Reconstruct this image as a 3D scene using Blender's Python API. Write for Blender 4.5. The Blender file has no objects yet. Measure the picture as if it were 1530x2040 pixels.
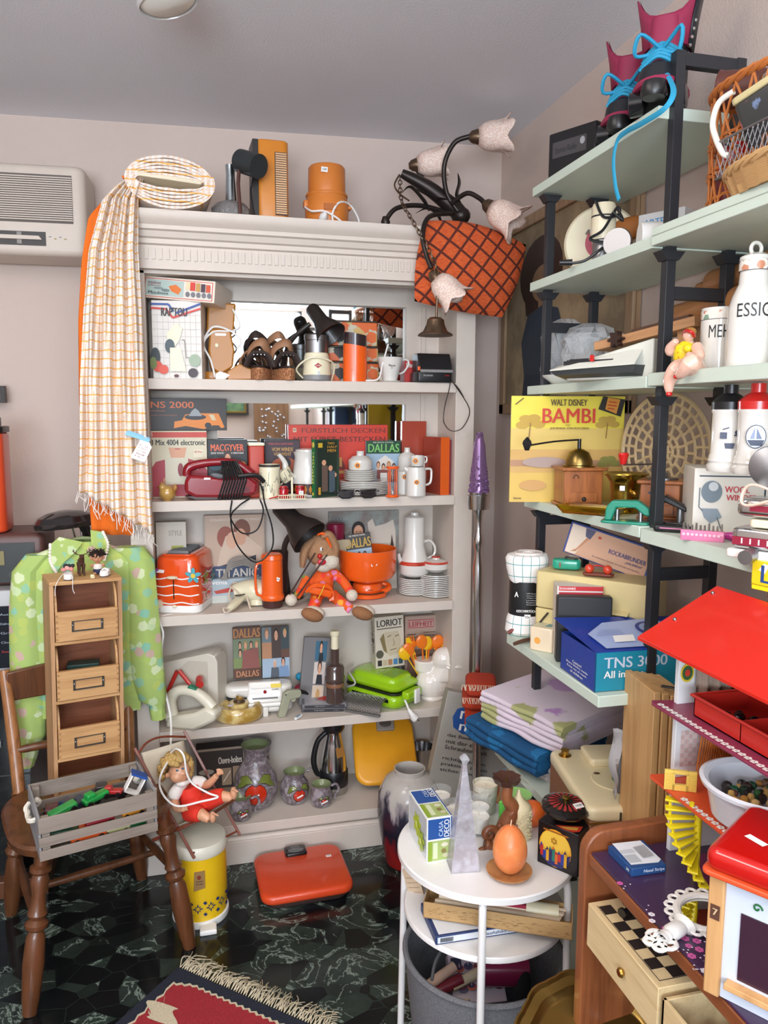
import bpy,bmesh,math,random
from math import cos,sin,radians,degrees,atan2,copysign,sqrt
from mathutils import Vector,Matrix,Euler
random.seed(7)
ru=random.uniform
PI=math.pi
SC=bpy.context.scene
COL=SC.collection
# camera
F_PX,CX,CY=1540.0,765.0,1020.0
EYE=Vector((0,0,1.55))
PITCH,YAW,ROLL=radians(7.1),radians(14.176),radians(0.25)
FW=Vector((sin(YAW)*cos(PITCH),cos(YAW)*cos(PITCH),-sin(PITCH)))
_r0=Vector((cos(YAW),-sin(YAW),0));_u0=_r0.cross(FW)
RT=_r0*cos(ROLL)+_u0*sin(ROLL);UP=RT.cross(FW)
cam=bpy.data.cameras.new('camera');co=bpy.data.objects.new('camera',cam);COL.objects.link(co)
cam.sensor_fit='HORIZONTAL';cam.sensor_width=36;cam.lens=36*F_PX/1530;cam.clip_start=.05
co.matrix_world=Matrix(((RT.x,UP.x,-FW.x,EYE.x),(RT.y,UP.y,-FW.y,EYE.y),(RT.z,UP.z,-FW.z,EYE.z),(0,0,0,1)))
SC.camera=co
SC.view_settings.view_transform='Standard';SC.view_settings.look='None'
SC.view_settings.gamma=1;SC.view_settings.use_curve_mapping=False
SC.view_settings.exposure=0.20
# light
W=bpy.data.worlds.new('world');SC.world=W;W.use_nodes=True
W.node_tree.nodes['Background'].inputs[0].default_value=(.72,.82,1,1)
W.node_tree.nodes['Background'].inputs[1].default_value=1.6
def area(name,loc,rot,sx,sy,power,col):
 l=bpy.data.lights.new(name,'AREA');l.shape='RECTANGLE';l.size=sx;l.size_y=sy;l.energy=power;l.color=col
 o=bpy.data.objects.new(name,l);COL.objects.link(o);o.location=loc;o.rotation_euler=rot;return o
area('window_daylight',(-.75,-2.02,1.5),(radians(132),0,0),1.6,1.2,125,(.78,.89,1))
area('window_daylight',(.62,-2.05,2.16),(radians(100),0,0),.95,.78,24,(.82,.91,1))
area('ceiling_lamp_panel',(.35,-.2,2.5),(0,0,0),1.5,.5,18,(1,.84,.70))  # added warm fill behind the camera; no lamp fixture hangs here
area('ceiling_lamp_panel',(-.95,.7,2.5),(0,radians(-20),0),.6,.6,13,(1,.9,.82))  # added unseen fill, brightens the right wall and the shelf sides facing left
area('ceiling_lamp_panel',(-.2,1.35,2.57),(0,0,0),.55,.3,4,(1,.88,.76))  # small added fill under the ceiling, also without a fixture
# projection helpers: a pixel of the photo meets a real plane
def at(px,py,X=None,Y=None,Z=None):
 d=FW+RT*((px-CX)/F_PX)-UP*((py-CY)/F_PX)
 t=(X-EYE.x)/d.x if X is not None else(Y-EYE.y)/d.y if Y is not None else(Z-EYE.z)/d.z
 return EYE+d*t
def bb(x0,y0,x1,y1,Y=None,Z=None,d=0.0):
 """base centre, width, height of a thing that shows in that box, front face at Y (or standing at height Z)"""
 xm=(x0+x1)/2
 if Y is None:Y=at(xm,y1,Z=Z).y
 ym=(y0+y1)/2
 a=at(x0,ym,Y=Y);b=at(x1,ym,Y=Y);t=at(xm,y0,Y=Y);lo=at(xm,y1,Y=Y)
 z=lo.z if Z is None else Z
 return Vector(((a.x+b.x)/2,Y+d/2,z)),b.x-a.x,t.z-z
 # materials
def lin(c):
 if isinstance(c,str):
  c=[int(c[i:i+2],16)/255 for i in(0,2,4)]
 return tuple([(v/12.92 if v<=.04045 else((v+.055)/1.055)**2.4)for v in c[:3]])+(1,)
class NT:
 def __init__(s,name):
  s.m=bpy.data.materials.new(name);s.m.use_nodes=True;s.t=s.m.node_tree
  s.b=s.t.nodes['Principled BSDF'];s.tc=None
 def n(s,typ,**k):
  nd=s.t.nodes.new(typ)
  for a,v in k.items():
   if a.startswith('i_'):
    key=a[2:];key=int(key)if key.isdigit()else key.replace('_',' ')
    s.put(nd.inputs[key],v)
   else:setattr(nd,a,v)
  return nd
 def put(s,sock,v):
  if isinstance(v,bpy.types.NodeSocket):s.t.links.new(v,sock)
  elif v is not None:sock.default_value=v
 def co(s,scale=(1,1,1),rot=(0,0,0)):
  if s.tc is None:s.tc=s.n('ShaderNodeTexCoord').outputs['Object']
  mp=s.n('ShaderNodeMapping');s.put(mp.inputs[0],s.tc);mp.inputs['Scale'].default_value=scale;mp.inputs['Rotation'].default_value=rot
  return mp.outputs[0]
 def math(s,op,a,b=None,c=None):
  nd=s.n('ShaderNodeMath',operation=op);s.put(nd.inputs[0],a)
  if b is not None:s.put(nd.inputs[1],b)
  if c is not None:s.put(nd.inputs[2],c)
  return nd.outputs[0]
 def noise(s,co,scale,detail=3,rough=.5,dist=0):
  nd=s.n('ShaderNodeTexNoise',i_Vector=co,i_Scale=scale,i_Detail=detail,i_Roughness=rough,i_Distortion=dist);return nd
 def mix(s,f,a,b):
  nd=s.n('ShaderNodeMix',data_type='RGBA');s.put(nd.inputs[0],f);s.put(nd.inputs[6],a);s.put(nd.inputs[7],b);return nd.outputs[2]
 def ramp(s,f,stops,interp='LINEAR'):
  nd=s.n('ShaderNodeValToRGB');s.put(nd.inputs[0],f);cr=nd.color_ramp;cr.interpolation=interp
  while len(cr.elements)<len(stops):cr.elements.new(.5)
  for e,(p,c)in zip(cr.elements,stops):e.position=p;e.color=c if len(c)==4 else tuple(c)+(1,)
  return nd.outputs[0]
 def bump(s,h,strength=.2,dist=.002):
  nd=s.n('ShaderNodeBump',i_Height=h,i_Strength=strength,i_Distance=dist);s.put(s.b.inputs['Normal'],nd.outputs[0])
 def color(s,v):s.put(s.b.inputs['Base Color'],v)
_mc={}
def M(col,rough=.5,metal=0.0,kind='plain',col2=None,scale=1.0,axis=2,bump=0.0,alpha=1.0,coat=0.0,emit=0.0,pal=None):
 key=(str(col),rough,metal,kind,str(col2),scale,axis,bump,alpha,coat,emit,str(pal))
 if key in _mc:return _mc[key]
 a=lin(col);b2=lin(col2)if col2 else tuple([v*.72 for v in a[:3]])+(1,)
 s=NT('%s_%s'%(kind,col if isinstance(col,str)else'mix'));b=s.b
 b.inputs['Roughness'].default_value=rough;b.inputs['Metallic'].default_value=metal
 if coat:b.inputs['Coat Weight'].default_value=coat;b.inputs['Coat Roughness'].default_value=.06
 if kind=='plain':
  nz=s.noise(s.co(),28*scale,3)
  s.color(s.mix(s.math('MULTIPLY',nz.outputs[0],.5),a,tuple([v*.86 for v in a[:3]])+(1,)))
  if bump:s.bump(nz.outputs[0],bump,.003)
 elif kind=='wall':
  nz=s.noise(s.co(),3,4);fn=s.noise(s.co(),160,3,.6)
  s.color(s.mix(nz.outputs[0],a,tuple([v*.93 for v in a[:3]])+(1,)));s.bump(fn.outputs[0],.35,.004)
 elif kind=='wood':
  sc=[16*scale,16*scale,16*scale];sc[axis]=1.1*scale
  nz=s.noise(s.co(tuple(sc)),2.2,5,.6,.6);fn=s.noise(s.co(tuple([v*7 for v in sc])),2,2)
  f=s.math('ADD',s.math('MULTIPLY',nz.outputs[0],.8),s.math('MULTIPLY',fn.outputs[0],.2))
  s.color(s.ramp(f,[(.3,b2),(.52,a),(.7,tuple([min(1,v*1.12)for v in a[:3]])+(1,))]));s.bump(f,.15,.001)
 elif kind=='ply':
  sc=[1,1,1];sc[axis]=300*scale
  w=s.noise(s.co(tuple(sc)),1,1);s.color(s.ramp(w.outputs[0],[(.42,b2),(.58,a)]))
 elif kind=='weave':
  c=s.co();nz=s.noise(c,30*scale,3)
  wx=s.n('ShaderNodeTexWave',i_Vector=c,i_Scale=140*scale,wave_type='BANDS',bands_direction='X');wz=s.n('ShaderNodeTexWave',i_Vector=c,i_Scale=140*scale,wave_type='BANDS',bands_direction='Z')
  f=s.math('MULTIPLY',wx.outputs[1],wz.outputs[1])
  s.color(s.mix(s.math('ADD',s.math('MULTIPLY',f,.5),s.math('MULTIPLY',nz.outputs[0],.4)),a,b2));s.bump(f,.4,.0015)
 elif kind=='felt':
  nz=s.noise(s.co(),260*scale,4,.7);s.color(s.ramp(nz.outputs[0],[(.35,b2),(.65,a)]));s.bump(nz.outputs[0],.5,.003)
 elif kind=='blotch':
  nz=s.noise(s.co(),14*scale,5,.6,.4);s.color(s.ramp(nz.outputs[0],[(.42,a),(.58,b2)]));
  if bump:s.bump(nz.outputs[0],bump,.004)
 elif kind=='floral':
  c=s.co();v=s.n('ShaderNodeTexVoronoi',i_Vector=c,i_Scale=22*scale);dst=s.n('ShaderNodeTexNoise',i_Vector=c,i_Scale=60*scale)
  r=s.math('ADD',v.outputs[0],s.math('MULTIPLY',s.math('SUBTRACT',dst.outputs[0],.5),.45))
  hue=s.n('ShaderNodeSeparateColor',i_0=v.outputs[1]).outputs[0]
  p=pal or['e59bb0','7cc4ae','dff0d8']
  pc=s.ramp(hue,[(i/len(p),lin(q))for i,q in enumerate(p)],'CONSTANT')
  f=s.ramp(r,[(.40+bump,(1,1,1,1)),(.47+bump,(0,0,0,1))])
  bg=s.mix(s.noise(c,9*scale).outputs[0],a,b2)
  s.color(s.mix(f,bg,pc))
 elif kind=='check':
 # axis: 0 lines across x and z; lines of col2 on col
  sp=s.n('ShaderNodeSeparateXYZ',i_0=s.co((scale,scale,scale)))
  def line(q,w):return s.math('LESS_THAN',s.math('FRACT',q),w)
  f=s.math('MAXIMUM',line(sp.outputs[0],.09),line(sp.outputs[2],.09));s.color(s.mix(f,a,b2))
  nz=s.noise(s.co(),300,2);s.bump(nz.outputs[0],.3,.001)
 elif kind=='glaze':
  nz=s.noise(s.co(),20*scale,5,.65,.5);s.color(s.ramp(nz.outputs[0],[(.4,a),(.5,b2),(.6,a)]))
  s.bump(nz.outputs[0],.3,.003)
 elif kind=='glass':
  s.color(a);b.inputs['Transmission Weight'].default_value=1;b.inputs['IOR'].default_value=1.3 if scale==1 else scale
 elif kind=='film':
  s.color(a);b.inputs['Alpha'].default_value=alpha
  nz=s.noise(s.co(),45,4,.6,.8);s.bump(nz.outputs[0],1,.01)
 elif kind=='gloss':
  s.color(a)
 elif kind=='emit':
  s.color(a);b.inputs['Emission Color'].default_value=a;b.inputs['Emission Strength'].default_value=emit
 elif kind=='speck':
  v=s.noise(s.co(),200*scale,2);s.color(s.ramp(v.outputs[0],[(.48,a),(.56,b2)]));s.bump(v.outputs[0],.7,.002)
 elif kind=='hstripe':
  sp=s.n('ShaderNodeSeparateXYZ',i_0=s.co((scale,scale,scale)))
  s.color(s.mix(s.math('LESS_THAN',s.math('FRACT',sp.outputs[axis]),.4),a,b2))
 _mc[key]=s.m
 return s.m
def C(col,rough=.45,**k):return M(col,rough,**k)
# mesh accumulator
def TR(x=0,y=0,z=0,rx=0,ry=0,rz=0):
 return Matrix.Translation((x,y,z))@Euler((radians(rx),radians(ry),radians(rz))).to_matrix().to_4x4()
def catmull(pts,k=6):
 P=[Vector(p)for p in pts]
 if len(P)<3:return P
 out=[]
 for i in range(len(P)-1):
  p0=P[max(i-1,0)];p1=P[i];p2=P[i+1];p3=P[min(i+2,len(P)-1)]
  for j in range(k):
   t=j/k
   out.append(.5*((2*p1)+(p2-p0)*t+(2*p0-5*p1+4*p2-p3)*t*t+(3*p1-p0-3*p2+p3)*t**3))
 out.append(P[-1]);return out
_tx={}
def text_mesh(st):
 if st not in _tx:
  cu=bpy.data.curves.new('t','FONT');cu.body=st;cu.resolution_u=3
  ob=bpy.data.objects.new('t',cu);me=bpy.data.meshes.new_from_object(ob)
  vs=[(v.co.x,v.co.y)for v in me.vertices];fs=[tuple(p.vertices)for p in me.polygons]
  bpy.data.objects.remove(ob);bpy.data.meshes.remove(me);bpy.data.curves.remove(cu);_tx[st]=(vs,fs)
 return _tx[st]
class G:
 def __init__(s):s.v=[];s.f=[];s.mi=[];s.ms=[];s.T=Matrix.Identity(4);s.e=.0004
 def add(s,vs,fs,m):
  if m not in s.ms:s.ms.append(m)
  k=s.ms.index(m);b=len(s.v)
  s.v+=[s.T@Vector(v)for v in vs]
  for f in fs:s.f.append(tuple(i+b for i in f));s.mi.append(k)
  return s
 def bx(s,x0,x1,y0,y1,z0,z1,m):
  return s.add([(x,y,z)for x in(x0,x1)for y in(y0,y1)for z in(z0,z1)],[(0,1,3,2),(4,6,7,5),(0,4,5,1),(2,3,7,6),(0,2,6,4),(1,5,7,3)],m)
 def cb(s,x,y,z,w,d,h,m):return s.bx(x-w/2,x+w/2,y-d/2,y+d/2,z,z+h,m)
 def loft(s,rings,m,c0=True,c1=True,closed=False):
  n=len(rings[0]);vs=[p for r in rings for p in r];fs=[]
  R=len(rings)
  for i in range(R if closed else R-1):
   a=i*n;b=((i+1)%R)*n
   for j in range(n):fs.append((a+j,a+(j+1)%n,b+(j+1)%n,b+j))
  if not closed:
   if c0:fs.append(tuple(range(n-1,-1,-1)))
   if c1:fs.append(tuple((R-1)*n+j for j in range(n)))
  return s.add(vs,fs,m)
 def lathe(s,prof,m,n=28,sx=1,sy=1,c=(0,0,0),c0=True,c1=True):
  rings=[[(c[0]+r*sx*cos(2*PI*j/n),c[1]+r*sy*sin(2*PI*j/n),c[2]+z)for j in range(n)]for r,z in[(max(r,1e-4),z)for r,z in prof]]
  return s.loft(rings,m,c0,c1)
 def tube(s,pts,r,m,n=8,sm=0,closed=False,flat=1.0):
  P=catmull(pts,sm)if sm else[Vector(p)for p in pts]
  N=len(P);rr=[r]*N if not isinstance(r,(list,tuple))else[r[min(int(i*(len(r)-1)/(N-1)),len(r)-1)]*(1-((i*(len(r)-1)/(N-1))%1))+r[min(int(i*(len(r)-1)/(N-1))+1,len(r)-1)]*((i*(len(r)-1)/(N-1))%1)for i in range(N)]
  rings=[];up=None
  for i in range(N):
   d=(P[(i+1)%N if closed else min(i+1,N-1)]-P[(i-1)%N if closed else max(i-1,0)])
   d=d.normalized()if d.length>1e-9 else Vector((0,0,1))
   if up is None:up=Vector((0,0,1))if abs(d.z)<.9 else Vector((1,0,0))
   a=d.cross(up);a=a.normalized()if a.length>1e-6 else Vector((1,0,0));up=a.cross(d).normalized()
   rings.append([tuple(P[i]+a*(rr[i]*cos(2*PI*j/n))+up*(rr[i]*flat*sin(2*PI*j/n)))for j in range(n)])
  return s.loft(rings,m,closed=closed)
 def cyl(s,a,b,r1,m,r2=None,n=16):
  return s.tube([a,b],[r1,r1 if r2 is None else r2],m,n)
 def ell(s,c,r,m,n=14,rot=None):
  if isinstance(r,(int,float)):r=(r,r,r)
  R=Euler([radians(q)for q in rot]).to_matrix()if rot else None;rings=[]
  for i in range(n//2+1):
   a=PI*i/(n//2);q=max(sin(a),.01)
   ring=[Vector((r[0]*q*cos(2*PI*j/n),r[1]*q*sin(2*PI*j/n),-r[2]*cos(a)))for j in range(n)]
   rings.append([tuple(Vector(c)+(R@p if R else p))for p in ring])
  return s.loft(rings,m)
 def prism(s,pts,y0,y1,m):
  n=len(pts);return s.loft([[(x,y0,z)for x,z in pts],[(x,y1,z)for x,z in pts]],m)
 def prz(s,pts,z0,z1,m):
  return s.loft([[(x,y,z0)for x,y in pts],[(x,y,z1)for x,y in pts]],m)
 def rb(s,x,y,z,w,d,h,m,r=.01,e=.004,n=5,tw=1,td=1):
  def ring(ww,dd,zz,rr):
   rr=max(min(rr,ww/2-1e-4,dd/2-1e-4),1e-4);o=[]
   for cx_,cy_,a0 in((ww/2-rr,dd/2-rr,0),(-ww/2+rr,dd/2-rr,90),(-ww/2+rr,-dd/2+rr,180),(ww/2-rr,-dd/2+rr,270)):
    for k in range(n+1):
     a=radians(a0+90*k/n);o.append((x+cx_+rr*cos(a),y+cy_+rr*sin(a),zz))
   return o
  rg=[]
  for k in range(4):
   a=PI/2*k/3;i=e*(1-sin(a));rg.append(ring(w-2*i,d-2*i,z+e*(1-cos(a)),r))
  for k in range(4):
   a=PI/2*k/3;i=e*(1-cos(a));rg.append(ring(w*tw-2*i,d*td-2*i,z+h-e*(1-sin(a)),r))
  return s.loft(rg,m)
 def fp(s,pts,m):
  y=-s.e;s.e+=.00025;return s.add([(x,y,z)for x,z in pts],[tuple(range(len(pts)))],m)
 def text(s,st,x0,x1,z0,z1,m):
  vs,fs=text_mesh(st)
  if not vs:return s
  a=min(v[0]for v in vs);b=max(v[0]for v in vs);c=min(v[1]for v in vs);d=max(v[1]for v in vs);y=-s.e;s.e+=.00025
  for sh in((0,(z1-z0)*.05)if z1-z0>.005 else(0,)):s.add([(x0+sh+(v[0]-a)/(b-a)*(x1-x0),y-sh*.002,z0+(v[1]-c)/max(d-c,1e-6)*(z1-z0))for v in vs],fs,m)
  return s
 def cover(s,w,h,items):
  X=lambda u:-w/2+u*w
  Z=lambda v:h*(1-v)
  for it in items:
   k=it[0]
   if k=='r':_,a,b,c,d,m=it;s.fp([(X(a),Z(d)),(X(c),Z(d)),(X(c),Z(b)),(X(a),Z(b))],m)
   elif k=='e':_,a,b,c,d,m=it;s.fp([(X(a+c*cos(2*PI*j/20)),Z(b+d*sin(2*PI*j/20)))for j in range(20)],m)
   elif k=='p':s.fp([(X(a),Z(b))for a,b in it[1]],it[2])
   elif k=='t':_,st,a,b,c,d,m=it;s.text(st,X(a),X(c),Z(d),Z(b),m)
   elif k=='l':
    _,pts,wd,m=it
    for(a,b),(c,d)in zip(pts,pts[1:]):
     p=Vector((X(a),Z(b)));q=Vector((X(c),Z(d)));t=(q-p);t=Vector((-t.y,t.x)).normalized()*wd*w/2
     s.fp([tuple(p-t),tuple(q-t),tuple(q+t),tuple(p+t)],m)
  return s
 def obj(s,name,parent=None,bev=0,remesh=0,sub=0,loc=None,sharp=38):
  me=bpy.data.meshes.new(name);me.from_pydata([tuple(v)for v in s.v],[],s.f)
  for m in s.ms:me.materials.append(m)
  me.polygons.foreach_set('material_index',s.mi)
  bm=bmesh.new();bm.from_mesh(me);bmesh.ops.recalc_face_normals(bm,faces=bm.faces[:]);bm.to_mesh(me);bm.free()
  me.polygons.foreach_set('use_smooth',[True]*len(me.polygons));me.set_sharp_from_angle(angle=radians(sharp))
  o=bpy.data.objects.new(name,me);COL.objects.link(o)
  if parent:o.parent=parent
  if loc is not None:o.location=loc
  if remesh:q=o.modifiers.new('r','REMESH');q.mode='VOXEL';q.voxel_size=remesh;q.use_smooth_shade=True;q=o.modifiers.new('s','SMOOTH');q.iterations=4;q.factor=.5
  if sub:q=o.modifiers.new('u','SUBSURF');q.levels=sub;q.render_levels=sub
  if bev:q=o.modifiers.new('b','BEVEL');q.width=bev;q.segments=2;q.limit_method='ANGLE';q.harden_normals=False
  return o
def tag(o,label,cat,group=None):
 o['label']=label;o['category']=cat
 if group:o['group']=group
 return o
def thing(name,label,cat,loc,rz=0,group=None,rx=0,ry=0):
 o=bpy.data.objects.new(name,None);COL.objects.link(o);o.empty_display_size=.03
 o.location=loc;o.rotation_euler=(radians(rx),radians(ry),radians(rz));return tag(o,label,cat,group)
def struct(g,name,parent=None,**k):
 o=g.obj(name,parent,**k)
 if not parent:o['kind']='structure'
 return o
def plab(o,label):o['label']=label;return o
def carton(name,label,cat,loc,w,d,h,m,rz=0,rx=0,ry=0,front=None,left=None,right=None,top=None,spine=None,group=None,body='body',bev=.0012,pf='printed_front'):
 t=thing(name,label,cat,loc,rz,group,rx,ry)
 G().bx(-w/2,w/2,-d/2,d/2,0,h,m).obj(body,t,bev=bev)
 for nm,items,T,ww,hh in((pf,front,TR(0,-d/2,0),w,h),('printed_side',left,TR(-w/2,0,0,rz=-90),d,h),('printed_side',right,TR(w/2,0,0,rz=90),d,h),('printed_top',top,TR(0,-d/2,h,rx=-90),w,d)):
  if items:g=G();g.T=T;g.cover(ww,hh,items);g.obj(nm,t)
 return t
def dup(root,loc,rz=None,label=None,rot=None):
 r=root.copy();COL.objects.link(r);r.location=loc
 if rz is not None:r.rotation_euler=(0,0,radians(rz))
 if rot:r.rotation_euler=[radians(q)for q in rot]
 if label:r['label']=label
 for ch in list(root.children):
  c=ch.copy();COL.objects.link(c);c.parent=r
  for gch in ch.children:dd=gch.copy();COL.objects.link(dd);dd.parent=c
 return r
def sticker(parent,x,z,y,w=.014,h=.009,rot=0,T=None):
 g=G();g.T=(T or TR(x,y,z,ry=rot));g.bx(-w/2,w/2,-.0006,.0004,-h/2,h/2,WH2)
 g.T=g.T@TR(0,-.0006,0)
 g.text('5,00',-w*.3,w*.3,-h*.22,h*.22,INK);return g.obj('price_sticker',parent)
WHT=C('e2dad0',.45);WH2=C('f4f2ee',.5);INK=C('262628',.5);BLK=C('1b1b1d',.35);BLKG=M('17171a',.22,coat=.3);CHR=M('cfd0d2',.16,1.0,'gloss');STEEL=M('96979a',.38,1.0,'gloss')
BRASS=M('b48f45',.28,1.0,'gloss');ORG=M('f4621a',.28,coat=.4);RED=M('c81f1c',.3,coat=.3);CREAM=M('efe6c6',.35,coat=.15);GOLD=C('d9a441');MINT=M('d0ded0',.45)
SKIN=C('e2a988',.5);SKN2=C('c98c6d',.5)
# setting
WALLM=M('d8c5ba',.9,kind='wall');CEIL=M('ededf2',.9,kind='wall')
def marble():
 s=NT('green_marble');c=s.co()
 v=s.n('ShaderNodeTexVoronoi',i_Vector=s.co((1,1.3,1)),i_Scale=12);e=s.n('ShaderNodeTexVoronoi',i_Vector=s.co((1,1.3,1)),i_Scale=12,feature='DISTANCE_TO_EDGE')
 nz=s.noise(c,12,8,.7,1.6);vn=s.noise(c,6,6,.6,2.2)
 r=s.n('ShaderNodeSeparateColor',i_0=v.outputs[1]).outputs[0]
 base=s.mix(nz.outputs[0],lin('15181a'),lin('3a473f'))
 base=s.mix(s.ramp(r,[(.35,(1,1,1,1)),(.55,(0,0,0,1))]),base,lin('111416'))
 vein=s.ramp(vn.outputs[0],[(.478,(0,0,0,1)),(.5,(1,1,1,1)),(.522,(0,0,0,1))])
 vein=s.math('MULTIPLY',vein,s.math('GREATER_THAN',r,.4))
 base=s.mix(s.math('MULTIPLY',vein,.7),base,lin('9fb0a2'))
 s.color(s.mix(s.math('LESS_THAN',e.outputs[0],.012),base,lin('26302b')))
 s.b.inputs['Roughness'].default_value=.16;return s.m
g=G();g.bx(-2.4,1.6,-2.6,3.5,-.1,0,marble());struct(g,'floor')
g=G();g.bx(-2.4,1.6,-2.6,3.6,2.6,2.7,CEIL);struct(g,'ceiling')
g=G();g.prz([(-2.4,3.26),(1.6,2.955),(1.6,3.15),(-2.4,3.45)],0,2.6,WALLM);struct(g,'wall_back')
g=G();g.bx(1.226,1.4,-2.6,3.0,0,2.6,WALLM);struct(g,'wall_right')
g=G();g.bx(-2.4,-2.25,-2.6,3.3,0,2.6,WALLM);struct(g,'wall_left')
g=G();wy=-2.1
for a in((-2.4,-1.6,0,2.6),(1.12,1.3,0,2.6),(-1.6,.1,0,.9),(.1,1.12,0,1.75),(.05,.13,.9,2.6),(-1.6,1.12,2.57,2.6)):g.bx(a[0],a[1],wy-.2,wy,a[2],a[3],WALLM)
struct(g,'wall_front')
g=G()
for x in(-1.6,-.78,.01):g.bx(x,x+.04,wy-.1,wy-.05,.9,2.58,WHT)
g.bx(-1.6,.05,wy-.1,wy-.05,.88,.94,WHT).bx(-1.6,.05,wy-.1,wy-.05,2.53,2.58,WHT);struct(g,'window_1')
g=G();g.bx(.13,.17,wy-.1,wy-.05,1.75,2.58,WHT).bx(1.08,1.12,wy-.1,wy-.05,1.75,2.58,WHT).bx(.13,1.12,wy-.1,wy-.05,1.73,1.78,WHT).bx(.13,1.12,wy-.1,wy-.05,2.53,2.58,WHT);struct(g,'window_2')
# white built-in shelf unit
UW=M('d8ccc0',.5,kind='plain');UY=2.6
S1,S2,S3,S4,S5,TOP=1.665,1.270,.887,.488,.145,2.165
u=thing('shelf_unit','white painted shelf unit with carved cornice and mirrored back','shelf unit',(.4,2.72,0))
def U(name,fn,**k):
 g=G();g.T=TR(-.4,-2.72,0);fn(g);return g.obj(name,u,**k)
U('side_panel',lambda g:g.bx(.915,.985,2.6,2.96,0,2.0,UW),bev=.002)
U('side_panel',lambda g:g.bx(-.19,-.12,2.6,3.0,0,2.0,UW),bev=.002)
for z in(S1,S2,S3,S4,S5):
 zz=z
 U('shelf',lambda g:g.bx(-.12,.915,2.595 if zz>.2 else 2.56,2.86,zz-.034,zz,UW),bev=.0015)
U('header',lambda g:g.bx(-.19,.985,2.6,2.66,1.99,2.06,UW))
U('inner_frame',lambda g:(g.bx(.1,.79,2.802,2.84,1.945,2.02,UW),g.bx(.1,.79,2.802,2.84,1.592,1.632,UW),g.bx(.79,.915,2.80,2.84,1.27,2.02,UW),g.bx(-.12,.1,2.80,2.84,1.27,2.02,UW),g.bx(.845,.86,2.792,2.80,1.27,1.95,UW)))
U('back_panel',lambda g:g.bx(-.12,.915,2.85,2.87,0,2.1,UW))
MIR=M('e8ecec',.02,1.0,'gloss')
for z0,z1 in((1.665,1.945),(1.27,1.592)):
 U('mirror',lambda g:g.bx(.1,.79,2.826,2.832,z0,z1,MIR))
def corn(g):
 prof=[(2.66,2.0),(2.572,2.0),(2.572,2.07),(2.562,2.074),(2.562,2.088),(2.552,2.092),(2.545,2.108),(2.535,2.112),(2.535,2.124),(2.52,2.136),(2.512,2.15),(2.512,2.165),(2.66,2.165)]
 g.loft([[(x,y,z)for y,z in prof]for x in(-.22,.76)],UW)
 x=-.2
 while x<.75:
  g.bx(x,x+.011,2.567,2.574,2.028,2.062,UW);x+=.021
 g.bx(-.22,.985,2.6,2.98,2.12,2.165,UW)
U('cornice',corn)
U('plinth',lambda g:(g.bx(-.19,.985,2.58,2.86,0,.111,UW),g.bx(-.19,.985,2.56,2.6,.0,.085,UW),g.tube([(-.19,2.572,.088),(.985,2.572,.088)],.012,UW,8)),bev=.002)
# mint and black metal rack on the right wall
RK=M('23252a',.45);
r=thing('shelving_rack','black metal rack with pale mint green shelf boards','shelf rack',(1.08,1.2,0))
def R(name,fn,**k):
 g=G();g.T=TR(-1.08,-1.2,0);fn(g);return g.obj(name,r,**k)
for y,zt in((2.0,2.13),(1.445,2.27),(.3,2.27),(-.8,2.27)):
 for x in(.965,1.105):
  R('post',lambda g:g.bx(x-.0105,x+.0105,y-.0105,y+.0105,0,zt if(x<1 or zt<2.2)else 2.27,RK),bev=.001)
 for z in((1.78,1.245,.7)if y>1.9 else(2.242,1.79,1.20,.6)):
  R('crossbar',lambda g:g.bx(.965,1.105,y-.009,y+.009,z,z+.026,RK),bev=.001)
 for z in(2.14,1.885,1.592,1.285):
  if y<1.9 and z>2:continue
  for x in(.965,1.105):R('bracket',lambda g:g.prism([(x-.028,z),(x+.028,z),(x+.014,z-.018),(x-.014,z-.018)],y-.015,y+.015,RK))
SA=(1.452,2.04)
for z0,t,x0 in((2.145,.024,.93),(1.893,.024,.93),(1.61,.024,.93),(1.293,.024,.93)):
 R('shelf_board',lambda g:g.bx(x0,1.2,SA[0],SA[1],z0,z0+t,MINT),bev=.0015)
for z0,t,x0 in((1.895,.019,.925),(1.914,.017,.925),(1.613,.027,.93),(1.285,.03,.93)):
 R('shelf_board',lambda g:g.bx(x0,1.2,-1.6,1.448,z0,z0+t,MINT),bev=.0015)
R('shelf_board',lambda g:g.bx(.83,1.2,1.42,1.91,.935,.96,MINT),bev=.0015)
R('shelf_board',lambda g:g.bx(.87,1.2,1.0,2.07,.54,.565,MINT),bev=.0015)
R('shelf_board',lambda g:g.bx(.9,1.2,.9,2.0,.12,.145,MINT),bev=.0015)
R1,R2A,R2B,R3,R3B,R4,R4B,R5,R6=2.169,1.917,1.931,1.634,1.64,1.317,1.315,.96,.565
# air conditioner
ACW=M('d9cbbd',.5);L=at(165,440,Y=2.95)
t=thing('air_conditioner','beige wall air conditioner with ribbed grille at left','air conditioner',(-.70,3.10,2.08),rz=-4.2)
g=G();g.T=TR(0,-.1,0);g.rb(0,0,0,.80,.2,.295,ACW,r=.03,e=.02);g.obj('housing',t)
g=G()
for i in range(20):g.bx(-.38,.36,-.2075,-.1985,.112+i*.0072,.1155+i*.0072,ACW)
g.bx(-.38,.36,-.2015,-.1995,.105,.26,M('6b625c',.7));g.obj('intake_grille',t)
g=G();g.bx(-.38,.27,-.2025,-.199,.03,.075,M('4e4a48',.6));
g.prism([(-.37,.048),(.26,.048),(.25,.06),(-.37,.062)],-.212,-.203,ACW);g.obj('air_outlet',t)
for i in range(7):G().bx(-.3+i*.08,-.285+i*.08,-.206,-.201,.034,.072,M('8f8a84',.3)).obj('vane',t)
g=G();g.T=TR(.31,-.2005,.055)
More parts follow.
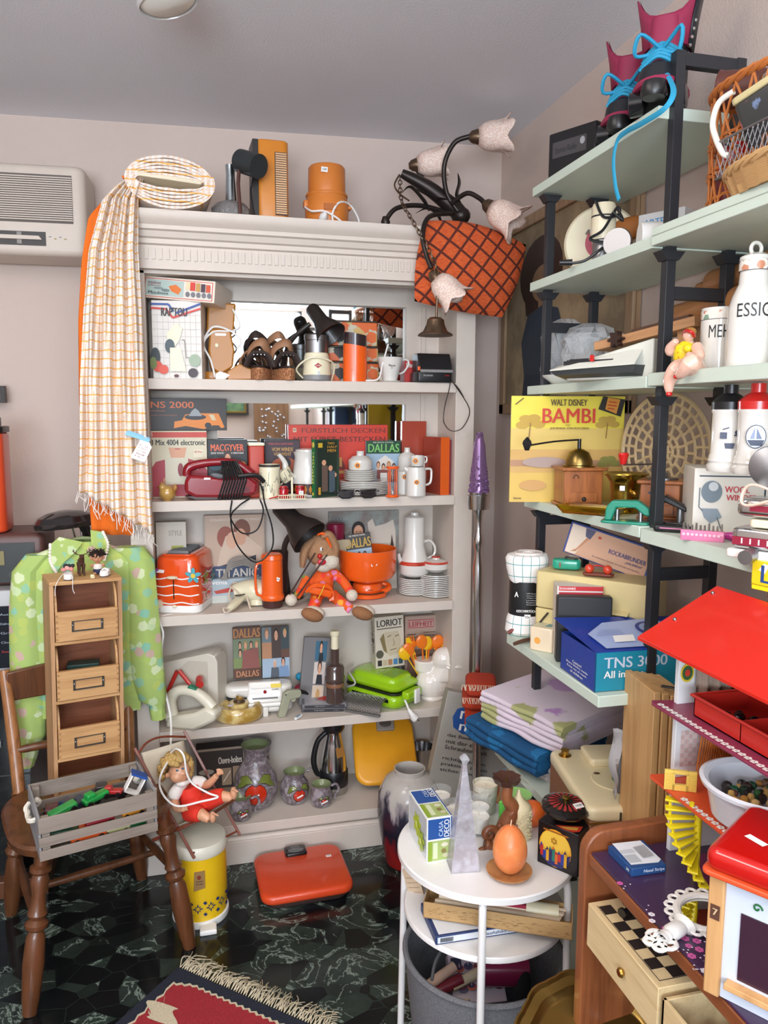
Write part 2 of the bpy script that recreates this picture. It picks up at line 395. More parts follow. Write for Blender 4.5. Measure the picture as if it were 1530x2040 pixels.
for i in range(4):g.bx(-.03+i*.016,-.022+i*.016,-.001,0,-.002 if i%2 else.004,.001 if i%2 else.007,[C('8b8d86'),C('a08d3e')][i%2])
g.obj('indicator',t)
# ceiling spotlight, cut by the frame
c0=at(345,-8,Y=1.93)
t=thing('ceiling_spotlight','round chrome rimmed spotlight hanging from the ceiling','lamp',(c0.x-.01,c0.y,c0.z-.02),rx=0,ry=-14)
g=G();g.lathe([(.012,.1),(.03,.095),(.055,.06),(.068,.018),(.07,.006),(.066,.0),(.064,.006),(.06,.02)],M('d8d9da',.35,.4,'gloss'),c1=False,c0=False);g.obj('reflector',t)
g=G();g.lathe([(.063,.006),(.05,-.002),(.0,-.006)],M('f0efe6',.25),c0=False);g.obj('bulb_face',t)
G().cyl((0,0,.09),(-.03,0,2.6-c0.z+.02),.008,CHR).obj('stem',t)
# cloth helpers
def sheet(fn,nu,nv,m,g=None):
 g=g or G();vs=[fn(i/nu,j/nv)for j in range(nv+1)for i in range(nu+1)]
 g.add(vs,[(j*(nu+1)+i,j*(nu+1)+i+1,(j+1)*(nu+1)+i+1,(j+1)*(nu+1)+i)for j in range(nv)for i in range(nu)],m);return g
def lerp(a,b,t):return a+(b-a)*t
def path(pts,t):
 n=len(pts)-1;k=min(int(t*n),n-1);f=t*n-k;return tuple(lerp(a,b,f)for a,b in zip(pts[k],pts[k+1]))
def solid(o,th):q=o.modifiers.new('t','SOLIDIFY');q.thickness=th;q.offset=0;return o
def cloth_check():
 s=NT('yellow_check_cloth');c=s.co();sp=s.n('ShaderNodeSeparateXYZ',i_0=c)
 wob=s.math('MULTIPLY',s.noise(c,30,2).outputs[0],.012)
 z=s.math('ADD',sp.outputs[2],wob);x=s.math('ADD',sp.outputs[0],s.math('MULTIPLY',sp.outputs[1],.6))
 hl=s.math('LESS_THAN',s.math('FRACT',s.math('MULTIPLY',z,38)),.15)
 vl=s.math('LESS_THAN',s.math('FRACT',s.math('MULTIPLY',x,60)),.5)
 fz=s.noise(s.co((1,1,2.2)),230,3,.7).outputs[0]
 base=s.mix(s.ramp(fz,[(.38,(0,0,0,1)),(.6,(1,1,1,1))]),lin('f0c096'),lin('f6efe8'))
 base=s.mix(s.math('MULTIPLY',vl,.75),base,lin('f6f1ec'));s.color(s.mix(s.math('MULTIPLY',hl,.9),base,lin('f6b950')))
 s.b.inputs['Roughness'].default_value=.9;s.bump(s.math('ADD',fz,hl),.6,.003);return s.m
CK=cloth_check()
def orange_weave():
 s=NT('orange_cloth');c=s.co();w=s.n('ShaderNodeTexWave',i_Vector=c,i_Scale=70,bands_direction='X',i_Distortion=1.5);w2=s.n('ShaderNodeTexWave',i_Vector=c,i_Scale=55,bands_direction='Z',i_Distortion=1.5)
 s.color(s.mix(s.math('MULTIPLY',w.outputs[1],w2.outputs[1]),lin('f07a1c'),lin('e0561a')));s.b.inputs['Roughness'].default_value=.9;s.bump(w.outputs[1],.3,.002);return s.m
OC=orange_weave()
# bolt of fabric lying on the unit, its end to the viewer
L,w,h=bb(250,322,426,430,Y=2.50)
t=thing('fabric_bolt','bolt of white fabric with yellow check, rolled on a board on the shelf unit','fabric',(L.x,2.5,TOP),rz=4)
g=G();W2,H2=w/2,h/2
def spiral(turn0,turns,a,b,th,y0,y1,m,gg,cx=0,cz=0):
 N=int(turns*36);pin=[];pout=[]
 for i in range(N+1):
  q=i/N;an=turn0+q*turns*2*PI;ra=lerp(a[0],a[1],q);rb_=lerp(b[0],b[1],q)
  pin.append((cx+ra*cos(an),cz+rb_*sin(an)));pout.append((cx+(ra+th)*cos(an),cz+(rb_+th)*sin(an)))
 ring=pin+pout[::-1];gg.loft([[(x,y0+.004*sin(i*1.7),z)for i,(x,z)in enumerate(ring)],[(x,y1,z)for x,z in ring]],m,c0=False,c1=False)
 k=len(pin)
 for i in range(k-1):gg.add([(pin[i][0],y0+.004*sin(i*1.7),pin[i][1]),(pin[i+1][0],y0+.004*sin((i+1)*1.7),pin[i+1][1]),(pout[i+1][0],y0,pout[i+1][1]),(pout[i][0],y0,pout[i][1])],[(0,1,2,3)],m)
spiral(.3,6,(W2*.76,W2*.98),(H2*.16,H2*.95),.0075,0,.42,CK,g,0,H2)
g.obj('roll',t)
g=G();g.T=TR(.0,.004,H2*1.12,ry=3);g.rb(0,.2,-.006,W2*1.45,.41,.013,C('e9dcc0'),r=.004,e=.003);g.obj('board',t)
lb=[(268,335),(205,400),(178,500),(168,620),(162,760),(162,880),(160,975)]
rb_=[(290,335),(276,400),(276,500),(284,620),(290,760),(296,900),(306,1062)]
def drape(uu,v):
 a=path(lb,v);b=path(rb_,v);py=lerp(a[1],b[1],uu);px=lerp(a[0],b[0],uu)
 dep=.022*sin(uu*26+sin(v*5)*1.5)*min(1,v*5)+.010*sin(uu*61+v*3);p=at(px,py,Y=2.515)
 return Vector((p.x,2.515+dep-.02*min(1,v*4)+(.0 if v>.1 else(.1-v)*.5),p.z))-Vector((L.x,2.5,TOP))
solid(sheet(drape,90,90,CK).obj('hanging_end',t,sharp=180),.0015)
g=G();
for i in range(46):
 u_=i/45;p=drape(u_,1);ln=ru(.02,.055);g.tube([p,p+Vector((ru(-.008,.008),ru(-.01,.01),-ln/2)),p+Vector((ru(-.012,.012),ru(-.01,.01),-ln))],.0011,C('f3ece4',.8),4)
o=g.obj('fringe',t);o['kind']='stuff'
lo_=[(232,372),(176,432),(162,520),(156,640),(158,800),(172,930),(184,1064)]
ro_=[(262,350),(240,420),(236,520),(236,640),(240,800),(250,930),(268,1066)]
oc=thing('orange_cloth','plain orange woven cloth hanging behind the yellow check fabric','cloth',at(200,700,Y=2.56));o0=oc.location.copy()
def dr2(uu,v):
 a=path(lo_,v);b=path(ro_,v);p=at(lerp(a[0],b[0],uu),lerp(a[1],b[1],uu),Y=2.56);return Vector((p.x,2.558+.006*sin(uu*14+v*4),p.z))-o0
solid(sheet(dr2,24,40,OC).obj('draped_length',oc,sharp=180),.003)
g=G();g.tube([at(250,352,Y=2.56)-o0,at(290,385,Y=2.7)-o0,at(400,425,Y=2.78)-o0],[.012,.02,.02],OC,10,5,flat=.4);g.obj('folded_top',oc)
# clothes peg and tag
L=at(275,871,Y=2.46)
t=thing('clothes_peg','blue plastic clothes peg clipped to the yellow check fabric','clothes peg',L,ry=24)
PEG=M('1c8fc4',.35,coat=.2)
g=G();g.prism([(-.038,-.008),(.034,-.002),(.036,.008),(-.036,.004)],-.006,0,PEG);g.obj('jaw',t)
g=G();g.prism([(-.038,-.003),(.03,.006),(.034,.012),(-.034,.008)],.001,.006,PEG);g.obj('jaw',t)
t=thing('price_tag','handwritten white price tag hanging from the blue peg','tag',L+Vector((.022,-.004,-.01)),ry=24)
g=G();g.prism([(-.022,-.066),(.022,-.062),(.024,-.012),(.008,.003),(-.014,0)],-.0005,.0005,C('efe9e4'));g.obj('card',t)
g=G();g.e=.0009
for i in range(5):g.text(['5,- m','2,70 m','x 1,60','Stoff','12,-'][i],-.012,.014,-.02-i*.009,-.015-i*.009,C('8d4a52'))
g.obj('handwriting',t)
# things on top of the unit
L,w,h=bb(424,320,498,431,Y=2.62,Z=TOP,d=.11)
t=thing('table_lamp','table lamp base of ribbed clear glass with chrome neck','lamp',L)
g=G();n=32;rings=[]
for z,rr in((0,.038),(.008,.052),(.03,.062),(.05,.06),(.068,.045),(.074,.03)):
 rings.append([(rr*(1+.06*(j%2))*cos(2*PI*j/n),rr*(1+.06*(j%2))*sin(2*PI*j/n),z)for j in range(n)])
g.loft(rings,M('9a9491',.1,0,'film',alpha=.8));g.obj('glass_body',t)
G().lathe([(.024,.074),(.019,.078),(.014,.16),(.016,.19),(.0,.191)],M('b9c4c9',.2,1,'gloss'),20).obj('neck',t)
G().lathe([(.02,.004),(.03,.02),(.012,.06)],C('4a4442'),16).obj('core',t)
L=at(497,326,Y=2.60)
t=thing('spotlight_lamp','black cylindrical spotlight lamp tilted beside the orange heater','lamp',(L.x,2.60,TOP))
g=G();dz=L.z-TOP;ax=Vector((.036,-.045,-.022));cc=Vector((0,0,dz));g.tube([cc-ax*.75,cc-ax*.72,cc+ax*.75],[.02,.036,.037],C('2d3335',.4),24);g.obj('lamp_head',t)
G().tube([(-.03,.01,dz+.01),(-.036,.01,dz-.06),(-.03,.0,0)],.006,C('57342c'),8).obj('stand',t)
G().lathe([(.045,0),(.045,.012),(.0,.014)],C('2d3335'),24,c=(-.03,0,0)).obj('base',t)
G().tube([(.012,.0,dz-.03),(.005,-.02,dz-.07),(.0,-.03,.08),(.01,-.05,.002)],.003,BLK,6,6).obj('cord',t)
L,w,h=bb(503,277,575,432,Y=2.66,Z=TOP,d=.12)
HT=M('e08a2a',.4,coat=.1)
t=thing('fan_heater','tall orange fan heater with ribbed side grille','heater',L,rz=2)
g=G();g.rb(.006,0,0,w*.9,.12,h,HT,r=.022,e=.006);g.obj('housing',t)
g=G();g.bx(-w/2,-w/2+.018,-.055,.05,.0,h-.002,C('2a2523'));g.obj('back_strip',t)
g=G()
for i in range(27):g.bx(w*.12,w*.43,-.0625,-.057,.045+i*.0072,.0495+i*.0072,C('e9b98a'))
g.obj('grille',t)
g=G();g.bx(w*.1,w*.44,-.061,-.05,.04,.045+27*.0072,C('4a3426'));g.obj('air_outlet',t)
sticker(t,-.004,.022,-.061,.016,.012,4)
L,w,h=bb(612,320,705,441,Y=2.62,Z=TOP,d=.15)
PO=M('d97f34',.42,coat=.1);w*=1
t=thing('citrus_juicer','orange cylindrical kitchen juicer with white cord on shelf unit','juicer',L)
g=G();g.lathe([(w*.43,0),(w*.46,.01),(w*.48,h*.42),(w*.45,h*.47),(w*.44,h*.55)],PO);g.obj('body',t)
g=G();g.lathe([(w*.4,h*.55),(w*.405,h*.57),(w*.40,h*.97),(w*.37,h),(0,h)],PO);g.obj('lid',t)
g=G();g.lathe([(w*.45,h*.54),(w*.46,h*.56),(w*.45,h*.58),(w*.4,h*.58)],PO,c0=False,c1=False);g.obj('rim',t)
for sx in(-1,1):g=G();g.rb(sx*w*.47,-.01,h*.36,.016,.03,.022,PO,r=.004);g.obj('lug',t)
g=G();g.bx(-.022,.02,-w*.50,-w*.44,h*.28,h*.37,C('b5621e'));g.obj('recess',t)
g=G();g.tube([(-w*.5,-.02,h*.36),(-w*.4,-w*.42,h*.25),(-.02,-w*.52,h*.24),(.03,-w*.52,h*.12),(.04,-w*.5,h*.02)],.0035,WH2,6,6)
g.tube([(.01,-w*.52,h*.02),(.005,-w*.5,h*.22),(.03,-w*.45,h*.4),(.075,-.03,h*.42),(.11,-.01,h*.2),(.1,0,.004)],.0035,WH2,6,7);g.obj('cord',t)
g=G();g.lathe([(.012,0),(.013,.02),(.006,.03)],WH2,12,c=(0,0,0));o=g.obj('plug',t,loc=(-.03,-w*.53,h*.12));o.rotation_euler=(1.2,.4,0)
sticker(t,-w*.12,h*.88,-w*.415,.022,.016,3)
# chandelier lying on top of the unit corner
BRZ=M('3a3330',.4,.7,'gloss');BRO=M('6e5a48',.35,.8,'gloss');FG=M('e3c4b4',.6,0,'speck',col2='f2ded2')
def Q(px,py,Y):return at(px,py,Y=Y)
ch=thing('chandelier','bronze flower chandelier with five frosted tulip shades lying on shelf unit','chandelier',Q(880,405,2.66));o0=ch.location.copy()
def arm(pts,Ys,r=.008):
 P=[Q(x,y,Y)-o0 for(x,y),Y in zip(pts,Ys)];G().tube(P,r,BRZ,10,6).obj('arm',ch);return P
def tulip(p,d,s=1.0,lab=None):
 d=Vector(d).normalized();q=d.to_track_quat('Z','X').to_matrix().to_4x4();T=Matrix.Translation(p)@q
 g=G();g.T=T;g.lathe([(.009*s,-.01),(.018*s,.0),(.023*s,.02*s),(.024*s,.035*s)],BRO,20,c1=False);g.obj('shade_holder',ch)
 g=G();g.T=T;n=30;rings=[]
 for z,r_ in((.02,.024),(.04,.038),(.065,.044),(.088,.044),(.104,.048),(.114,.057)):
  fl=max(0,(z-.07)/.05);rings.append([(s*r_*(1+.22*fl*cos(5*2*PI*j/n))*cos(2*PI*j/n),s*r_*(1+.22*fl*cos(5*2*PI*j/n))*sin(2*PI*j/n),s*(z-.012*fl*cos(5*2*PI*j/n+PI)))for j in range(n)])
 g.loft(rings,FG,c0=False,c1=False);solid(g.obj('glass_shade',ch,sharp=180),.003)
G().tube([Q(800,345,2.66)-o0,Q(850,372,2.65)-o0,Q(905,415,2.65)-o0,Q(925,435,2.65)-o0],[.014,.024,.03,.022],BRZ,14,5).obj('stem',ch)
G().ell(Q(918,430,2.65)-o0,(.034,.034,.03),BRZ).obj('hub',ch)
arm([(912,420),(890,385),(885,330),(905,285),(935,272)],[2.62,2.62,2.6,2.58,2.56]);tulip(Q(940,273,2.56)-o0,(1,-.25,.05),1.08)
arm([(900,405),(930,385),(955,395),(965,405)],[2.6,2.55,2.52,2.5]);tulip(Q(968,407,2.5)-o0,(.75,-.45,-.6),1.08)
arm([(860,380),(835,345),(822,330)],[2.68,2.7,2.7],.007);tulip(Q(820,330,2.7)-o0,(.8,-.2,.12),1.0)
arm([(900,425),(855,432),(842,470),(850,510),(860,535)],[2.6,2.52,2.48,2.47,2.46]);tulip(Q(862,545,2.46)-o0,(.75,-.2,-.85),1.0)
arm([(905,428),(840,410),(790,415),(768,440)],[2.66,2.64,2.62,2.62]);
G().lathe([(.012,0),(.016,.012),(.01,.03)],BRZ,12).obj('lamp_socket',ch,loc=Q(768,450,2.62)-o0)
for(a,b,c_)in(((910,390),(915,365),(912,345)),((870,425),(850,415),(828,425)),((845,400),(818,372),(800,385)),((890,400),(860,392),(820,372))):
 G().tube([Q(a[0]+10,a[1]+20,2.64)-o0,Q(*a,2.63)-o0,Q(*b,2.62)-o0,Q(*c_,2.62)-o0],[.005,.009,.008,.001],BRZ,8,5,flat=.35).obj('leaf',ch)
def chain(P,parent,m,r=.0018,ln=.022):
 g=G();P=catmull(P,8);acc=0;i=0;k=0;L_=sum((b-a).length for a,b in zip(P,P[1:]));N=int(L_/(ln*.8))
 def pos(dist):
  d=0
  for a,b in zip(P,P[1:]):
   s_=(b-a).length
   if d+s_>=dist:return a+(b-a)*((dist-d)/s_),(b-a).normalized()
   d+=s_
  return P[-1],(P[-1]-P[-2]).normalized()
 for k in range(N):
  p,d=pos(k*L_/N+ln*.4);q=d.to_track_quat('Z','X').to_matrix().to_4x4();g.T=Matrix.Translation(p)@q@TR(rz=90*(k%2))
  g.tube([(ln*.28*cos(a),0,ln*.55*sin(a))for a in[2*PI*j/12 for j in range(12)]],r,m,5,closed=True)
 g.T=Matrix.Identity(4);return g.obj('chain',parent)
chain([Q(797,352,2.62)-o0,Q(800,400,2.56)-o0,Q(822,440,2.5)-o0,Q(850,490,2.46)-o0,Q(868,530,2.44)-o0,Q(872,570,2.44)-o0],ch,BRO)
G().tube([Q(796,348,2.62)-o0,Q(786,368,2.6)-o0,Q(795,385,2.6)-o0,Q(815,400,2.58)-o0],.003,BRO,6,6).obj('hook',ch)
p=Q(872,570,2.44)-o0;q=Q(869,640,2.44)-o0;G().cyl(p,q,.0045,BRO).obj('rod',ch)
L=Q(867,669,2.44)-o0
g=G();g.lathe([(.058,0),(.056,.005),(.04,.014),(.031,.034),(.028,.05),(.018,.058),(.005,.06)],BRO,28);g.obj('ceiling_bell',ch,loc=L)
# cushion on the unit corner
def lattice():
 s=NT('rust_lattice');sp=s.n('ShaderNodeSeparateXYZ',i_0=s.co((15,15,15),(0,radians(8),0)))
 a=s.math('ADD',sp.outputs[0],sp.outputs[2]);b=s.math('SUBTRACT',sp.outputs[0],sp.outputs[2])
 def ln(q):return s.math('LESS_THAN',s.math('ABSOLUTE',s.math('SUBTRACT',s.math('FRACT',q),.5)),.085)
 nz=s.noise(s.co((1,1,6)),70,3,.6);base=s.mix(s.ramp(nz.outputs[0],[(.4,(0,0,0,1)),(.65,(1,1,1,1))]),lin('c04a22'),lin('d9682f'))
 s.color(s.mix(s.math('MAXIMUM',ln(a),ln(b)),base,lin('5a2418')));s.b.inputs['Roughness'].default_value=.9;s.bump(nz.outputs[0],.4,.003);return s.m
cu=thing('cushion','rust red cushion with brown lattice pattern hanging over the cornice corner','cushion',Q(935,540,2.52));o0=cu.location.copy()
cor=[(848,440),(1048,488),(1000,632),(826,600)]
def cush(side):
 def f(uu,v):
  top=(lerp(cor[0][0],cor[1][0],uu),lerp(cor[0][1],cor[1][1],uu)-18*sin(uu*PI)*(1));bot=(lerp(cor[3][0],cor[2][0],uu),lerp(cor[3][1],cor[2][1],uu)+4*sin(uu*PI))
  px=lerp(top[0],bot[0],v)+8*sin(v*PI)*(uu-.5)*2;py=lerp(top[1],bot[1],v);puff=(sin(uu*PI)*sin(v*PI))**.45
  p=Q(px,py,2.53);return Vector((p.x,2.53+side*.045*puff,p.z))-o0
 return f
g=sheet(cush(-1),24,24,lattice());sheet(cush(1),24,24,g.ms[0],g);g.obj('cover',cu,sharp=80)
# shelf 1 (top)
y1=2.62
L,w,h=bb(285,598,410,757,Y=y1,Z=S1,d=.2)
Rr,Bb=C('d23a30'),C('2c4f9c')
grid=[('r',i/9,.16,i/9+.006,1,C('c3bdb5'))for i in range(1,9)]+[('r',0,j/11,1,j/11+.004,C('c3bdb5'))for j in range(2,11)]
fruit=lambda u,v,a,b,c:('e',u,v,a,b,C(c))
t=carton('kitchen_appliance_box','tall white carton with grid print, grater photo and slanted lettering','box',(L.x+.02,y1+.1,S1),.155,.19,h,C('e8e2da'),rz=-8,front=grid+[('l',[(0,.05),(.35,.05),(.45,.14)],.04,Bb),('l',[(0,.10),(.3,.11),(.43,.22),(1,.1)],.04,Rr),('l',[(.5,.16),(1,.04)],.04,Bb),('t',"RAP'TOU",.2,.09,.72,.2,INK),('p',[(.3,.42),(.5,.28),(.62,.36),(.56,.5),(.42,.62),(.32,.55)],CREAM),('e',.36,.58,.1,.09,C('44525a')),('p',[(.36,.6),(.58,.6),(.68,.9),(.36,.9)],CREAM),('l',[(.6,.5),(.66,.5),(.68,.72),(.85,.74)],.02,C('9a958c')),('e',.86,.76,.12,.08,C('9db096')),fruit(.06,.72,.1,.12,'2a3536'),fruit(.1,.84,.1,.07,'d5462f'),fruit(.22,.88,.1,.06,'e0533a'),fruit(.02,.8,.07,.08,'6d7b3a'),fruit(.82,.92,.1,.06,'3a2730'),fruit(.48,.96,.05,.02,'5b2422')],left=grid[:6]+[('r',0,.03,1,.07,Bb),('r',0,.09,1,.13,Rr),fruit(.3,.74,.22,.1,'2a3536'),fruit(.6,.66,.2,.12,'38443c'),fruit(.3,.86,.22,.07,'8d3a34'),fruit(.7,.9,.2,.08,'c2432f')])
L2=L+Vector((0,0,h))
t=carton('kitchen_appliance_box','long flat carton with red frame lying on top of the tall grid print carton','box',(L.x+.045,y1+.1,S1+h+.001),.235,.2,.068,C('eadccb'),rz=-18,rx=0,ry=5,front=[('r',.03,.08,.97,.93,C('cf4433')),('r',.04,.11,.96,.9,C('e9e2d8')),('r',.05,.14,.57,.86,C('b9ccc4')),('t','moulinex',.07,.2,.25,.34,C('8d3444')),('t','julienne',.07,.36,.25,.46,C('8d3444')),('t','Moulinex',.08,.66,.36,.8,INK),('p',[(.36,.4),(.46,.3),(.54,.5),(.5,.75),(.4,.62)],C('e57b35')),('e',.22,.52,.07,.06,C('8e9a98')),('e',.32,.6,.06,.07,C('7e8a88')),('r',.60,.14,.66,.5,C('e8d9b0')),('r',.66,.14,.73,.52,C('d8402f')),('r',.74,.16,.8,.54,C('c69a50')),('r',.81,.18,.87,.55,C('4a3140')),('r',.88,.2,.94,.55,C('d5532f'))]+[('e',.63+.075*i,.7,.03,.12,C('77777c'))for i in range(5)],left=[('r',.1,.5,.4,.85,C('cdbfb1'))])
OCH=M('b7792c',.4,coat=.1)
L,w,h=bb(405,598,472,757,Y=2.70,Z=S1,d=.1)
t=thing('food_processor','ochre brown food processor with white cord coiled round it','food processor',(L.x,2.74,S1))
G().rb(0,0,0,w*.98,.1,.03,OCH,r=.02).obj('base',t)
g=G();g.prism([(-w*.3,.04),(0,.02),(w*.36,.045),(w*.42,.10),(w*.3,.17),(-w*.3,.17),(-w*.36,.1)],-.055,.03,OCH);g.obj('motor_housing',t,bev=.006)
g=G();g.prism([(-w*.4,.16),(w*.42,.16),(w*.5,h*.98),(-w*.34,h*.98)],-.02,.05,OCH);g.obj('drum',t,bev=.006)
g=G();g.bx(-.016,.018,-.058,-.054,.148,.154,CHR);g.obj('switch',t)
g=G();g.ell((-.012,-.058,.115),(.007,.003,.008),CREAM,10);g.obj('dial',t)
g=G();g.tube([(w*.4,-.03,h*.9),(w*.6,-.03,h*.7),(w*.35,-.05,h*.62),(-w*.2,-.055,h*.6),(-w*.5,-.05,h*.45),(-w*.3,-.06,h*.25),(-.02,-.06,.01)],.0035,WH2,6,7)
g.tube([(-w*.5,-.05,h*.5),(-w*.2,-.06,h*.66),(w*.3,-.055,h*.62),(w*.62,-.05,h*.5),(w*.5,-.04,h*.4)],.0035,WH2,6,7);g.obj('cord',t)
g=G();g.prism([(-.02,0),(.01,0),(.03,.018),(-.005,.03),(-.02,.02)],-.085,-.07,WH2);g.obj('plug',t,bev=.003)
t=thing('folded_tray','ochre plastic tray folded beside the food processor','tray',at(485,757,Y=2.68).xy.to_3d()+Vector((-.01,0,S1)),rz=-10)
G().prism([(-.04,0),(.05,.002),(.06,.03),(.0,.055),(-.04,.03)],-.03,.03,OCH).obj('tray',t,bev=.004)
# platform sandals
CORK=M('b9825a',.8,kind='speck',col2='8f5a38');SUE=M('3b2f2b',.6);TAN=M('a77b5c',.6)
def sandal(px,label,rz,first):
 t=thing('platform_sandal',label,'sandal',(at(px,740,Y=2.60).x,2.655,S1),rz=rz,group=None);t.scale=(1.3,1.3,1.25)
 def outl(s_):return[(s_*.034*sin(a)*(1.1 if cos(a)<0 else.8),-.1*cos(a)*1.0)for a in[2*PI*i/20 for i in range(20)]]
 g=G();g.prz([(x,y+.04)for x,y in outl(1)],0,.032,CORK);g.obj('sole',t,bev=.003)
 g=G();g.prz([(x,y+.04)for x,y in outl(.97)],.0325,.038,C('2c2422'));g.obj('insole',t)
 g=G();g.tube([(-.033,-.02,.036),(-.02,-.028,.062),(.0,-.03,.07),(.02,-.028,.062),(.033,-.02,.036)],.013,SUE,8,6,flat=.45);g.obj('toe_strap',t)
 g=G();g.tube([(-.031,.04,.036),(-.024,.02,.085),(.01,.0,.1),(.03,.05,.036)],.017,TAN,8,6,flat=.4);g.obj('cross_strap',t)
 g=G();g.tube([(-.024,.1,.036),(-.034,.07,.1),(-.01,.02,.125),(.02,.07,.1),(.024,.1,.036)],.012,SUE if first else TAN,8,6,flat=.4);g.obj('ankle_strap',t)
 for i in range(6):G().ell((-.022+i*.009,-.04+.002*abs(i-2.5),.066),.0022,CHR,6).obj('stud',t)
 return t
sandal(521,'cork platform sandal with dark straps, left one of the pair',-8,True);sandal(572,'cork platform sandal with studded dark straps, right one of the pair',6,False)
t=thing('leather_strap','tan leather strap looped behind the left cork sandal','strap',(at(500,735,Y=2.66).x,2.69,S1))
G().tube([(.02,0,.0),(-.02,0,.02),(-.035,0,.06),(-.005,0,.1),(.04,0,.085),(.06,.0,.06)],.012,TAN,8,6,flat=.35).obj('strap',t)
# black desk lamp
def desk_lamp(label,base,pts,Ys,hp,hY,hd,s,m):
 o0=base;t=thing('desk_lamp',label,'lamp',base)
 P=[at(x,y,Y=Y)-o0 for(x,y),Y in zip(pts,Ys)]
 G().lathe([(.055,0),(.055,.012),(.02,.02),(.0,.022)],m,24).obj('base',t)
 G().tube([Vector((0,0,.015))]+P,.008*s,m,10,6).obj('arm',t)
 q=Vector(hd).normalized().to_track_quat('Z','X').to_matrix().to_4x4();g=G();g.T=Matrix.Translation(at(*hp,Y=hY)-o0)@q
 g.lathe([(.0,-.1*s),(.02*s,-.098*s),(.026*s,-.088*s),(.028*s,-.03*s),(.036*s,-.01*s),(.05*s,.015*s),(.057*s,.04*s),(.054*s,.04*s),(.03*s,-.0*s),(0,-.01*s)],m,28);g.obj('lamp_shade',t);return t
DL=M('2b2523',.4,coat=.15)
desk_lamp('black desk lamp with bent arm behind the cork sandals',Vector((at(560,757,Y=2.75).x,2.75,S1)),[(570,700),(590,668),(618,645)],[2.7,2.66,2.64],(648,652),2.62,(.42,-.5,-.72),.95,DL)
# white coffee grinder
L,w,h=bb(606,664,662,757,Y=2.6,Z=S1,d=.07)
t=thing('coffee_grinder','cream electric coffee grinder with steel top and red diamond badge','coffee grinder',L)
g=G();g.lathe([(w*.46,0),(w*.5,.004),(w*.5,.02)],C('8b8b8b'),c1=False);g.obj('foot',t)
g=G();g.lathe([(w*.5,.02),(w*.49,h*.35),(w*.43,h*.56),(w*.40,h*.6),(0,h*.6)],CREAM);g.obj('body',t)
g=G();g.lathe([(w*.42,h*.6),(w*.42,h*.86),(w*.44,h*.87),(w*.44,h*.97),(w*.4,h),(0,h)],STEEL);g.obj('grinding_bowl',t)
g=G();g.T=TR(-.003,-w*.49,.05);g.fp([(-.013,0),(0,.009),(.013,0),(0,-.009)],C('a92f2c'));g.text('SUPER',-.008,.008,-.002,.002,WH2);g.obj('badge',t)
g=G();g.bx(-.004,.002,-w*.5-.003,-w*.48,.018,.032,STEEL);g.obj('switch',t)
G().tube([(-w*.5,0,.01),(-w*.75,-.02,.04),(-w*.3,-w*.5,.075),(w*.3,-w*.5,.07),(w*.6,-.02,.05),(w*.55,.01,.003)],.003,CREAM,6,7).obj('cord',t)
# flower print boxes
FB=M('cfc8b4',.5,0,'floral',col2='b8b298',scale=1.3,bump=.22,pal=['d96a35','9bb23c','d9cfae','2a2623','c9a86a','d96a35'])
L,w,h=bb(656,672,754,757,Y=2.70,Z=S1,d=.1)
for k,(x0,x1,ya,yb,lb_)in enumerate([(0,0,0,.46,'lower flower printed tin behind the orange grinder'),(0,0,.47,.80,'middle flower printed tin with green and orange blooms'),(0,0,.81,1.36,'topmost flower printed tin with orange blooms, touching the mirror')]):
 t=thing('storage_tin',lb_,'tin',(L.x-.003*k,2.74,S1+h*ya),group='flower printed tins on the top shelf')
 G().rb(0,0,0,w,.1,h*(yb-ya)-.006,FB,r=.006,e=.002).obj('tin_body',t)
 G().rb(0,0,h*(yb-ya)-.0055,w*1.01,.102,.005,C('3a342e'),r=.006,e=.001).obj('lid',t)
L,w,h=bb(687,664,735,757,Y=2.6,Z=S1,d=.06)
t=thing('coffee_grinder','bright orange cylinder coffee grinder with smoked plastic lid','coffee grinder',L)
g=G();n=28
g.loft([[(w/2*cos(2*PI*j/n),.03*sin(2*PI*j/n),z if z<h*.5 else h*.76-.006*cos(2*PI*j/n))for j in range(n)]for z in(0,.004,h*.76)],ORG);g.obj('body',t)
g=G();g.loft([[(w/2*.96*cos(2*PI*j/n),.029*sin(2*PI*j/n),(h*.76 if z<.8 else h*z)-.006*cos(2*PI*j/n))for j in range(n)]for z in(.76,.98,1)],M('3a2a2c',.15,coat=.5));g.obj('lid',t)
g=G();g.T=TR(-.014,-.0285,.036);g.text('KRUPS',-.006,.006,0,.003,INK);g.obj('lettering',t)
G().tube([(w*.4,-.02,.004),(w*.9,-.03,.01),(w*1.1,-.02,.06),(w*1.4,0,.13)],.003,WH2,6,6).obj('cord',t)
L,w,h=bb(756,711,808,757,Y=2.6,Z=S1,d=.07)
PORC=M('dfdcd5',.2,0,'gloss',coat=.6)
t=thing('coffee_filter_holder','white porcelain coffee filter cone with handle and small printed name','coffee filter',L)
G().lathe([(.036,0),(.04,.003),(.036,.006),(.02,.007)],PORC,28).obj('saucer',t)
G().lathe([(.024,.006),(.026,.01),(w*.47,h*.9),(w*.49,h),(w*.46,h),(.02,.02)],PORC,28,c1=False).obj('cone',t)
G().tube([(w*.42,0,h*.9),(w*.66,0,h*.92),(w*.72,0,h*.75),(w*.55,0,h*.45),(w*.36,0,h*.35)],.0035,PORC,8,6).obj('handle',t)
g=G();g.T=TR(0,-w*.42,h*.62,rx=-14);g.text('Melitta',-.014,.008,0,.008,INK);g.text('101',-.007,-.001,-.008,-.003,INK);g.obj('lettering',t)
L,w,h=bb(832,701,902,757,Y=2.58,Z=S1,d=.1)
t=thing('instant_camera','black folding instant camera with wrist strap hanging over the shelf edge','camera',L)
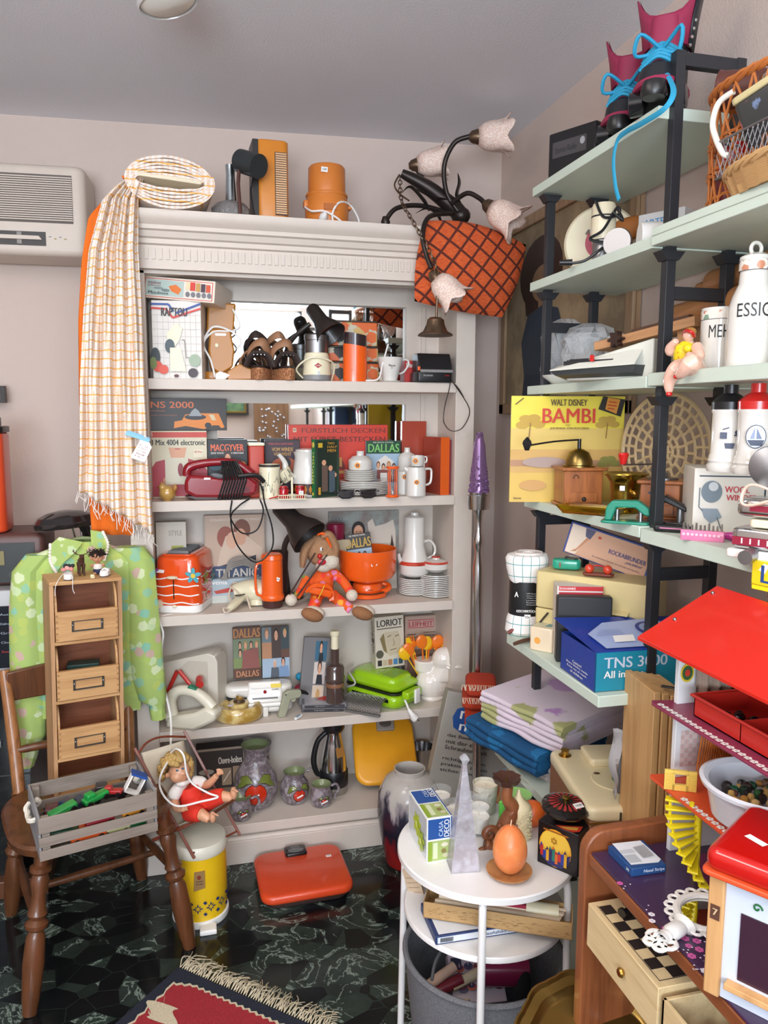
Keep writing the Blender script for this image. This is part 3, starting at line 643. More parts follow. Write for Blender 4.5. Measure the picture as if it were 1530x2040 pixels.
G().rb(0,0,0,w*.98,.1,h*.36,BLK,r=.008,e=.004).obj('body',t)
g=G();g.loft([[(x,y,z)for x,y in((-w*.44,a),(w*.5,a),(w*.5,.045),(-w*.44,.045))]for z,a in((h*.36,-.046),(h*.55,-.042),(h*.97,-.02))],BLK);g.obj('flash_cover',t,bev=.004)
g=G();g.bx(-w*.42,w*.5,-.0525,-.046,h*.33,h*.42,C('8b8786'));g.obj('trim_strip',t)
g=G();g.rb(-w*.46,-.05,h*.38,.008,.006,.014,ORG,r=.001,e=.001);g.obj('shutter_button',t)
g=G();g.T=TR(0,-.0505,0);g.text('POLAROID',-w*.33,-w*.07,h*.2,h*.25,C('b9b9b9'));g.text('600',w*.28,w*.4,h*.21,h*.25,RED);g.obj('lettering',t)
o0=L
def S_(px,py,Y=2.575):return at(px,py,Y=Y)-o0
G().tube([S_(897,757),S_(895,775),S_(886,810,2.56),S_(884,840,2.56),S_(898,858,2.56),S_(918,855,2.56),S_(932,835,2.56),S_(935,815,2.56),S_(924,793,2.56),S_(908,770,2.57),S_(899,757)],.0035,BLK,6,6,flat=.4).obj('wrist_strap',t)
G().tube([S_(903,762,2.565),S_(914,775,2.56),S_(924,792,2.56)],.006,BLK,6,5,flat=.3).obj('strap_pad',t)
L,w,h=bb(806,718,832,757,Y=2.68,Z=S1,d=.08)
carton('red_box','small red carton behind the porcelain filter cone','box',L+Vector((.01,0,0)),w*1.3,.06,h,C('c8322b'),front=[('t','Filter',.1,.1,.6,.3,WH2)])
L,w,h=bb(893,718,908,757,Y=2.66,Z=S1,d=.08)
carton('red_box','narrow red carton behind the black instant camera','box',L-Vector((.006,0,0)),w,.06,h*1.02,C('b8262b'))
# shelf 2
y2=2.62
L,w,h=bb(285,858,413,1000,Y=2.72,Z=S2,d=.1)
RL=[('r',0,.02,1,.1,C('c9402f'))]
t=carton('hand_mixer_box','hand mixer carton showing a person in red holding a cream mixer','box',(L.x,2.76,S2),w,.1,h,C('dcd3b6'),front=RL+[('t','PHILIPS',.02,.03,.16,.08,WH2),('t','3 Mix 4004 electronic',.13,.13,.97,.215,INK),('p',[(.4,.25),(.68,.25),(.64,.42),(.44,.42)],SKIN),('e',.54,.27,.05,.01,C('c06a5c')),('p',[(.08,.98),(.1,.6),(.2,.46),(.44,.4),(.64,.4),(.9,.47),(1,.6),(1,.98)],C('b03241')),('p',[(.3,.98),(.3,.72),(.42,.62),(.5,.98)],SKN2),('r',.34,.4,.7,.8,C('d8d1b8')),('e',.58,.58,.045,.1,C('8d2b30')),('r',.79,.28,.93,.4,C('e6dcc0')),('t','180 Watt',.8,.3,.92,.33,C('c24b3a')),('r',.7,.48,.85,.58,C('efe6e0'))])
t=carton('food_slicer_box','dark carton with orange citrus press picture on the hand mixer carton','box',(L.x+.035,2.76,S2+h+.001),.275,.1,.107,C('35302f'),rz=2,front=[('t','TNS 2000',.0,.1,.6,.3,C('e07038')),('t','Universalhobel',.05,.36,.26,.41,C('b0684a')),('t','Saftpresse mit Umschaltung',.05,.5,.4,.55,C('b0684a')),('p',[(.36,.93),(.37,.72),(.46,.68),(.5,.5),(.66,.46),(.9,.46),(.97,.9),(.93,.93),(.9,.84),(.83,.84),(.72,.96),(.5,.86)],C('e2862f')),('e',.62,.58,.13,.09,C('2b2c30')),('p',[(.54,.55),(.58,.38),(.62,.3),(.66,.38),(.7,.55)],C('9aa0a4')),('p',[(.78,.5),(.84,.5),(.87,.68),(.82,.68)],C('d8c7a0')),('e',.77,.84,.04,.09,C('26262a'))])
# ceramic hen
L,w,h=bb(314,962,352,999,Y=2.6,Z=S2,d=.04)
HEN=M('c9a157',.2,0,'blotch',col2='a9793a',coat=.5)
g=G();g.ell((0,0,h*.42),(w*.46,.026,h*.42),HEN);g.ell((-w*.25,0,h*.74),(w*.2,.014,h*.22),HEN);g.tube([(w*.2,0,h*.5),(w*.42,0,h*.7),(w*.38,0,h*.9)],[.012,.008,.002],HEN,8,4);g.ell((-w*.3,0,h*.98),(.003,.002,.005),HEN,8);g.lathe([(.014,0),(.012,.008)],HEN,12)
t=thing('ceramic_hen','small glazed yellow ceramic hen at left end of the shelf','figurine',L);g.obj('hen_body',t,remesh=.0016)
G().cyl((-w*.42,0,h*.74),(-w*.56,0,h*.70),.003,C('7d4a22'),.0005,8).obj('beak',t)
# dark red hand vacuum
L,w,h=bb(367,918,517,993,Y=2.6,Z=S2,d=.08)
DR=M('8e1d28',.22,0,'gloss',coat=.5)
t=thing('handheld_vacuum','dark red handheld vacuum wrapped in black cord','vacuum cleaner',L)
g=G();prof=[(-w*.5,h*.2),(-w*.36,h*.06),(0,h*.04),(w*.46,h*.1),(w*.5,h*.42),(w*.36,h*.62),(.0,h*.58),(-w*.44,h*.66),(-w*.5,h*.5)]
g.prism(prof,-.035,.035,DR);g.obj('body',t,bev=.012)
g=G();g.tube([(-w*.47,0,h*.6),(-w*.42,0,h*.84),(-w*.1,0,h*.95),(w*.2,0,h*.9),(w*.42,0,h*.6)],[.014,.016,.013,.014,.016],DR,12,6);g.obj('handle',t)
g=G();g.prism([(-w*.5,h*.1),(-w*.35,h*.0),(-w*.0,0),(0,h*.08),(-w*.36,h*.12)],-.03,.03,C('4a3b3c'));g.obj('nozzle',t,bev=.003)
g=G();g.ell((-w*.06,-.037,h*.62),(.024,.004,.009),C('5d5f63'),14,(0,12,0));g.obj('badge',t)
g=G()
for i in range(9):g.cyl((w*.0+i*.006,-.012-.002*(i%3),h*.98),(w*(-.02)+i*.009+.01,-.046,h*.5),.0032,BLK,n=6).cyl((w*(-.02)+i*.009+.01,-.046,h*.5),(w*(-.06)+i*.009,-.04,h*.02),.0032,BLK,n=6)
g.obj('cord_coil',t)
G().tube([(w*.22,-.04,h*.6),(w*.45,-.045,h*.62),(w*.56,-.04,h*.45)],.008,BLK,8,6).obj('strain_relief',t)
G().tube([(w*.5,-.04,h*.45),(w*.54,-.045,h*.2),(w*.56,-.05,-.01),(w*.66,-.055,-.1),(w*.64,-.055,-.17),(w*.42,-.055,-.21),(w*.18,-.05,-.15),(w*.1,-.05,-.06),(w*.2,-.06,-.02),(w*.36,-.045,.004)],.0028,BLK,6,8).obj('cord',t)
G().tube([(w*.12,-.05,.0),(w*.1,-.055,-.06),(w*.25,-.055,-.11),(w*.45,-.055,-.1),(w*.54,-.05,-.04),(w*.5,-.045,.0)],.0028,BLK,6,8).obj('cord',t)
g=G();
for i in range(6):g.bx(w*.25+i*.005,w*.25+.003+i*.005,-.036,-.034,h*.16,h*.32,C('5a1019'))
g.obj('air_vent',t)
g=G();g.T=TR(-w*.2,-.038,h*.55);g.fp([(-.011,-.003),(.01,-.003),(.011,.003),(-.009,.004)],WH2);g.obj('price_sticker',t)
# media cases
def face(u,v,r,hair,skin=SKIN,k=1.25):
 return[('e',u,v-r*.25*k,r*1.12,r*1.15*k,C(hair)),('e',u,v+r*.12,r*.8,r*k,skin),('e',u-r*.3,v,r*.1,r*.07,INK),('e',u+r*.3,v,r*.1,r*.07,INK),('e',u,v+r*.6,r*.25,r*.07,C('b05a4e'))]
L,w,h=bb(414,876,494,965,Y=2.70,Z=None);
carton('dvd_box_set','black boxed set with a fiery cover behind the vacuum','dvd box',(L.x,2.74,S2),w,.05,at(454,876,Y=2.70).z-S2,C('1a1c20'),bev=.001,front=[('t','MACGYVER',.08,.08,.9,.2,C('e8683f')),('t','SEINE WAFFE IST SEIN VERSTAND',.08,.22,.9,.25,WHT),('e',.2,.42,.2,.12,C('2e5660')),('e',.85,.5,.14,.12,C('d98b3a')),('p',[(.2,.95),(.3,.5),(.6,.48),(.8,.6),(.85,.95)],C('3a2b22'))]+face(.5,.36,.1,'3a2416'))
L,w,h=bb(496,884,528,990,Y=2.66,Z=S2,d=.06)
t=thing('storage_canister','tall red orange plastic canister with cream lid behind vacuum','canister',L)
G().rb(0,0,0,w*.95,.06,h*.96,C('bf3e2c'),r=.006).obj('body',t);G().rb(0,0,h*.96,w*1.02,.064,h*.05,CREAM,r=.006,e=.002).obj('lid',t)
L,w,h=bb(528,876,598,990,Y=2.74,Z=S2,d=.02)
carton('dvd_case','dvd case with dark painted film cover behind the coffee pot','dvd case',L,w,.018,h,C('2b2022'),front=[('r',.03,.03,.97,.97,C('3a2430')),('t','VIVIEN LEIGH CLARK GABLE',.1,.06,.8,.09,C('c04a4a')),('t','VOM WINDE',.2,.14,.8,.21,C('c2954a')),('t','VERWEHT',.25,.23,.75,.29,C('c2954a')),('e',.55,.5,.4,.18,C('b4552b')),('e',.6,.42,.14,.1,C('1d1918'))])
# patterned tin and cup
def pencil_lines(g,r,z0,z1,n=9):
 for i in range(n):
  a0=radians(-170+i*160/n);z=ru(z0,z1-.02);pts=[]
  for k in range(4):pts.append((r*cos(a0+k*.14),r*sin(a0+k*.14),min(z1,z+ru(-.012,.02)*k)))
  g.tube(pts,.0006,INK,4,4)
L,w,h=bb(518,926,560,992,Y=2.6,Z=S2,d=.06)
t=thing('beaker','cream beaker with fine black line drawing and red cord beside it','beaker',L)
G().lathe([(w*.46,0),(w*.5,.003),(w*.5,h*.92),(w*.5,h),(w*.46,h),(w*.44,.006),(0,.005)],CREAM,28,c1=False).obj('body',t)
G().lathe([(w*.505,h*.93),(w*.515,h*.95),(w*.515,h),(w*.49,h)],C('3b3634'),28,c0=False,c1=False).obj('rim_band',t)
g=G();pencil_lines(g,w*.505,.01,h*.85,10);g.ell((-w*.35,-w*.36,h*.3),(.007,.002,.01),BLK,8);g.obj('line_drawing',t)
g=G();g.tube([(w*.2,-w*.5,.004),(w*.5,-w*.6,.02),(w*.9,-w*.5,.028)],.002,RED,6,5).tube([(-w*.1,-w*.6,.003),(w*.5,-w*.7,.012),(w*.9,-w*.6,.004)],.002,RED,6,5);g.obj('red_cord',t)
L2=at(577,940,Y=2.66)
t=thing('teacup','cream cup with black line drawing tipped over the beaker','cup',L2-Vector((0,0,.03)),ry=-40)
G().lathe([(.012,0),(.02,.003),(.027,.025),(.03,.045),(.027,.045),(.022,.02),(0,.008)],CREAM,24,c1=False).obj('bowl',t)
g=G();pencil_lines(g,.0285,.01,.04,7);g.obj('line_drawing',t)
G().tube([(-.028,0,.04),(-.05,0,.035),(-.045,0,.012),(-.024,0,.01)],.003,CREAM,8,5).obj('handle',t)
# cruet set
L,w,h=bb(553,938,612,991,Y=2.57,Z=S2,d=.03)
t=thing('cruet_basket','cream plastic lattice basket with centre handle','cruet stand',L)
g=G();g.cb(0,0,0,w*.96,.03,.003,CREAM)
for i in range(13):
 for y in(-.0155,.0145):g.bx(-w*.47+i*w*.94/13,-w*.47+i*w*.94/13+.0018,y,y+.0012,0,.015,CREAM)
g.tube([(-w*.49,-.016,.015),(w*.49,-.016,.015),(w*.49,.016,.015),(-w*.49,.016,.015)],.0018,CREAM,6,closed=True);g.obj('basket',t)
G().bx(-.003,.003,-.003,.003,.002,.075,CREAM).obj('handle',t)
for sx,lb_ in((-1,'red shaker at left in the cream cruet basket'),(1,'red shaker at right in the cream cruet basket with price label')):
 s_=thing('salt_shaker',lb_,'shaker',L+Vector((sx*w*.28,0,.0035)));s_.scale=(1.25,1.1,1.3);rr=M('b0151f',.2,0,'gloss',coat=.5)
 G().lathe([(.0115,0),(.0125,.003),(.0125,.026),(.009,.032),(0,.033)],rr,20).obj('body',s_)
 G().lathe([(.0126,.024),(.0128,.026),(.0126,.028)],C('8c0f18'),20,c0=False,c1=False).obj('seam_ring',s_)
 if sx>0:sticker(s_,.001,.015,-.0128,.012,.009)
 # white coffee pot on patterned warmer
L,w,h=bb(600,884,643,986,Y=2.64,Z=S2,d=.1)
W_=.093
t=thing('coffee_pot','white porcelain coffee pot with brown and orange diamond band below','coffee pot',(at(617,985,Y=2.64).x,2.69,S2))
t.scale=(1.22,1.22,1)
G().lathe([(.047,0),(.05,.004),(.047,.008)],PORC,32).obj('foot_ring',t)
G().lathe([(.046,.008),(.047,.045)],C('3b1a1a',.3),32,c0=False,c1=False).obj('brown_band',t)
g=G()
for i in range(9):
 a=radians(-160+i*18);
 for s_,m,rr in((1,GOLD,.0475),(.72,C('d9761f'),.0478)):
  g.add([((rr)*cos(a+da),rr*sin(a+da),.026+dz*s_)for da,dz in((-.1*s_,0),(0,-.016),(.1*s_,0),(0,.016))],[(0,1,2,3)],m)
g.obj('diamond_pattern',t)
G().lathe([(.047,.045),(.048,.05),(.042,.085),(.036,.135),(.04,.155),(.037,.155),(.033,.13)],PORC,32,c0=False,c1=False).obj('body',t)
G().lathe([(.034,.155),(.034,.162),(.02,.166),(0,.167)],PORC,28).obj('lid',t)
G().tube([(-.036,-.01,.06),(-.062,-.02,.085),(-.068,-.022,.12),(-.085,-.025,.148)],[.014,.011,.008,.006],PORC,12,6).obj('spout',t)
# poster book
L,w,h=bb(575,846,773,962,Y=2.78,Z=None)
w0=w;ztop=at(674,846,Y=2.78).z
t=carton('cookery_book','large red book about table setting standing against the mirror','book',(L.x,2.795,S2),w,.02,ztop-S2,C('9a3a33'),front=[('r',.005,.005,.995,.995,C('d03a26')),('r',.045,.05,.08,.11,C('d8b89a')),('t','FF',.052,.065,.073,.095,INK),('t','FÜRSTLICH DECKEN',.13,.035,.97,.12,C('7a2d22')),('t','MIT FÜRST-BESTECKEN',.05,.16,.97,.25,C('6a1f1a'))]+[('p',[(.5+.12*i,.5),(.53+.12*i,.5),(.56+.12*i,.6),(.56+.12*i,.66),(.47+.12*i,.66),(.47+.12*i,.6)],C('7d2a22'))for i in range(2)]+[('r',.505+.12*i,.48,.53+.12*i,.62,C('cf9a52'))for i in range(2)]+[('r',.48,.68,.6,.72,C('d8a45a'))])
L,w,h=bb(641,876,671,988,Y=2.585,Z=S2,d=.1)
carton('dvd_case','slim dvd case with green spine and three men on the cover','dvd case',(L.x-.004,2.635,S2),.017,.11,h,C('1f5a38'),rz=-58,front=[('r',0,0,1,1,C('1c6b3c')),('e',.5,.09,.35,.05,C('cdbb55'))]+[('t',c_,.3,.22+.055*i,.75,.26+.055*i,C('e8dd6a'))for i,c_ in enumerate('TWOHALFMEN')]+[('e',.5,.93,.3,.03,C('cdbb55'))],right=[('r',0,0,1,1,C('2f4738')),('r',.1,.03,.9,.97,C('22332a')),('r',.12,.06,.3,.14,C('d9b93a')),('t','TWO',.5,.05,.8,.09,GOLD),('t','HALF',.5,.11,.9,.15,GOLD),('t','MEN',.5,.17,.85,.22,GOLD),('e',.35,.4,.09,.05,SKIN),('e',.62,.5,.09,.05,SKIN),('e',.8,.62,.08,.04,SKIN),('r',.25,.45,.5,.9,C('6d5a50')),('r',.55,.55,.8,.92,C('51606a')),('r',.1,.82,.2,.95,GOLD)])
# flowers decal
def flower(g,x,y,z,r,back=0):
 Y_,Or,Br=C('f0b23a'),C('dd7422'),C('5a2412')
 for m,rr,n in((Y_,r,12),(Or,r*.78,12),(Br,r*.4,1)):
  if n==1:pts=[(x+rr*cos(2*PI*j/16),z+rr*sin(2*PI*j/16))for j in range(16)]
  else:pts=[(x+rr*(1 if j%2 else.72)*cos(PI*j/n),z+rr*(1 if j%2 else.72)*sin(PI*j/n))for j in range(2*n)]
  g.fp(pts,m)
 g.fp([(x+r*.14*cos(2*PI*j/12),z+r*.14*sin(2*PI*j/12))for j in range(12)],CREAM)
def decal(parent,x,z,y,r,ang=0):
 g=G();g.T=TR(0,0,0,rz=ang)@TR(0,y-.001,0);flower(g,x,0,z,r);return g.obj('flower_decal',parent)
px_c=734
L=Vector((at(px_c,985,Y=2.6).x,2.68,S2))
for i in range(8):
 t=thing('dinner_plate' if i<8 else'plate','white plate in the lower, wider stack behind the sunglasses','plate',L+Vector((0,0,i*.0058)),group='white plates in the wide stack')
 G().lathe([(.05,0),(.055,.001),(.083,.0065),(.087,.009),(.087,.0112),(.08,.0105),(.052,.004),(0,.004)],PORC,36,c1=False).obj('plate_body',t)
for i in range(5):
 t=thing('saucer','white saucer in the narrower stack on top of the wide plates','saucer',L+Vector((-.012,-.002,.047+i*.0072)),group='white saucers stacked on the plates')
 G().lathe([(.035,0),(.04,.001),(.058,.011),(.06,.0135),(.057,.0135),(.037,.004),(0,.004)],PORC,36,c1=False).obj('saucer_body',t)
B_=L+Vector((-.012,-.002,.047+5*.0072+.004))
t=thing('sugar_bowl','white lidded sugar bowl with sunflower decal on the saucer stack','sugar bowl',B_)
G().lathe([(.03,0),(.038,.002),(.042,.008),(.042,.034)],PORC,32).obj('bowl',t)
G().lathe([(.043,.034),(.043,.036),(.028,.05),(.013,.054),(.013,.066),(.015,.069),(0,.07)],PORC,32).obj('lid',t)
decal(t,0,.02,-.042,.012,-25)
# sunglasses
L,w,h=bb(673,966,751,985,Y=2.565,Z=S2,d=.03)
t=thing('sunglasses','dark rectangular sunglasses lying in front of the plate stack','sunglasses',L);t.scale=(1.12,1,1.35)
LN=M('2b2426',.08,coat=.6)
for sx in(-1,1):
 c=sx*w*.25;g=G();g.T=TR(c,-.01,.012,rx=-8);g.prism([(-.024,.006),(.024,.007),(.022,-.006),(.01,-.010),(-.012,-.010),(-.023,-.004)],-.001,.001,LN);g.obj('lens',t)
 g=G();g.T=TR(c,-.01,.012,rx=-8);g.tube([(-.026,0,.008),(.026,0,.009),(.024,0,-.007),(.01,0,-.0115),(-.012,0,-.0115),(-.025,0,-.005)],.0018,BLKG,6,closed=True);g.obj('rim',t)
 G().tube([(sx*w*.49,-.01,.018),(sx*w*.47,.03,.012),(sx*w*.2,.05,.004)],.0022,BLKG,6,4).obj('temple',t)
G().tube([(-.006,-.01,.016),(0,-.012,.02),(.006,-.01,.016)],.002,BLKG,6,4).obj('bridge',t)
L,w,h=bb(729,878,797,970,Y=2.76,Z=None);ztop=at(760,878,Y=2.76).z
carton('dvd_case','dvd case with green title band behind the plate stack','dvd case',(L.x,2.765,S2),w,.016,ztop-S2,C('9fb7c8'),front=[('r',0,0,1,.25,C('1c4a33')),('t','DALLAS',.06,.06,.95,.22,C('7fc46a')),('t','DIE ERSTE STAFFEL',.2,.02,.8,.045,C('d9e6d0')),('r',0,.25,1,1,C('9fb9cd')),('p',[(.3,.4),(.55,.28),(.8,.4),(.8,.6),(.3,.6)],WHT)]+sum([face(.35+.15*i,.48+.04*(i%2),.05,['6a4424','2b1d16','a87b42','3a2a20'][i])for i in range(4)],[])+[('r',.3,.56,.95,.8,C('8a4a44')),('r',.4,.62,.6,.8,C('e6e0d8'))])
# hourglass
L,w,h=bb(771,929,797,983,Y=2.565,Z=S2,d=.026)
t=thing('hourglass','orange plastic hourglass egg timer on the shelf front','hourglass',L)
for z in(0,h-.009):G().lathe([(w*.47,z),(w*.5,z+.002),(w*.5,z+.007),(w*.45,z+.009)],ORG,24).obj('end_disc',t)
for i in range(4):a=PI/4+i*PI/2;G().lathe([(.0018,.008),(.0024,h*.3),(.0014,h*.5),(.0024,h*.7),(.0018,h-.008)],ORG,8,c=(w*.36*cos(a),w*.36*sin(a),0)).obj('post',t)
G().lathe([(.0055,.009),(.006,.02),(.001,h*.5),(.006,h-.02),(.0055,h-.009)],M('e9eef0',.05,kind='glass'),16).obj('glass_bulb',t)
G().lathe([(.004,.010),(.0035,.02),(.0004,.024)],WH2,12).obj('sand',t)
# jugs
def jug(name,label,L,w,h,spout=True,dec=(0,0),lidded=False):
 t=thing(name,label,'jug',L);
 G().lathe([(w*.46,0),(w*.5,.003),(w*.49,h*.85),(w*.45,h*.93),(w*.45,h),(w*.42,h),(w*.42,h*.2)],PORC,32,c1=False).obj('body',t)
 if spout:G().tube([(-w*.4,0,h*.86),(-w*.55,0,h*.95),(-w*.62,0,h*.98)],[.009,.007,.003],PORC,10,3).obj('spout',t)
 G().tube([(w*.44,0,h*.92),(w*.75,0,h*.92),(w*.8,0,h*.75),(w*.74,0,h*.45),(w*.45,0,h*.36)],.0042,PORC,8,6).obj('handle',t)
 if dec[1]:decal(t,0,h*dec[0],-w*.5,dec[1],-12 if spout else-40)
 return t
Lb=Vector((at(815,985,Y=2.7).x,2.73,S2))
t=thing('coffee_pot','tall white lidded coffee pot behind the small jugs','coffee pot',Lb)
G().lathe([(.034,0),(.036,.004),(.036,.05),(.033,.125),(.034,.13)],PORC,32).obj('body',t)
G().lathe([(.034,.13),(.026,.142),(.012,.148),(.01,.16),(.012,.165),(0,.166)],PORC,28).obj('lid',t)
G().tube([(.03,0,.128),(.06,0,.13),(.064,0,.1),(.066,0,.05),(.036,0,.03)],.005,PORC,8,7).obj('handle',t)
decal(t,-.012,.05,-.036,.014,-12)
L,w,h=bb(813,931,852,983,Y=2.575,Z=S2,d=.05);jug('milk_jug','white milk jug with sunflower decal at front right',L,w,h,True,(.5,.011))
L,w,h=bb(793,940,811,984,Y=2.64,Z=S2,d=.05);
t=thing('mug','white cylindrical cup half hidden between hourglass and milk jug','cup',L+Vector((.012,0,0)));G().lathe([(.02,0),(.022,.002),(.022,h),(.02,h),(.019,.01)],PORC,28,c1=False).obj('body',t);decal(t,0,h*.78,-.022,.011,-10)
L,w,h=bb(811,906,840,935,Y=2.62,Z=None);t=thing('teacup','white cup with sunflower decal stacked on the milk jug','cup',Vector((L.x+.004,2.6,S2+at(832,931,Y=2.575).z-S2)))
G().lathe([(.014,0),(.02,.003),(.0235,.012),(.0245,.04),(.022,.04),(.02,.01)],PORC,28,c1=False).obj('body',t);decal(t,-.004,.022,-.0235,.012,-20)
G().tube([(.022,0,.034),(.034,0,.034),(.034,0,.018),(.022,0,.014)],.003,PORC,8,5).obj('handle',t)
# albums
L1_,w,h=bb(797,839,845,978,Y=2.80,Z=S2,d=.02)
t=carton('photo_album','shiny brick red album standing at the mirror edge','album',(L1_.x,2.785,S2),w,.02,h,M('a8432f',.3,coat=.3))
L1_,w,h=bb(848,842,893,978,Y=2.62,Z=S2,d=.02)
carton('photo_album','orange red album with broad rounded spine next to the white jugs','album',(at(872,975,Y=2.66).x,2.68,S2),.035,.13,.205,M('c9532a',.3,coat=.3),rz=10,left=[('r',0,0,1,1,M('a8432f',.3,coat=.3))],front=[('r',0,0,1,1,M('e2611f',.35,coat=.2))])
carton('book','thin dark red book at the right end beside the orange album','book',(at(897,975,Y=2.62).x,2.70,S2),.014,.13,.195,C('93242c'))
# shelf 3
def B3(x0,y0,x1,yb,d=0,dz=0):return bb(x0,y0,x1,yb,Z=S3+dz,d=d)
L,w,h=bb(312,1040,372,1180,Y=2.74,Z=S3,d=.04)
carton('style_book','white book with outlined title and green figure behind the striped toaster','book',L,w,.04,h,C('cfc6b8'),front=[('t',c_,.1,.86-.1*i,.34,.93-.1*i,C('6d655d'))for i,c_ in enumerate('afarit')]+[('t','STYLE',.42,.1,.86,.16,C('a39a90')),('r',.5,.28,.9,.52,C('a8a83a')),('p',[(.5,.52),(.9,.52),(.98,.75),(.45,.8)],C('3f5a34'))])
# toaster
L,w,h=bb(312,1118,425,1231,Z=S3,d=.26)
L=Vector((at(366,1228,Z=S3).x+.008,2.735,S3))
TO=M('e8521d',.15,0,'gloss',coat=.7)
t=thing('toaster','orange toaster painted with white stripes and turquoise and green flowers','toaster',L,rz=-17)
tw,td,th=.168,.225,.195
G().rb(0,0,0,tw*.98,td*.98,.03,WH2,r=.03,e=.006).obj('base',t)
g=G();g.rb(0,0,.018,tw,td,th-.018,TO,r=.035,e=.018,tw=.86,td=.92);g.obj('body',t)
g=G();g.rb(0,0,th-.003,tw*.66,td*.8,.006,TO,r=.02,e=.003);g.bx(-.04,.04,-.08,.08,th-.02,th+.0035,C('3c3a3a'));g.obj('slot_frame',t)
g=G()
for i in range(7):g.bx(-.034,.034,-.07+i*.022,-.066+i*.022,th+.003,th+.012,STEEL)
o=g.obj('wire_rack',t)
def lean(z):return-td/2*(1-(z/th)*.075)-.0015
g=G();g.e=.0005
for k,z in enumerate((.036,.064,.094,.12)):
 pts=[(-tw*.47+i*tw*.94/14,z+.003*sin(i*.9+k))for i in range(15)];g.T=TR(0,lean(z),0)
 for(a,b),(c_,d_)in zip(pts,pts[1:]):g.fp([(a,b-.0022),(c_,d_-.0022),(c_,d_+.0022),(a,b+.0022)],WH2);g.e=.0005
g.obj('painted_stripes',t);g=G();g.e=.0005
for sd in(1,):
 for k,z in enumerate((.03,.055,.085,.115)):
  g.T=TR(tw/2*(1-z/th*.13)+.001,0,0,rz=90);pts=[(-td*.38+i*td*.76/14,z+.008+.004*sin(i*.9+k))for i in range(15)]
  for(a,b),(c_,d_)in zip(pts,pts[1:]):g.fp([(a,b-.0022),(c_,d_-.0022),(c_,d_+.0022),(a,b+.0022)],WH2);g.e=.0005
g.obj('painted_stripes',t)
def petals(g,cx,cz,r,m,mc,n=5,w_=.42):
 for i in range(n):
  a=2*PI*i/n+.3;g.fp([(cx+r*.55*cos(a)+r*.45*cos(b)*cos(a)-r*w_*.6*sin(b)*sin(a),cz+r*.55*sin(a)+r*.45*cos(b)*sin(a)+r*w_*.6*sin(b)*cos(a))for b in[2*PI*j/10 for j in range(10)]],m)
 g.fp([(cx+r*.28*cos(2*PI*j/12),cz+r*.28*sin(2*PI*j/12))for j in range(12)],mc)
g=G();g.T=TR(.0,lean(.12)-.001,0);petals(g,tw*.36,.13,.028,C('4fa9b8'),C('e8c33a'));petals(g,-tw*.44,.145,.02,C('8c4a9a'),C('e8c33a'))
g.T=TR(tw/2*.93+.001,0,0,rz=90);petals(g,-td*.16,.11,.028,C('9ab02c'),C('d0584a'));g.fp([(-td*.17,.08),(-td*.15,.08),(-td*.18,.03),(-td*.2,.03)],C('5f8a3a'));petals(g,td*.2,.1,.025,C('4fa9b8'),GOLD);g.obj('painted_flowers',t)
g=G();g.T=TR(-.006,lean(.07)-.001,0);g.bx(-.0014,.0014,-.002,.0,.05,.115,BLK);g.obj('lever_slot',t)
g=G();g.ell((-.008,lean(.12)-.012,.125),(.02,.013,.006),CREAM,14);g.obj('lever',t)
g=G();g.cyl((-tw*.34,lean(.03)-.012,.034),(-tw*.34,lean(.03)+.006,.034),.014,CREAM,n=20);g.obj('browning_dial',t)
g=G();g.ell((tw*-.02,lean(.02)-.004,.026),(.008,.004,.005),CREAM);g.obj('button',t)
g=G();g.T=TR(-tw*.3,lean(.145)-.002,.145,rx=-8);g.prism([(-.013,-.006),(.012,-.007),(.014,.003),(-.012,.006)],-.001,0,WH2);g.obj('price_sticker',t)
P=[at(318,1232,Y=2.60)-L,at(325,1262,Y=2.58)-L,at(322,1300,Y=2.58)-L,at(326,1360,Y=2.57)-L,at(340,1430,Y=2.55)-L,at(340,1490,Y=2.45)-L]
g=G();g.T=TR(rz=17);g.tube([P[0]+Vector((.04,.03,0.004))]+P,.0035,WH2,8,7);g.obj('cord',t)
# film books at the back
L,w,h=bb(407,1024,528,1165,Y=2.80,Z=None);zt=at(460,1026,Y=2.80).z
t=carton('film_book','large pale book with a couple embracing above a ship bow','book',(L.x,2.81,S3),w,.02,zt-S3,C('b9a592'),front=[('r',.03,.0,.97,1,C('c5ab96')),('t','LEONARDO DICAPRIO KATE WINSLET',.1,.04,.95,.07,C('e3d6c4')),('e',.35,.26,.14,.13,C('9a5240')),('e',.62,.18,.14,.13,C('7d4a34')),('p',[(.25,.45),(.35,.25),(.5,.2),(.7,.25),(.95,.4),(.95,.62),(.2,.62)],C('d5bda8')),('e',.45,.3,.09,.1,C('dcae92')),('e',.6,.26,.09,.1,C('d3a184')),('p',[(.25,.6),(.85,.48),(.84,.6)],C('3b3c44')),('r',.07,.6,.97,.78,C('3f4c6c')),('t','TITANIC',.18,.635,.88,.745,C('d8cfc0'))])
L,w,h=bb(420,1122,528,1180,Y=2.72,Z=S3)
t=carton('travel_book','pale blue book with red train nose lying before the embracing couple book','book',(L.x,2.765,S3),w,.03,.085,C('a8b8c0'),front=[('t','venia',.02,.05,.3,.22,WH2),('p',[(.05,.5),(.4,.35),(.75,.25),(.7,.5),(.1,.62)],C('b9443a')),('r',0,.7,1,1,C('c9ccc4'))])
g=G()
for i in range(6):g.tube([(-.06+i*.004,-.03,.0),(-.03,-.03,.035+i*.006),(.02,-.025,.05+i*.006),(.06+i*.004,-.02,.03+i*.004)],.0028,C('8e8a84'),6,7)
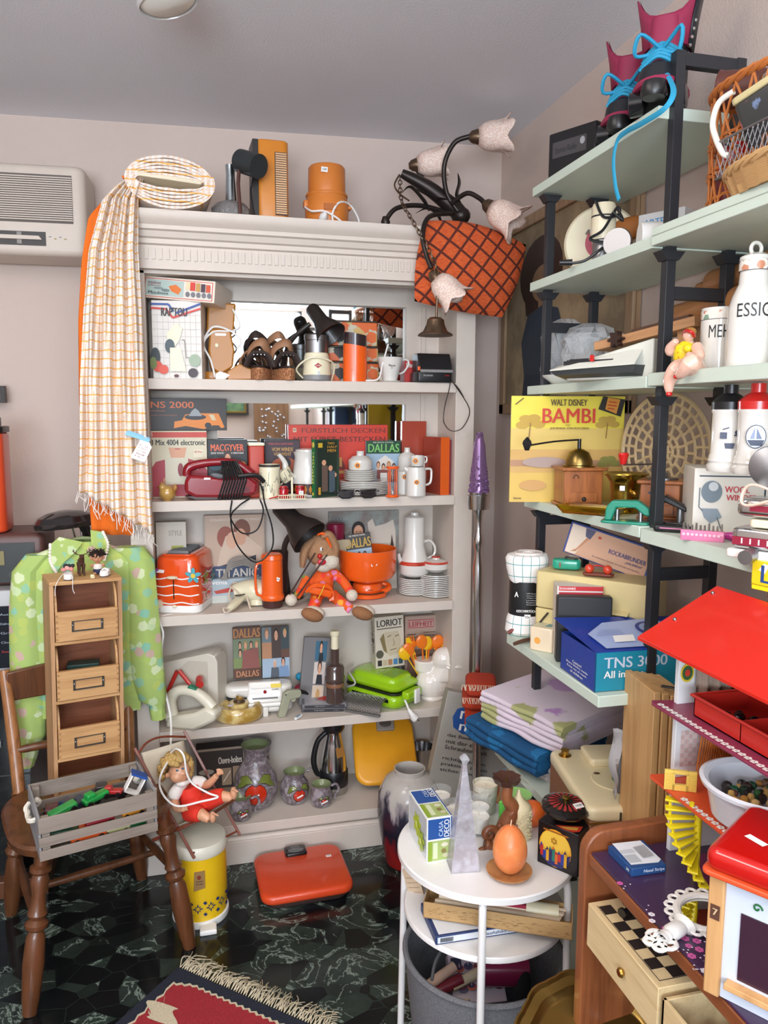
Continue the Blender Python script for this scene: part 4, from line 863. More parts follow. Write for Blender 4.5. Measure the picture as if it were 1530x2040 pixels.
t2=thing('cable_bundle','bundle of grey cable looped on the pale blue book','cable',(L.x-.0,2.765,S3+.086));g.obj('cable_loops',t2)
# cream hand mixer lying
IV=M('e4ddbe',.3,coat=.3)
L=at(480,1195,Z=S3)
t=thing('hair_dryer','cream hair dryer with wrapped cord lying before the orange jug','hair dryer',(L.x+.005,2.70,S3),rz=0)
g=G();g.tube([(-.035,.0,.045),(0,-.0,.05),(.035,-.01,.052),(.06,-.015,.05),(.068,-.015,.05)],[.028,.036,.042,.04,.03],IV,20,3);g.obj('motor_housing',t)
g=G();g.tube([(.0,-.01,.04),(-.02,-.045,.03),(-.045,-.085,.018),(-.055,-.1,.014)],[.018,.017,.016,.011],IV,14,4,flat=.8);g.obj('handle',t)
g=G();g.tube([(.05,-.01,.03),(.045,-.02,.012),(.045,-.022,.002)],[.02,.03,.028],IV,20);g.obj('nozzle',t)
g=G();g.T=TR(-.016,-.052,.046,rx=-12,rz=32);g.bx(-.02+.012,.02-.012,-.02,.02,0,.004,C('4b4640'));g.obj('switch_plate',t)
g=G();g.tube([(-.03,.03,.07),(-.045,-.01,.07),(-.02,-.04,.05),(-.03,-.02,.01),(-.05,.02,.03),(-.03,.03,.075),(-.0,-.02,.06),(.015,-.07,.01),(.02,-.08,.004)],.0032,C('d9c9b4'),6,7).tube([(-.055,-.1,.014),(-.075,-.112,.02),(-.07,-.12,.006),(-.05,-.11,.01)],.003,C('d9c9b4'),6,5);g.obj('cord',t)
# orange thermos
L=at(545,1214,Z=S3);ppm=(at(585,1160,Y=L.y).x-at(515,1160,Y=L.y).x)/70
zt=at(545,1103,Y=L.y+.03).z-S3
t=thing('thermos_jug','orange plastic thermos jug with brown base and handle on the left','thermos',(L.x,L.y+.036,S3))
G().lathe([(.03,0),(.034,.003),(.037,.028)],C('4a2a26',.4),30).obj('base',t)
G().lathe([(.039,.028),(.042,.036),(.040,.045),(.0375,.048),(.036,zt-.02),(.038,zt-.018),(.0355,zt-.004),(.03,zt),(.02,zt-.002),(0,zt-.002)],ORG,32).obj('body',t)
G().tube([(-.034,-.004,zt-.03),(-.05,-.01,zt-.032),(-.058,-.012,zt-.06),(-.056,-.01,.06),(-.045,-.008,.045),(-.034,-.004,.045)],.0055,ORG,8,5,flat=.8).obj('handle',t)
sticker(t,.016,zt*.55,-.034,.012,.013,20)
t=thing('measuring_cup','dark brown plastic cup standing behind the orange thermos','cup',(L.x+.035,L.y+.13,S3));G().lathe([(.028,0),(.034,zt*.95),(.032,zt*.95)],C('3a2622',.3),24,c1=False).obj('body',t)
desk_lamp('black desk lamp with curved arm bowed over the plush rabbit',Vector((at(575,1170,Y=2.76).x,2.77,S3)),[(566,1105),(572,1075),(588,1058)],[2.72,2.7,2.68],(598,1052),2.66,(.55,-.5,-.6),1.25,DL)
# plush rabbit
FURB=C('b58a66',.95);FURB=M('b58a66',.95,kind='felt',col2='9b7454');FURW=M('e6dccb',.95,kind='felt',col2='cfc2ae')
SUIT=M('ee6420',.85,kind='floral',col2='e4561a',scale=1.6,pal=['ee6420','e98ab0','7ea84a','f0a83c','e98ab0','e8412a'])
L=at(645,1195,Z=S3);pr_=thing('plush_rabbit','plush rabbit in orange flowered suit sitting with its feet over the shelf edge','soft toy',(at(645,1195,Y=2.67).x,2.67,S3));o0=pr_.location.copy();YR=o0.y
def R3_(px,py,dy=0):return at(px,py,Y=YR+dy)-o0
g=G();g.ell(R3_(640,1165,.0),(.045,.035,.05),SUIT);g.ell(R3_(650,1145),(.04,.03,.03),SUIT)
g.tube([R3_(612,1150),R3_(600,1175,-.02),R3_(590,1190,-.03)],[.018,.015,.014],SUIT,10,4);g.tube([R3_(664,1140),R3_(685,1160,-.02),R3_(697,1178,-.03)],[.018,.017,.016],SUIT,10,4)
g.tube([R3_(632,1185),R3_(628,1200,-.05),R3_(622,1212,-.07)],[.024,.021,.018],SUIT,10,4);g.tube([R3_(662,1185),R3_(682,1202,-.05),R3_(700,1215,-.07)],[.022,.02,.018],SUIT,10,4);g.obj('suit',pr_,remesh=.003)
g=G();g.ell(R3_(638,1096,-.0),(.052,.045,.058),FURB);g.tube([R3_(652,1105,-.02),R3_(668,1115,-.03)],[.035,.025],FURB,14);g.obj('head',pr_,remesh=.003)
g=G();g.ell(R3_(657,1118,-.035),(.034,.028,.03),FURW);g.ell(R3_(645,1128,-.03),(.03,.025,.022),FURW);g.obj('muzzle',pr_,remesh=.0025)
g=G();g.ell(R3_(637,1108,-.055),(.009,.008,.009),RED);g.obj('nose',pr_)
g=G();g.ell(R3_(641,1120,-.058),(.016,.004,.011),C('c8283a'));g.obj('mouth',pr_);G().cb(*(R3_(641,1120,-.063)),.006,.003,.006,WH2).obj('tooth',pr_)
g=G();g.ell(R3_(640,1094,-.045),(.005,.006,.008),WH2);g.obj('eye_white',pr_);g=G();g.ell(R3_(642,1094,-.051),(.002,.002,.004),BLK,8);g.obj('pupil',pr_)
for P_,in_ in(([(625,1075),(608,1095),(602,1130)],0),([(640,1070),(655,1065),(668,1090),(666,1112)],1)):
 g=G();g.tube([R3_(x,y,-.01-.01*in_)for x,y in P_],[.018,.03,.03,.016],FURB,12,5,flat=.5);g.obj('ear',pr_)
g=G();g.tube([R3_(632,1066,-.03),R3_(645,1064,-.035),R3_(660,1090,-.035)],[.003,.006,.003],ORG,8,5);g.obj('ear_lining',pr_)
for px,py in((580,1195),(701,1186)):g=G();g.ell(R3_(px,py,-.045),(.022,.02,.022),FURW);g.obj('paw',pr_,remesh=.003)
for px,py,rx in((622,1225,20),(722,1222,20)):g=G();g.ell(R3_(px,py,-.1),(.04,.028,.023),M('a5744e',.95,kind='felt',col2='8c5f3e'),16,(0,rx,0));g.ell(R3_(px+6,py-6,-.085),(.036,.026,.02),FURW,16,(0,rx,0));g.obj('foot',pr_,sharp=180)
# curling iron on lap
t=thing('curling_iron','orange corded travel iron with brown tongs on the rabbit\'s lap','curling iron',R3_(637,1178,-.06)+o0)
g=G();g.T=TR(0,0,0,ry=16);g.rb(0,0,-.012,.085,.03,.026,ORG,r=.006,e=.005);g.obj('housing',t)
g=G()
for i in range(5):g.tube([(-.05,-.012,-.0+.002*i),(-.02,-.022,.022+.002*i),(.03,-.022,.014+.002*i),(.046,-.018,-.012-.003*i),(.03,-.02,-.03)],.0028,ORG,6,6)
g.obj('cord',t)
G().tube([(-.01,-.025,-.02),(.0,-.028,.0),(.012,-.026,.026)],.0015,C('e2d23a'),6,4).obj('rubber_band',t)
g=G();g.cyl((.0,0,.0),(-.055,-.02,-.02),.002,BLK);a=R3_(578,1196,-.06);
for(p0,p1)in(((577,1185),(628,1102)),((592,1188),(652,1105))):G().tube([R3_(*p0,-.08)+o0-t.location,R3_(*p1,-.08)+o0-t.location],.0045,C('3a2420',.25),10,flat=.6).obj('tong',t)
# candle magenta
L=at(671,1160,Y=2.74);t=thing('candle','dark magenta pillar candle behind the rabbit\'s ear','candle',(L.x,2.76,S3))
zt=at(671,1043,Y=2.74).z-S3;zb=at(671,1075,Y=2.74).z-S3
G().lathe([(.03,zb),(.034,zb+.003),(.034,zt-.004),(.028,zt),(0,zt-.004)],C('7a1436',.3),24).obj('wax',t);G().rb(0,0,0,.1,.05,zb,C('b9a888'),r=.004).obj('stand_box',t)
L,w,h=bb(660,1021,802,1180,Y=2.78,Z=None);zt=at(740,1021,Y=2.78).z
FOL=M('9aa09a',.6,0,'blotch',col2='8a7f78')
carton('magazine','large magazine cover with dark haired man and white horse behind the orange scale','magazine',(L.x,2.842,S3),w,.006,zt-S3,FOL,body='pages',front=[('t','UDO',.06,.07,.2,.12,C('5c6470')),('t','1992',.06,.14,.2,.2,C('5c6470')),('p',[(.55,.15),(.62,.1),(.66,.2),(.8,.17),(.92,.12),(.95,.25),(.98,1),(.7,1),(.6,.6),(.58,.35)],C('dccfc0')),('p',[(.9,.3),(.86,.6),(.82,.8),(.94,.5)],C('4a342c')),('p',[(.25,.9),(.2,.4),(.5,.38),(.6,.9)],C('2e4048'))]+face(.42,.26,.085,'241a17',k=1.1))
# orange kitchen scale
L=at(735,1190,Z=S3);yk=2.725;L=Vector((at(732,1150,Y=yk).x,yk,S3))
zt=at(730,1092,Y=yk).z-S3;wk=(at(785,1100,Y=yk).x-at(671,1100,Y=yk).x)/2
t=thing('kitchen_scale','orange kitchen scale with deep orange bowl and price label','kitchen scale',L)
G().lathe([(.052,0),(.062,.004),(.064,.018),(.055,.024),(.044,.028)],ORG,40,sx=1.15).obj('base',t)
G().lathe([(.05,.024),(.056,.03),(.055,.05),(.05,.056)],ORG,36).obj('pedestal',t)
g=G();g.tube([(-.05,-.045,.024),(0,-.07,.024),(.05,-.045,.024)],.006,C('5b3a2c'),8,6,flat=.4);g.obj('dial_window',t)
G().tube([(.045,-.03,.022),(.075,-.02,.03),(.078,.0,.04),(.055,.01,.045)],.01,ORG,10,5).obj('adjusting_arm',t)
G().lathe([(.044,.056),(.055,.06),(wk*.86,.075),(wk*.96,.095),(wk,zt-.003),(wk*1.0,zt),(wk*.97,zt),(wk*.93,.1),(wk*.8,.08),(.03,.066)],ORG,44,c1=False).obj('bowl',t)
g=G();g.T=TR(0,-.0565,.034);g.text('SOEHNLE',-.014,.008,0,.005,INK);g.obj('lettering',t);sticker(t,.0,zt-.04,-wk*.97,.022,.014,-10)
t=carton('dvd_case','dvd case with gold title standing in the orange scale bowl','dvd case',(L.x-.018,yk-.0,S3+.078),.095,.012,zt-.024,C('3b3a38'),ry=-6,rx=-8,front=[('t','DIE ZWEITE STAFFEL',.15,.02,.8,.06,WHT),('t','DALLAS',.02,.1,.96,.32,C('c9a347')),('r',.02,.36,.98,.9,C('aac6dc'))]+sum([face(.25+.22*i,.52,.06,'3a241c')for i in range(3)],[])+[('r',.1,.62,.9,.9,C('8a6d64'))])
# coffee service red band
BND=M('c8452f',.4,0,'blotch',col2='a83324')
L=at(850,1150,Y=2.70)
t=thing('coffee_pot','white coffee pot with red band on a pile of saucers','coffee pot',(at(830,1100,Y=2.70).x,2.73,S3+.065))
zt=at(835,1022,Y=2.70).z-S3-.065
G().lathe([(.024,0),(.034,.004),(.052,.012),(.057,.02),(.057,.05)],PORC,36,c1=False).obj('lower_body',t)
G().lathe([(.057,.05),(.058,.053),(.055,.061),(.052,.063)],BND,36,c0=False,c1=False).obj('red_band',t)
G().lathe([(.052,.063),(.044,.09),(.037,.12),(.037,zt-.018),(.028,zt-.014),(.015,zt-.01),(.014,zt-.002),(.017,zt),(0,zt)],PORC,36,c0=False).obj('upper_body',t)
G().tube([(.034,0,.13),(.06,0,.135),(.08,0,.11),(.076,0,.08),(.05,0,.068)],.0045,PORC,8,6).obj('handle',t)
G().tube([(-.045,0,.05),(-.056,0,.068),(-.06,0,.09)],[.01,.008,.005],PORC,8,4).obj('spout',t)
for i in range(9):
 q=thing('saucer','white saucer in the pile under the red banded coffee pot','saucer',(t.location.x,2.73,S3+i*.0068),group='saucers under the coffee pot')
 G().lathe([(.03,0),(.04,.002),(.056,.006),(.0575,.008),(.056,.0105),(.035,.006)],PORC,32,c1=False).obj('saucer_body',q)
L=Vector((at(869,1187,Z=S3).x,2.685,S3))
for i in range(12):
 q=thing('dessert_plate','white plate in the tall stack at the right end of the shelf','plate',L+Vector((0,0,i*.0068)),group='tall stack of white plates')
 G().lathe([(.034,0),(.042,.0015),(.057,.005),(.0585,.007),(.058,.0095),(.04,.005)],PORC,36,c1=False).obj('plate_body',q)
t=thing('sugar_bowl','white lidded sugar bowl with red band on the tall plate stack','sugar bowl',L+Vector((.0,-.0,.089)))
G().lathe([(.02,0),(.028,.004),(.043,.014),(.045,.034)],PORC,36).obj('bowl',t)
G().lathe([(.045,.034),(.046,.036),(.043,.042)],BND,36,c0=False,c1=False).obj('red_band',t);G().lathe([(.043,.042),(.026,.047),(.014,.049),(.013,.055),(0,.056)],PORC,30).obj('lid',t);G().lathe([(.017,.0552),(.0175,.0585),(0,.06)],BND,24).obj('lid_knob',t)
L=at(812,1183,Z=S3)
t=thing('creamer','small white creamer with red band in front of the plate stacks','creamer',(L.x,L.y+.02,S3))
G().lathe([(.015,0),(.02,.003),(.027,.01),(.028,.024)],PORC,30,c1=False).obj('body',t);G().lathe([(.028,.024),(.0285,.026),(.024,.033),(.021,.034)],BND,30,c0=False,c1=False).obj('red_band',t)
G().lathe([(.021,.034),(.017,.042),(.019,.05),(.017,.05)],PORC,30,c0=False,c1=False).obj('neck',t);G().tube([(.018,0,.047),(.03,-.004,.047),(.032,-.004,.035),(.023,0,.03)],.0028,PORC,8,5).obj('handle',t)
# shelf 4
# bread slicer
L=at(395,1430,Z=S4)
t=thing('bread_slicer','cream bread slicer with bright red hand crank','bread slicer',(at(385,1400,Y=2.66).x,2.73,S4),rz=-24)
BS=M('d9d2c4',.45,coat=.1)
g=G();hh=at(400,1295,Y=2.72).z-S4;rnd=[(-.14,0),(.105,0),(.105,hh-.03),(.095,hh-.008),(.07,hh),(-.1,hh-.045),(-.14,hh-.05)]
g.prism(rnd,-.03,.06,BS);g.obj('housing',t,bev=.004)
g=G();g.prism([(-.06,.01),(.07,.01),(.07,hh-.03),(.0,hh-.03),(-.05,hh-.07)],-.032,-.0295,C('c9c1b2'));g.obj('recess_panel',t)
RP=M('c02a26',.35,coat=.2)
g=G();g.lathe([(.0,0),(.034,0),(.036,.006),(.036,.035),(.03,.04),(0,.04)],RP,30);o=g.obj('crank_hub',t,loc=(-.085,-.03,.07));o.rotation_euler=(PI/2,0,0)
g=G();g.tube([(-.075,-.06,.085),(-.03,-.06,hh-.06),(-.022,-.06,hh-.058),(.035,-.066,.12),(.045,-.066,.125),(.055,-.07,.155)],.0075,RP,8,0);g.obj('crank_arm',t)
g=G();g.cyl((.052,-.06,.158),(.068,-.095,.15),.013,RP,n=16);g.obj('crank_knob',t)
# hand mixer standing in front
t=thing('hand_mixer','white hand mixer with green button lying before the bread slicer','hand mixer',(at(375,1448,Z=S4).x-.0,2.625,S4),rz=-30);t.scale=(1.2,1.2,1.2)
MX=M('e3dcc8',.35,coat=.2)
g=G();g.prism([(-.06,0),(.03,.0),(.095,.035),(.1,.062),(.07,.074),(.03,.052),(-.055,.03)],-.026,.026,MX);g.obj('body',t,bev=.009)
g=G();g.tube([(-.05,0,.018),(-.056,0,.07),(-.03,0,.104),(.02,0,.106),(.06,0,.085),(.08,0,.066)],[.02,.018,.015,.015,.017,.016],MX,14,6);g.obj('grip',t)
g=G();g.prism([(.0,.112),(.01,.128),(.018,.124),(.034,.118),(.034,.108),(.005,.108)],-.01,.01,C('2a7a5c'));g.obj('speed_button',t,bev=.003)
g=G();g.lathe([(.015,0),(.016,.003),(.01,.004)],C('cfc4ac'),16);g.obj('eject_ring',t,loc=(.078,0,.068))
t=thing('immersion_blender','thin black and silver blender rod lying in front of the hand mixer','blender',at(405,1432,Z=S4)+Vector((0,0,.01)),rz=52)
o0=t.location
G().cyl((-.05,0,0),(-.005,0,0),.009,C('3c3c3e'),.0095).obj('shaft_end',t);G().cyl((-.005,0,0),(.01,0,0),.0115,C('b9b8b6')).obj('collar',t);G().cyl((.01,0,0),(.05,0,.012),.009,C('2f2f31')).obj('grip',t)
G().cyl((-.052,0,-.001),(-.075,.02,.012),.006,WH2).obj('cream_stem',t)
g=G()
for i in range(4):g.tube([(.06+.012*i,.0,.012),(.064+.012*i,-.012,.022),(.07+.012*i,0,.03),(.066+.012*i,.012,.02),(.06+.012*(i+1),0,.012)],.003,WH2,6,4)
g.obj('coiled_cord',t)
# onyx ashtray
ONX=M('dcc484',.18,0,'blotch',col2='b08a3e',coat=.5)
L=at(479,1447,Z=S4);t=thing('onyx_ashtray','round yellow onyx ashtray ring','ashtray',(L.x,L.y+.075,S4))
G().lathe([(.07,0),(.081,.008),(.085,.026),(.082,.044),(.074,.052),(.055,.05),(.046,.03),(.028,.018),(0,.018)],ONX,40,sy=.85).obj('bowl',t)
G().lathe([(.03,.018),(.033,.03),(.036,.056),(.032,.06),(0,.06)],ONX,28).obj('central_post',t)
for x,z,a in((-.03,.060,10),(-.064,.0525,14)):
 g=G();g.T=TR(x,-.03 if x>-.05 else-.02,z,rz=-a);g.bx(-.009,.009,-.006,.006,0,.001,C('dcd8f0'));g.obj('price_sticker',t)
t=thing('table_lighter','tarnished brass lighter insert on top of the onyx ashtray','lighter',(L.x+.002,L.y+.075,S4+.0605))
G().lathe([(.02,0),(.021,.003),(.016,.01),(0,.012)],C('4a3420',.3),24).obj('cap',t);g=G();g.cb(.002,0,.01,.022,.012,.006,BRASS);g.cyl((-.006,-.006,.018),(-.006,.006,.018),.005,BRASS,n=10);g.obj('mechanism',t,bev=.001)
# white waffle iron (appears upright, sloping)
WF=M('e6e2da',.25,coat=.4)
t=thing('waffle_iron','white contact grill with red lamp standing open edge to front','waffle iron',(at(512,1395,Z=S4).x,2.73,S4),rz=-3,rx=0)
g=G();g.rb(0,0,.0,.24,.08,.045,WF,r=.03,e=.012);g.obj('lower_shell',t)
g=G();g.rb(-.01,.0,.045,.21,.07,.012,C('2b2e31'),r=.02,e=.004);g.obj('hotplate_gap',t)
g=G();g.rb(0,0,.057,.24,.08,.045,WF,r=.03,e=.014);g.obj('upper_shell',t)
g=G();g.T=TR(.02,-.062,0,rx=-18);g.rb(0,0,.012,.14,.018,.108,WF,r=.008,e=.006,tw=.84);g.obj('front_panel',t)
g=G();g.T=TR(.02,-.062,0,rx=-18);g.rb(0,-.018,.03,.135,.018,.016,WF,r=.006,e=.004);g.obj('upper_handle',t)
g=G();g.rb(.02,-.06,.018,.13,.02,.014,WF,r=.006,e=.004);g.rb(.02,-.074,.0,.02,.01,.035,WF,r=.004);g.obj('lower_handle',t)
g=G();g.T=TR(.02,-.072,0,rx=-18)@TR(0,-.001,.0);g.e=.002;g.text('-',-.05,.02,.098,.0985,INK);g.fp([(-.045,.06),(.045,.06),(.045,.066),(-.045,.066)],C('6d6a64'));g.fp([(.022,.098),(.058,.098),(.056,.112),(.02,.112)],C('e6c92a'));g.text('CLASSIC',.024,.05,.09,.095,INK);g.obj('markings',t)
g=G();g.lathe([(.0,-.003),(.006,-.003),(.006,.002),(0,.003)],M('9a1015',.2,coat=.5),14,c=(0,0,0));o=g.obj('indicator_lamp',t,loc=(.02,-.048,.082));o.rotation_euler=(PI/2,0,0)
# dallas dvds
L,w,h=bb(466,1250,583,1345,Y=2.70,Z=None)
zt=at(520,1252,Y=2.76).z-S4
PPL=sum([face(u,v,.045,hc)for u,v,hc in((.6,.25,'c9a068'),(.75,.2,'2a1d18'),(.3,.45,'8a5a34'))],[])
for k,(px,lb_,fr)in enumerate(((493,'dvd box with large title and family photo, left of the two on the grill',[('t','DALLAS',.02,.02,.98,.2,C('c9884a')),('r',0,.22,1,.8,C('7c8a6c')),('r',0,.6,1,.8,C('86965c'))]+sum([face(.25+.2*(i%4),.36+.14*(i//4),.055,['3a241c','b98a4c'][i%2])for i in range(7)],[])+[('p',[(.3,.8),(.35,.45),(.9,.4),(.95,.8)],C('93564e')),('t','DALLAS',.1,.84,.9,.96,C('d0926a'))]),(550,'dvd box with photo tiles of cast, right of the two on the grill',[('r',0,0,.35,.5,C('6f7f86')),('r',.35,0,.7,.7,C('4b3a35')),('r',.7,0,1,.45,C('3d4a4e')),('r',.0,.62,1,1,C('a8bdd2')),('r',0,.3,.35,.62,C('bd8a66')),('p',[(.3,1),(.33,.8),(.6,.8),(.62,1)],C('59616b')),('p',[(.6,1),(.62,.78),(.95,.78),(1,1)],C('7f9cc0'))]+face(.18,.14,.07,'a8744a')+face(.52,.16,.08,'2c1d17')+face(.84,.14,.06,'d0a55e')+face(.45,.73,.055,'cfcac2')+face(.76,.7,.06,'2c1d17')))):
 p=at(px,1300,Y=2.77)
 carton('dvd_case',lb_,'dvd case',(p.x,2.80-.015*k,S4+.10),.10,.02,zt-.105,C('6d4a3c'),rz=0,rx=-4,front=fr)
 # grey dvd, brown grinder bottle
L,w,h=bb(590,1273,652,1400,Y=2.72,Z=S4);
carton('dvd_case','grey dvd case with three small photos leaning behind the glue gun','dvd case',(L.x,2.73,S4),w*.86,.018,h,C('7e7b7c'),ry=6,rx=-4,front=[('r',.45,.05,.88,.34,C('3a6a86')),('r',.45,.36,.88,.68,C('d8ccc4')),('r',.45,.7,.88,.98,C('d8c2ac'))]+face(.66,.15,.06,'1f1a18')+face(.66,.45,.07,'201713')+[('p',[(.55,.68),(.58,.54),(.76,.54),(.8,.68)],C('2a2a30')),('p',[(.58,.34),(.6,.22),(.74,.22),(.76,.34)],C('23262d')),('e',.66,.84,.07,.09,C('c99a62'))])
SMK=M('4f3f3a',.12,coat=.5)
L,w,h=bb(643,1257,692,1385,Y=2.66,Z=S4)
t=thing('salad_dressing_shaker','smoked brown plastic shaker with cream cap standing on the dvd pile','shaker',(L.x,2.665,S4+.031))
hs=h-.031
G().lathe([(.033,0),(.034,.004),(.034,hs*.3),(.037,hs*.31),(.037,hs*.36),(.034,hs*.38),(.034,hs*.48),(.03,hs*.52),(.0155,hs*.54),(.0155,hs*.75)],SMK,36).obj('bottle',t)
G().lathe([(.0335,hs*.22),(.0345,hs*.23),(.0345,hs*.27),(.0335,hs*.28)],C('8a6045'),36,c0=False,c1=False).obj('inner_ring',t)
G().lathe([(.0135,hs*.75),(.013,hs*.93),(.017,hs*.94),(.018,hs*.98),(.014,hs),(0,hs)],CREAM,28).obj('cap',t)
# dvd pile
L0=at(646,1420,Z=S4)
for k,lb_ in enumerate(('grey dvd case at the bottom of the flat pile','silver dvd case with red disc art on top of the flat pile')):
 t=thing('dvd_case',lb_,'dvd case',(L0.x+.012,L0.y+.075,S4+k*.0155),rz=-10+k*2);t.scale=(1.2,1,1)
 G().rb(0,0,0,.135,.14,.0145,C('77757a' if k else'59575b',.25),r=.003,e=.002).obj('case',t)
 g=G();g.T=TR(0,-.0702,0);g.fp([(-.06,.002),(.06,.002),(.06,.012),(-.06,.012)],C('3a3438' if k else'2f2d30'));g.text('THE FILM',-.03,.0,.005,.009,C('a9a6a6'));g.text('FSK',.03,.045,.005,.009,C('8a8686'));g.obj('spine_print',t)
 if k:g=G();g.T=TR(0,-.07,.015,rx=-90);g.cover(.12,.13,[('r',0,0,1,1,C('b6b4ba')),('e',.55,.55,.3,.3,C('9c9aa2')),('p',[(.3,.6),(.5,.4),(.9,.45),(.85,.65),(.5,.75)],C('c0302c'))]);g.obj('cover_print',t)
t=thing('plush_keyring','small blue and pink toy lying behind the glue gun','toy',at(592,1400,Z=S4)+Vector((0,.07,.0)))
for p_,r_,m in(((-.02,0,.035),.014,'2fa0c8'),((.02,0,.075),.015,'2fa0c8'),((.02,0,.025),.02,'b8304e'),((.035,.01,.04),.014,'3a8fb0'),((-.02,.0,.015),.014,'b8304e')):
 G().ell(p_,(r_*1.1,r_*.7,r_),C(m,.6),12,(0,30,0)).obj('wing',t)
 # glue gun
GG=M('a3a48c',.45,coat=.1)
L=at(563,1432,Z=S4);t=thing('glue_gun','sage green hot glue gun resting on its handle end','glue gun',(L.x,L.y+.02,S4),rz=8)
g=G();g.prism([(-.012,.0),(.01,.0),(.022,.03),(.03,.062),(.062,.064),(.072,.075),(.068,.092),(.022,.096),(.005,.085),(-.002,.05),(-.016,.008)],-.011,.011,GG);g.obj('body',t,bev=.004)
g=G();g.prism([(.03,.06),(.04,.048),(.052,.055),(.05,.064)],-.006,.006,GG);g.obj('trigger',t,bev=.002)
G().tube([(.068,0,.083),(.085,0,.078),(.097,0,.07)],[.009,.007,.004],BLK,12).obj('nozzle',t)
g=G();g.ell((.012,-.012,.083),(.003,.001,.003),INK,8);g.obj('screw',t)
t=thing('thermometer','small white digital thermometer on the shelf edge','thermometer',at(597,1438,Z=S4)+Vector((0,.03,.002)),rz=50)
G().rb(0,0,0,.045,.012,.008,WH2,r=.005,e=.002).obj('body',t);g=G();g.bx(-.014,.01,-.004,.004,.0078,.0088,C('7fa3c4'));g.obj('display',t)
# grater
GR_=M('8c8a86',.35,.8,'gloss');P0=at(735,1420,Z=S4)
t=thing('grater','grey metal arched grater lying before the green waffle maker','grater',(P0.x+.0,2.655,S4),rz=52);t.scale=(1.25,1.05,1.3)
n=14;g=G();arcs=[(.045*cos(PI*i/n),.03*sin(PI*i/n)+.004)for i in range(n+1)]
g.loft([[(x,y,z)for x,z in arcs]+[(x*.95,y,z*.93)for x,z in arcs[::-1]]for y in(-.075,.075)],GR_);g.obj('arched_plate',t)
g=G();
for j in range(16):
 for i in range(1,n):a=PI*(i+.5*(j%2))/n;g.cyl((.045*cos(a),-.066+j*.0088,.03*sin(a)+.004),(.048*cos(a),-.066+j*.0088,.0335*sin(a)+.004),.0016,GR_,.0004,5)
o=g.obj('grating_teeth',t);o['kind']='stuff'
g=G();g.bx(-.055,-.043,-.08,.08,0,.006,C('6a6865'));g.obj('side_rail',t,bev=.001);g=G();g.bx(.043,.055,-.08,.08,0,.006,C('6a6865'));g.obj('side_rail',t,bev=.001)
# lime waffle maker
LM=M('9fd01c',.22,coat=.4)
P0=at(775,1400,Z=S4);t=thing('sandwich_maker','lime green sandwich maker with white latch','sandwich maker',(P0.x+.0,2.715,S4),rz=38);t.scale=(1.15,1.15,1.3)
g=G();g.rb(0,.02,0,.14,.22,.042,LM,r=.03,e=.016,tw=1.0);g.obj('lower_shell',t)
g=G();g.rb(0,.02,.042,.14,.22,.006,C('1c2410'),r=.03,e=.002);g.obj('gap',t)
g=G();g.rb(0,.02,.048,.14,.22,.038,LM,r=.03,e=.014,tw=.8,td=.85);g.obj('upper_shell',t)
g=G();g.rb(0,-.1,.03,.08,.03,.022,LM,r=.01,e=.005);g.obj('handle',t)
g=G();g.rb(.005,-.118,.015,.026,.008,.04,WH2,r=.003,e=.002);g.obj('latch',t)
g=G();g.T=TR(0,-.055,.0862,rx=-90);g.fp([(-.042,.0),(.042,.0),(.036,.05),(-.036,.05)],M('86b814',.3));g.fp([(-.045,.062),(.045,.062),(.045,.066),(-.045,.066)],C('d6e6b0'));g.text('COMBI',-.025,.02,.09,.1,C('c4e07a'));g.obj('lid_markings',t)
g=G();g.T=TR(-.0705,0,0,rz=-90);g.fp([(-.09,.02),(.06,.02),(.06,.03),(-.09,.03)],BLK);g.obj('vent_slot',t)
g=G();g.tube([(-.04,.12,.03),(-.085,.1,.04),(-.09,.06,.06),(-.075,.1,.085),(-.03,.12,.09)],.003,C('c9c4bc'),6,6);g.obj('cord',t)
t=thing('power_plug','white mains plug and cable lying over the shelf edge','plug',at(822,1428,Y=2.575),rx=0,rz=10,ry=30)
g=G();g.tube([(-.075,.08,.055),(-.05,.05,.05),(-.02,.01,.015)],.004,WH2,8,5);g.obj('cable',t)
g=G();g.tube([(-.022,.01,.016),(-.008,0,.008),(.004,0,0),(.014,-.002,-.002)],[.007,.009,.014,.014],WH2,14);g.obj('plug_body',t)
for d_ in(-.007,.007):G().cyl((.012,d_,0),(.028,d_,-.002),.002,CHR).obj('pin',t)
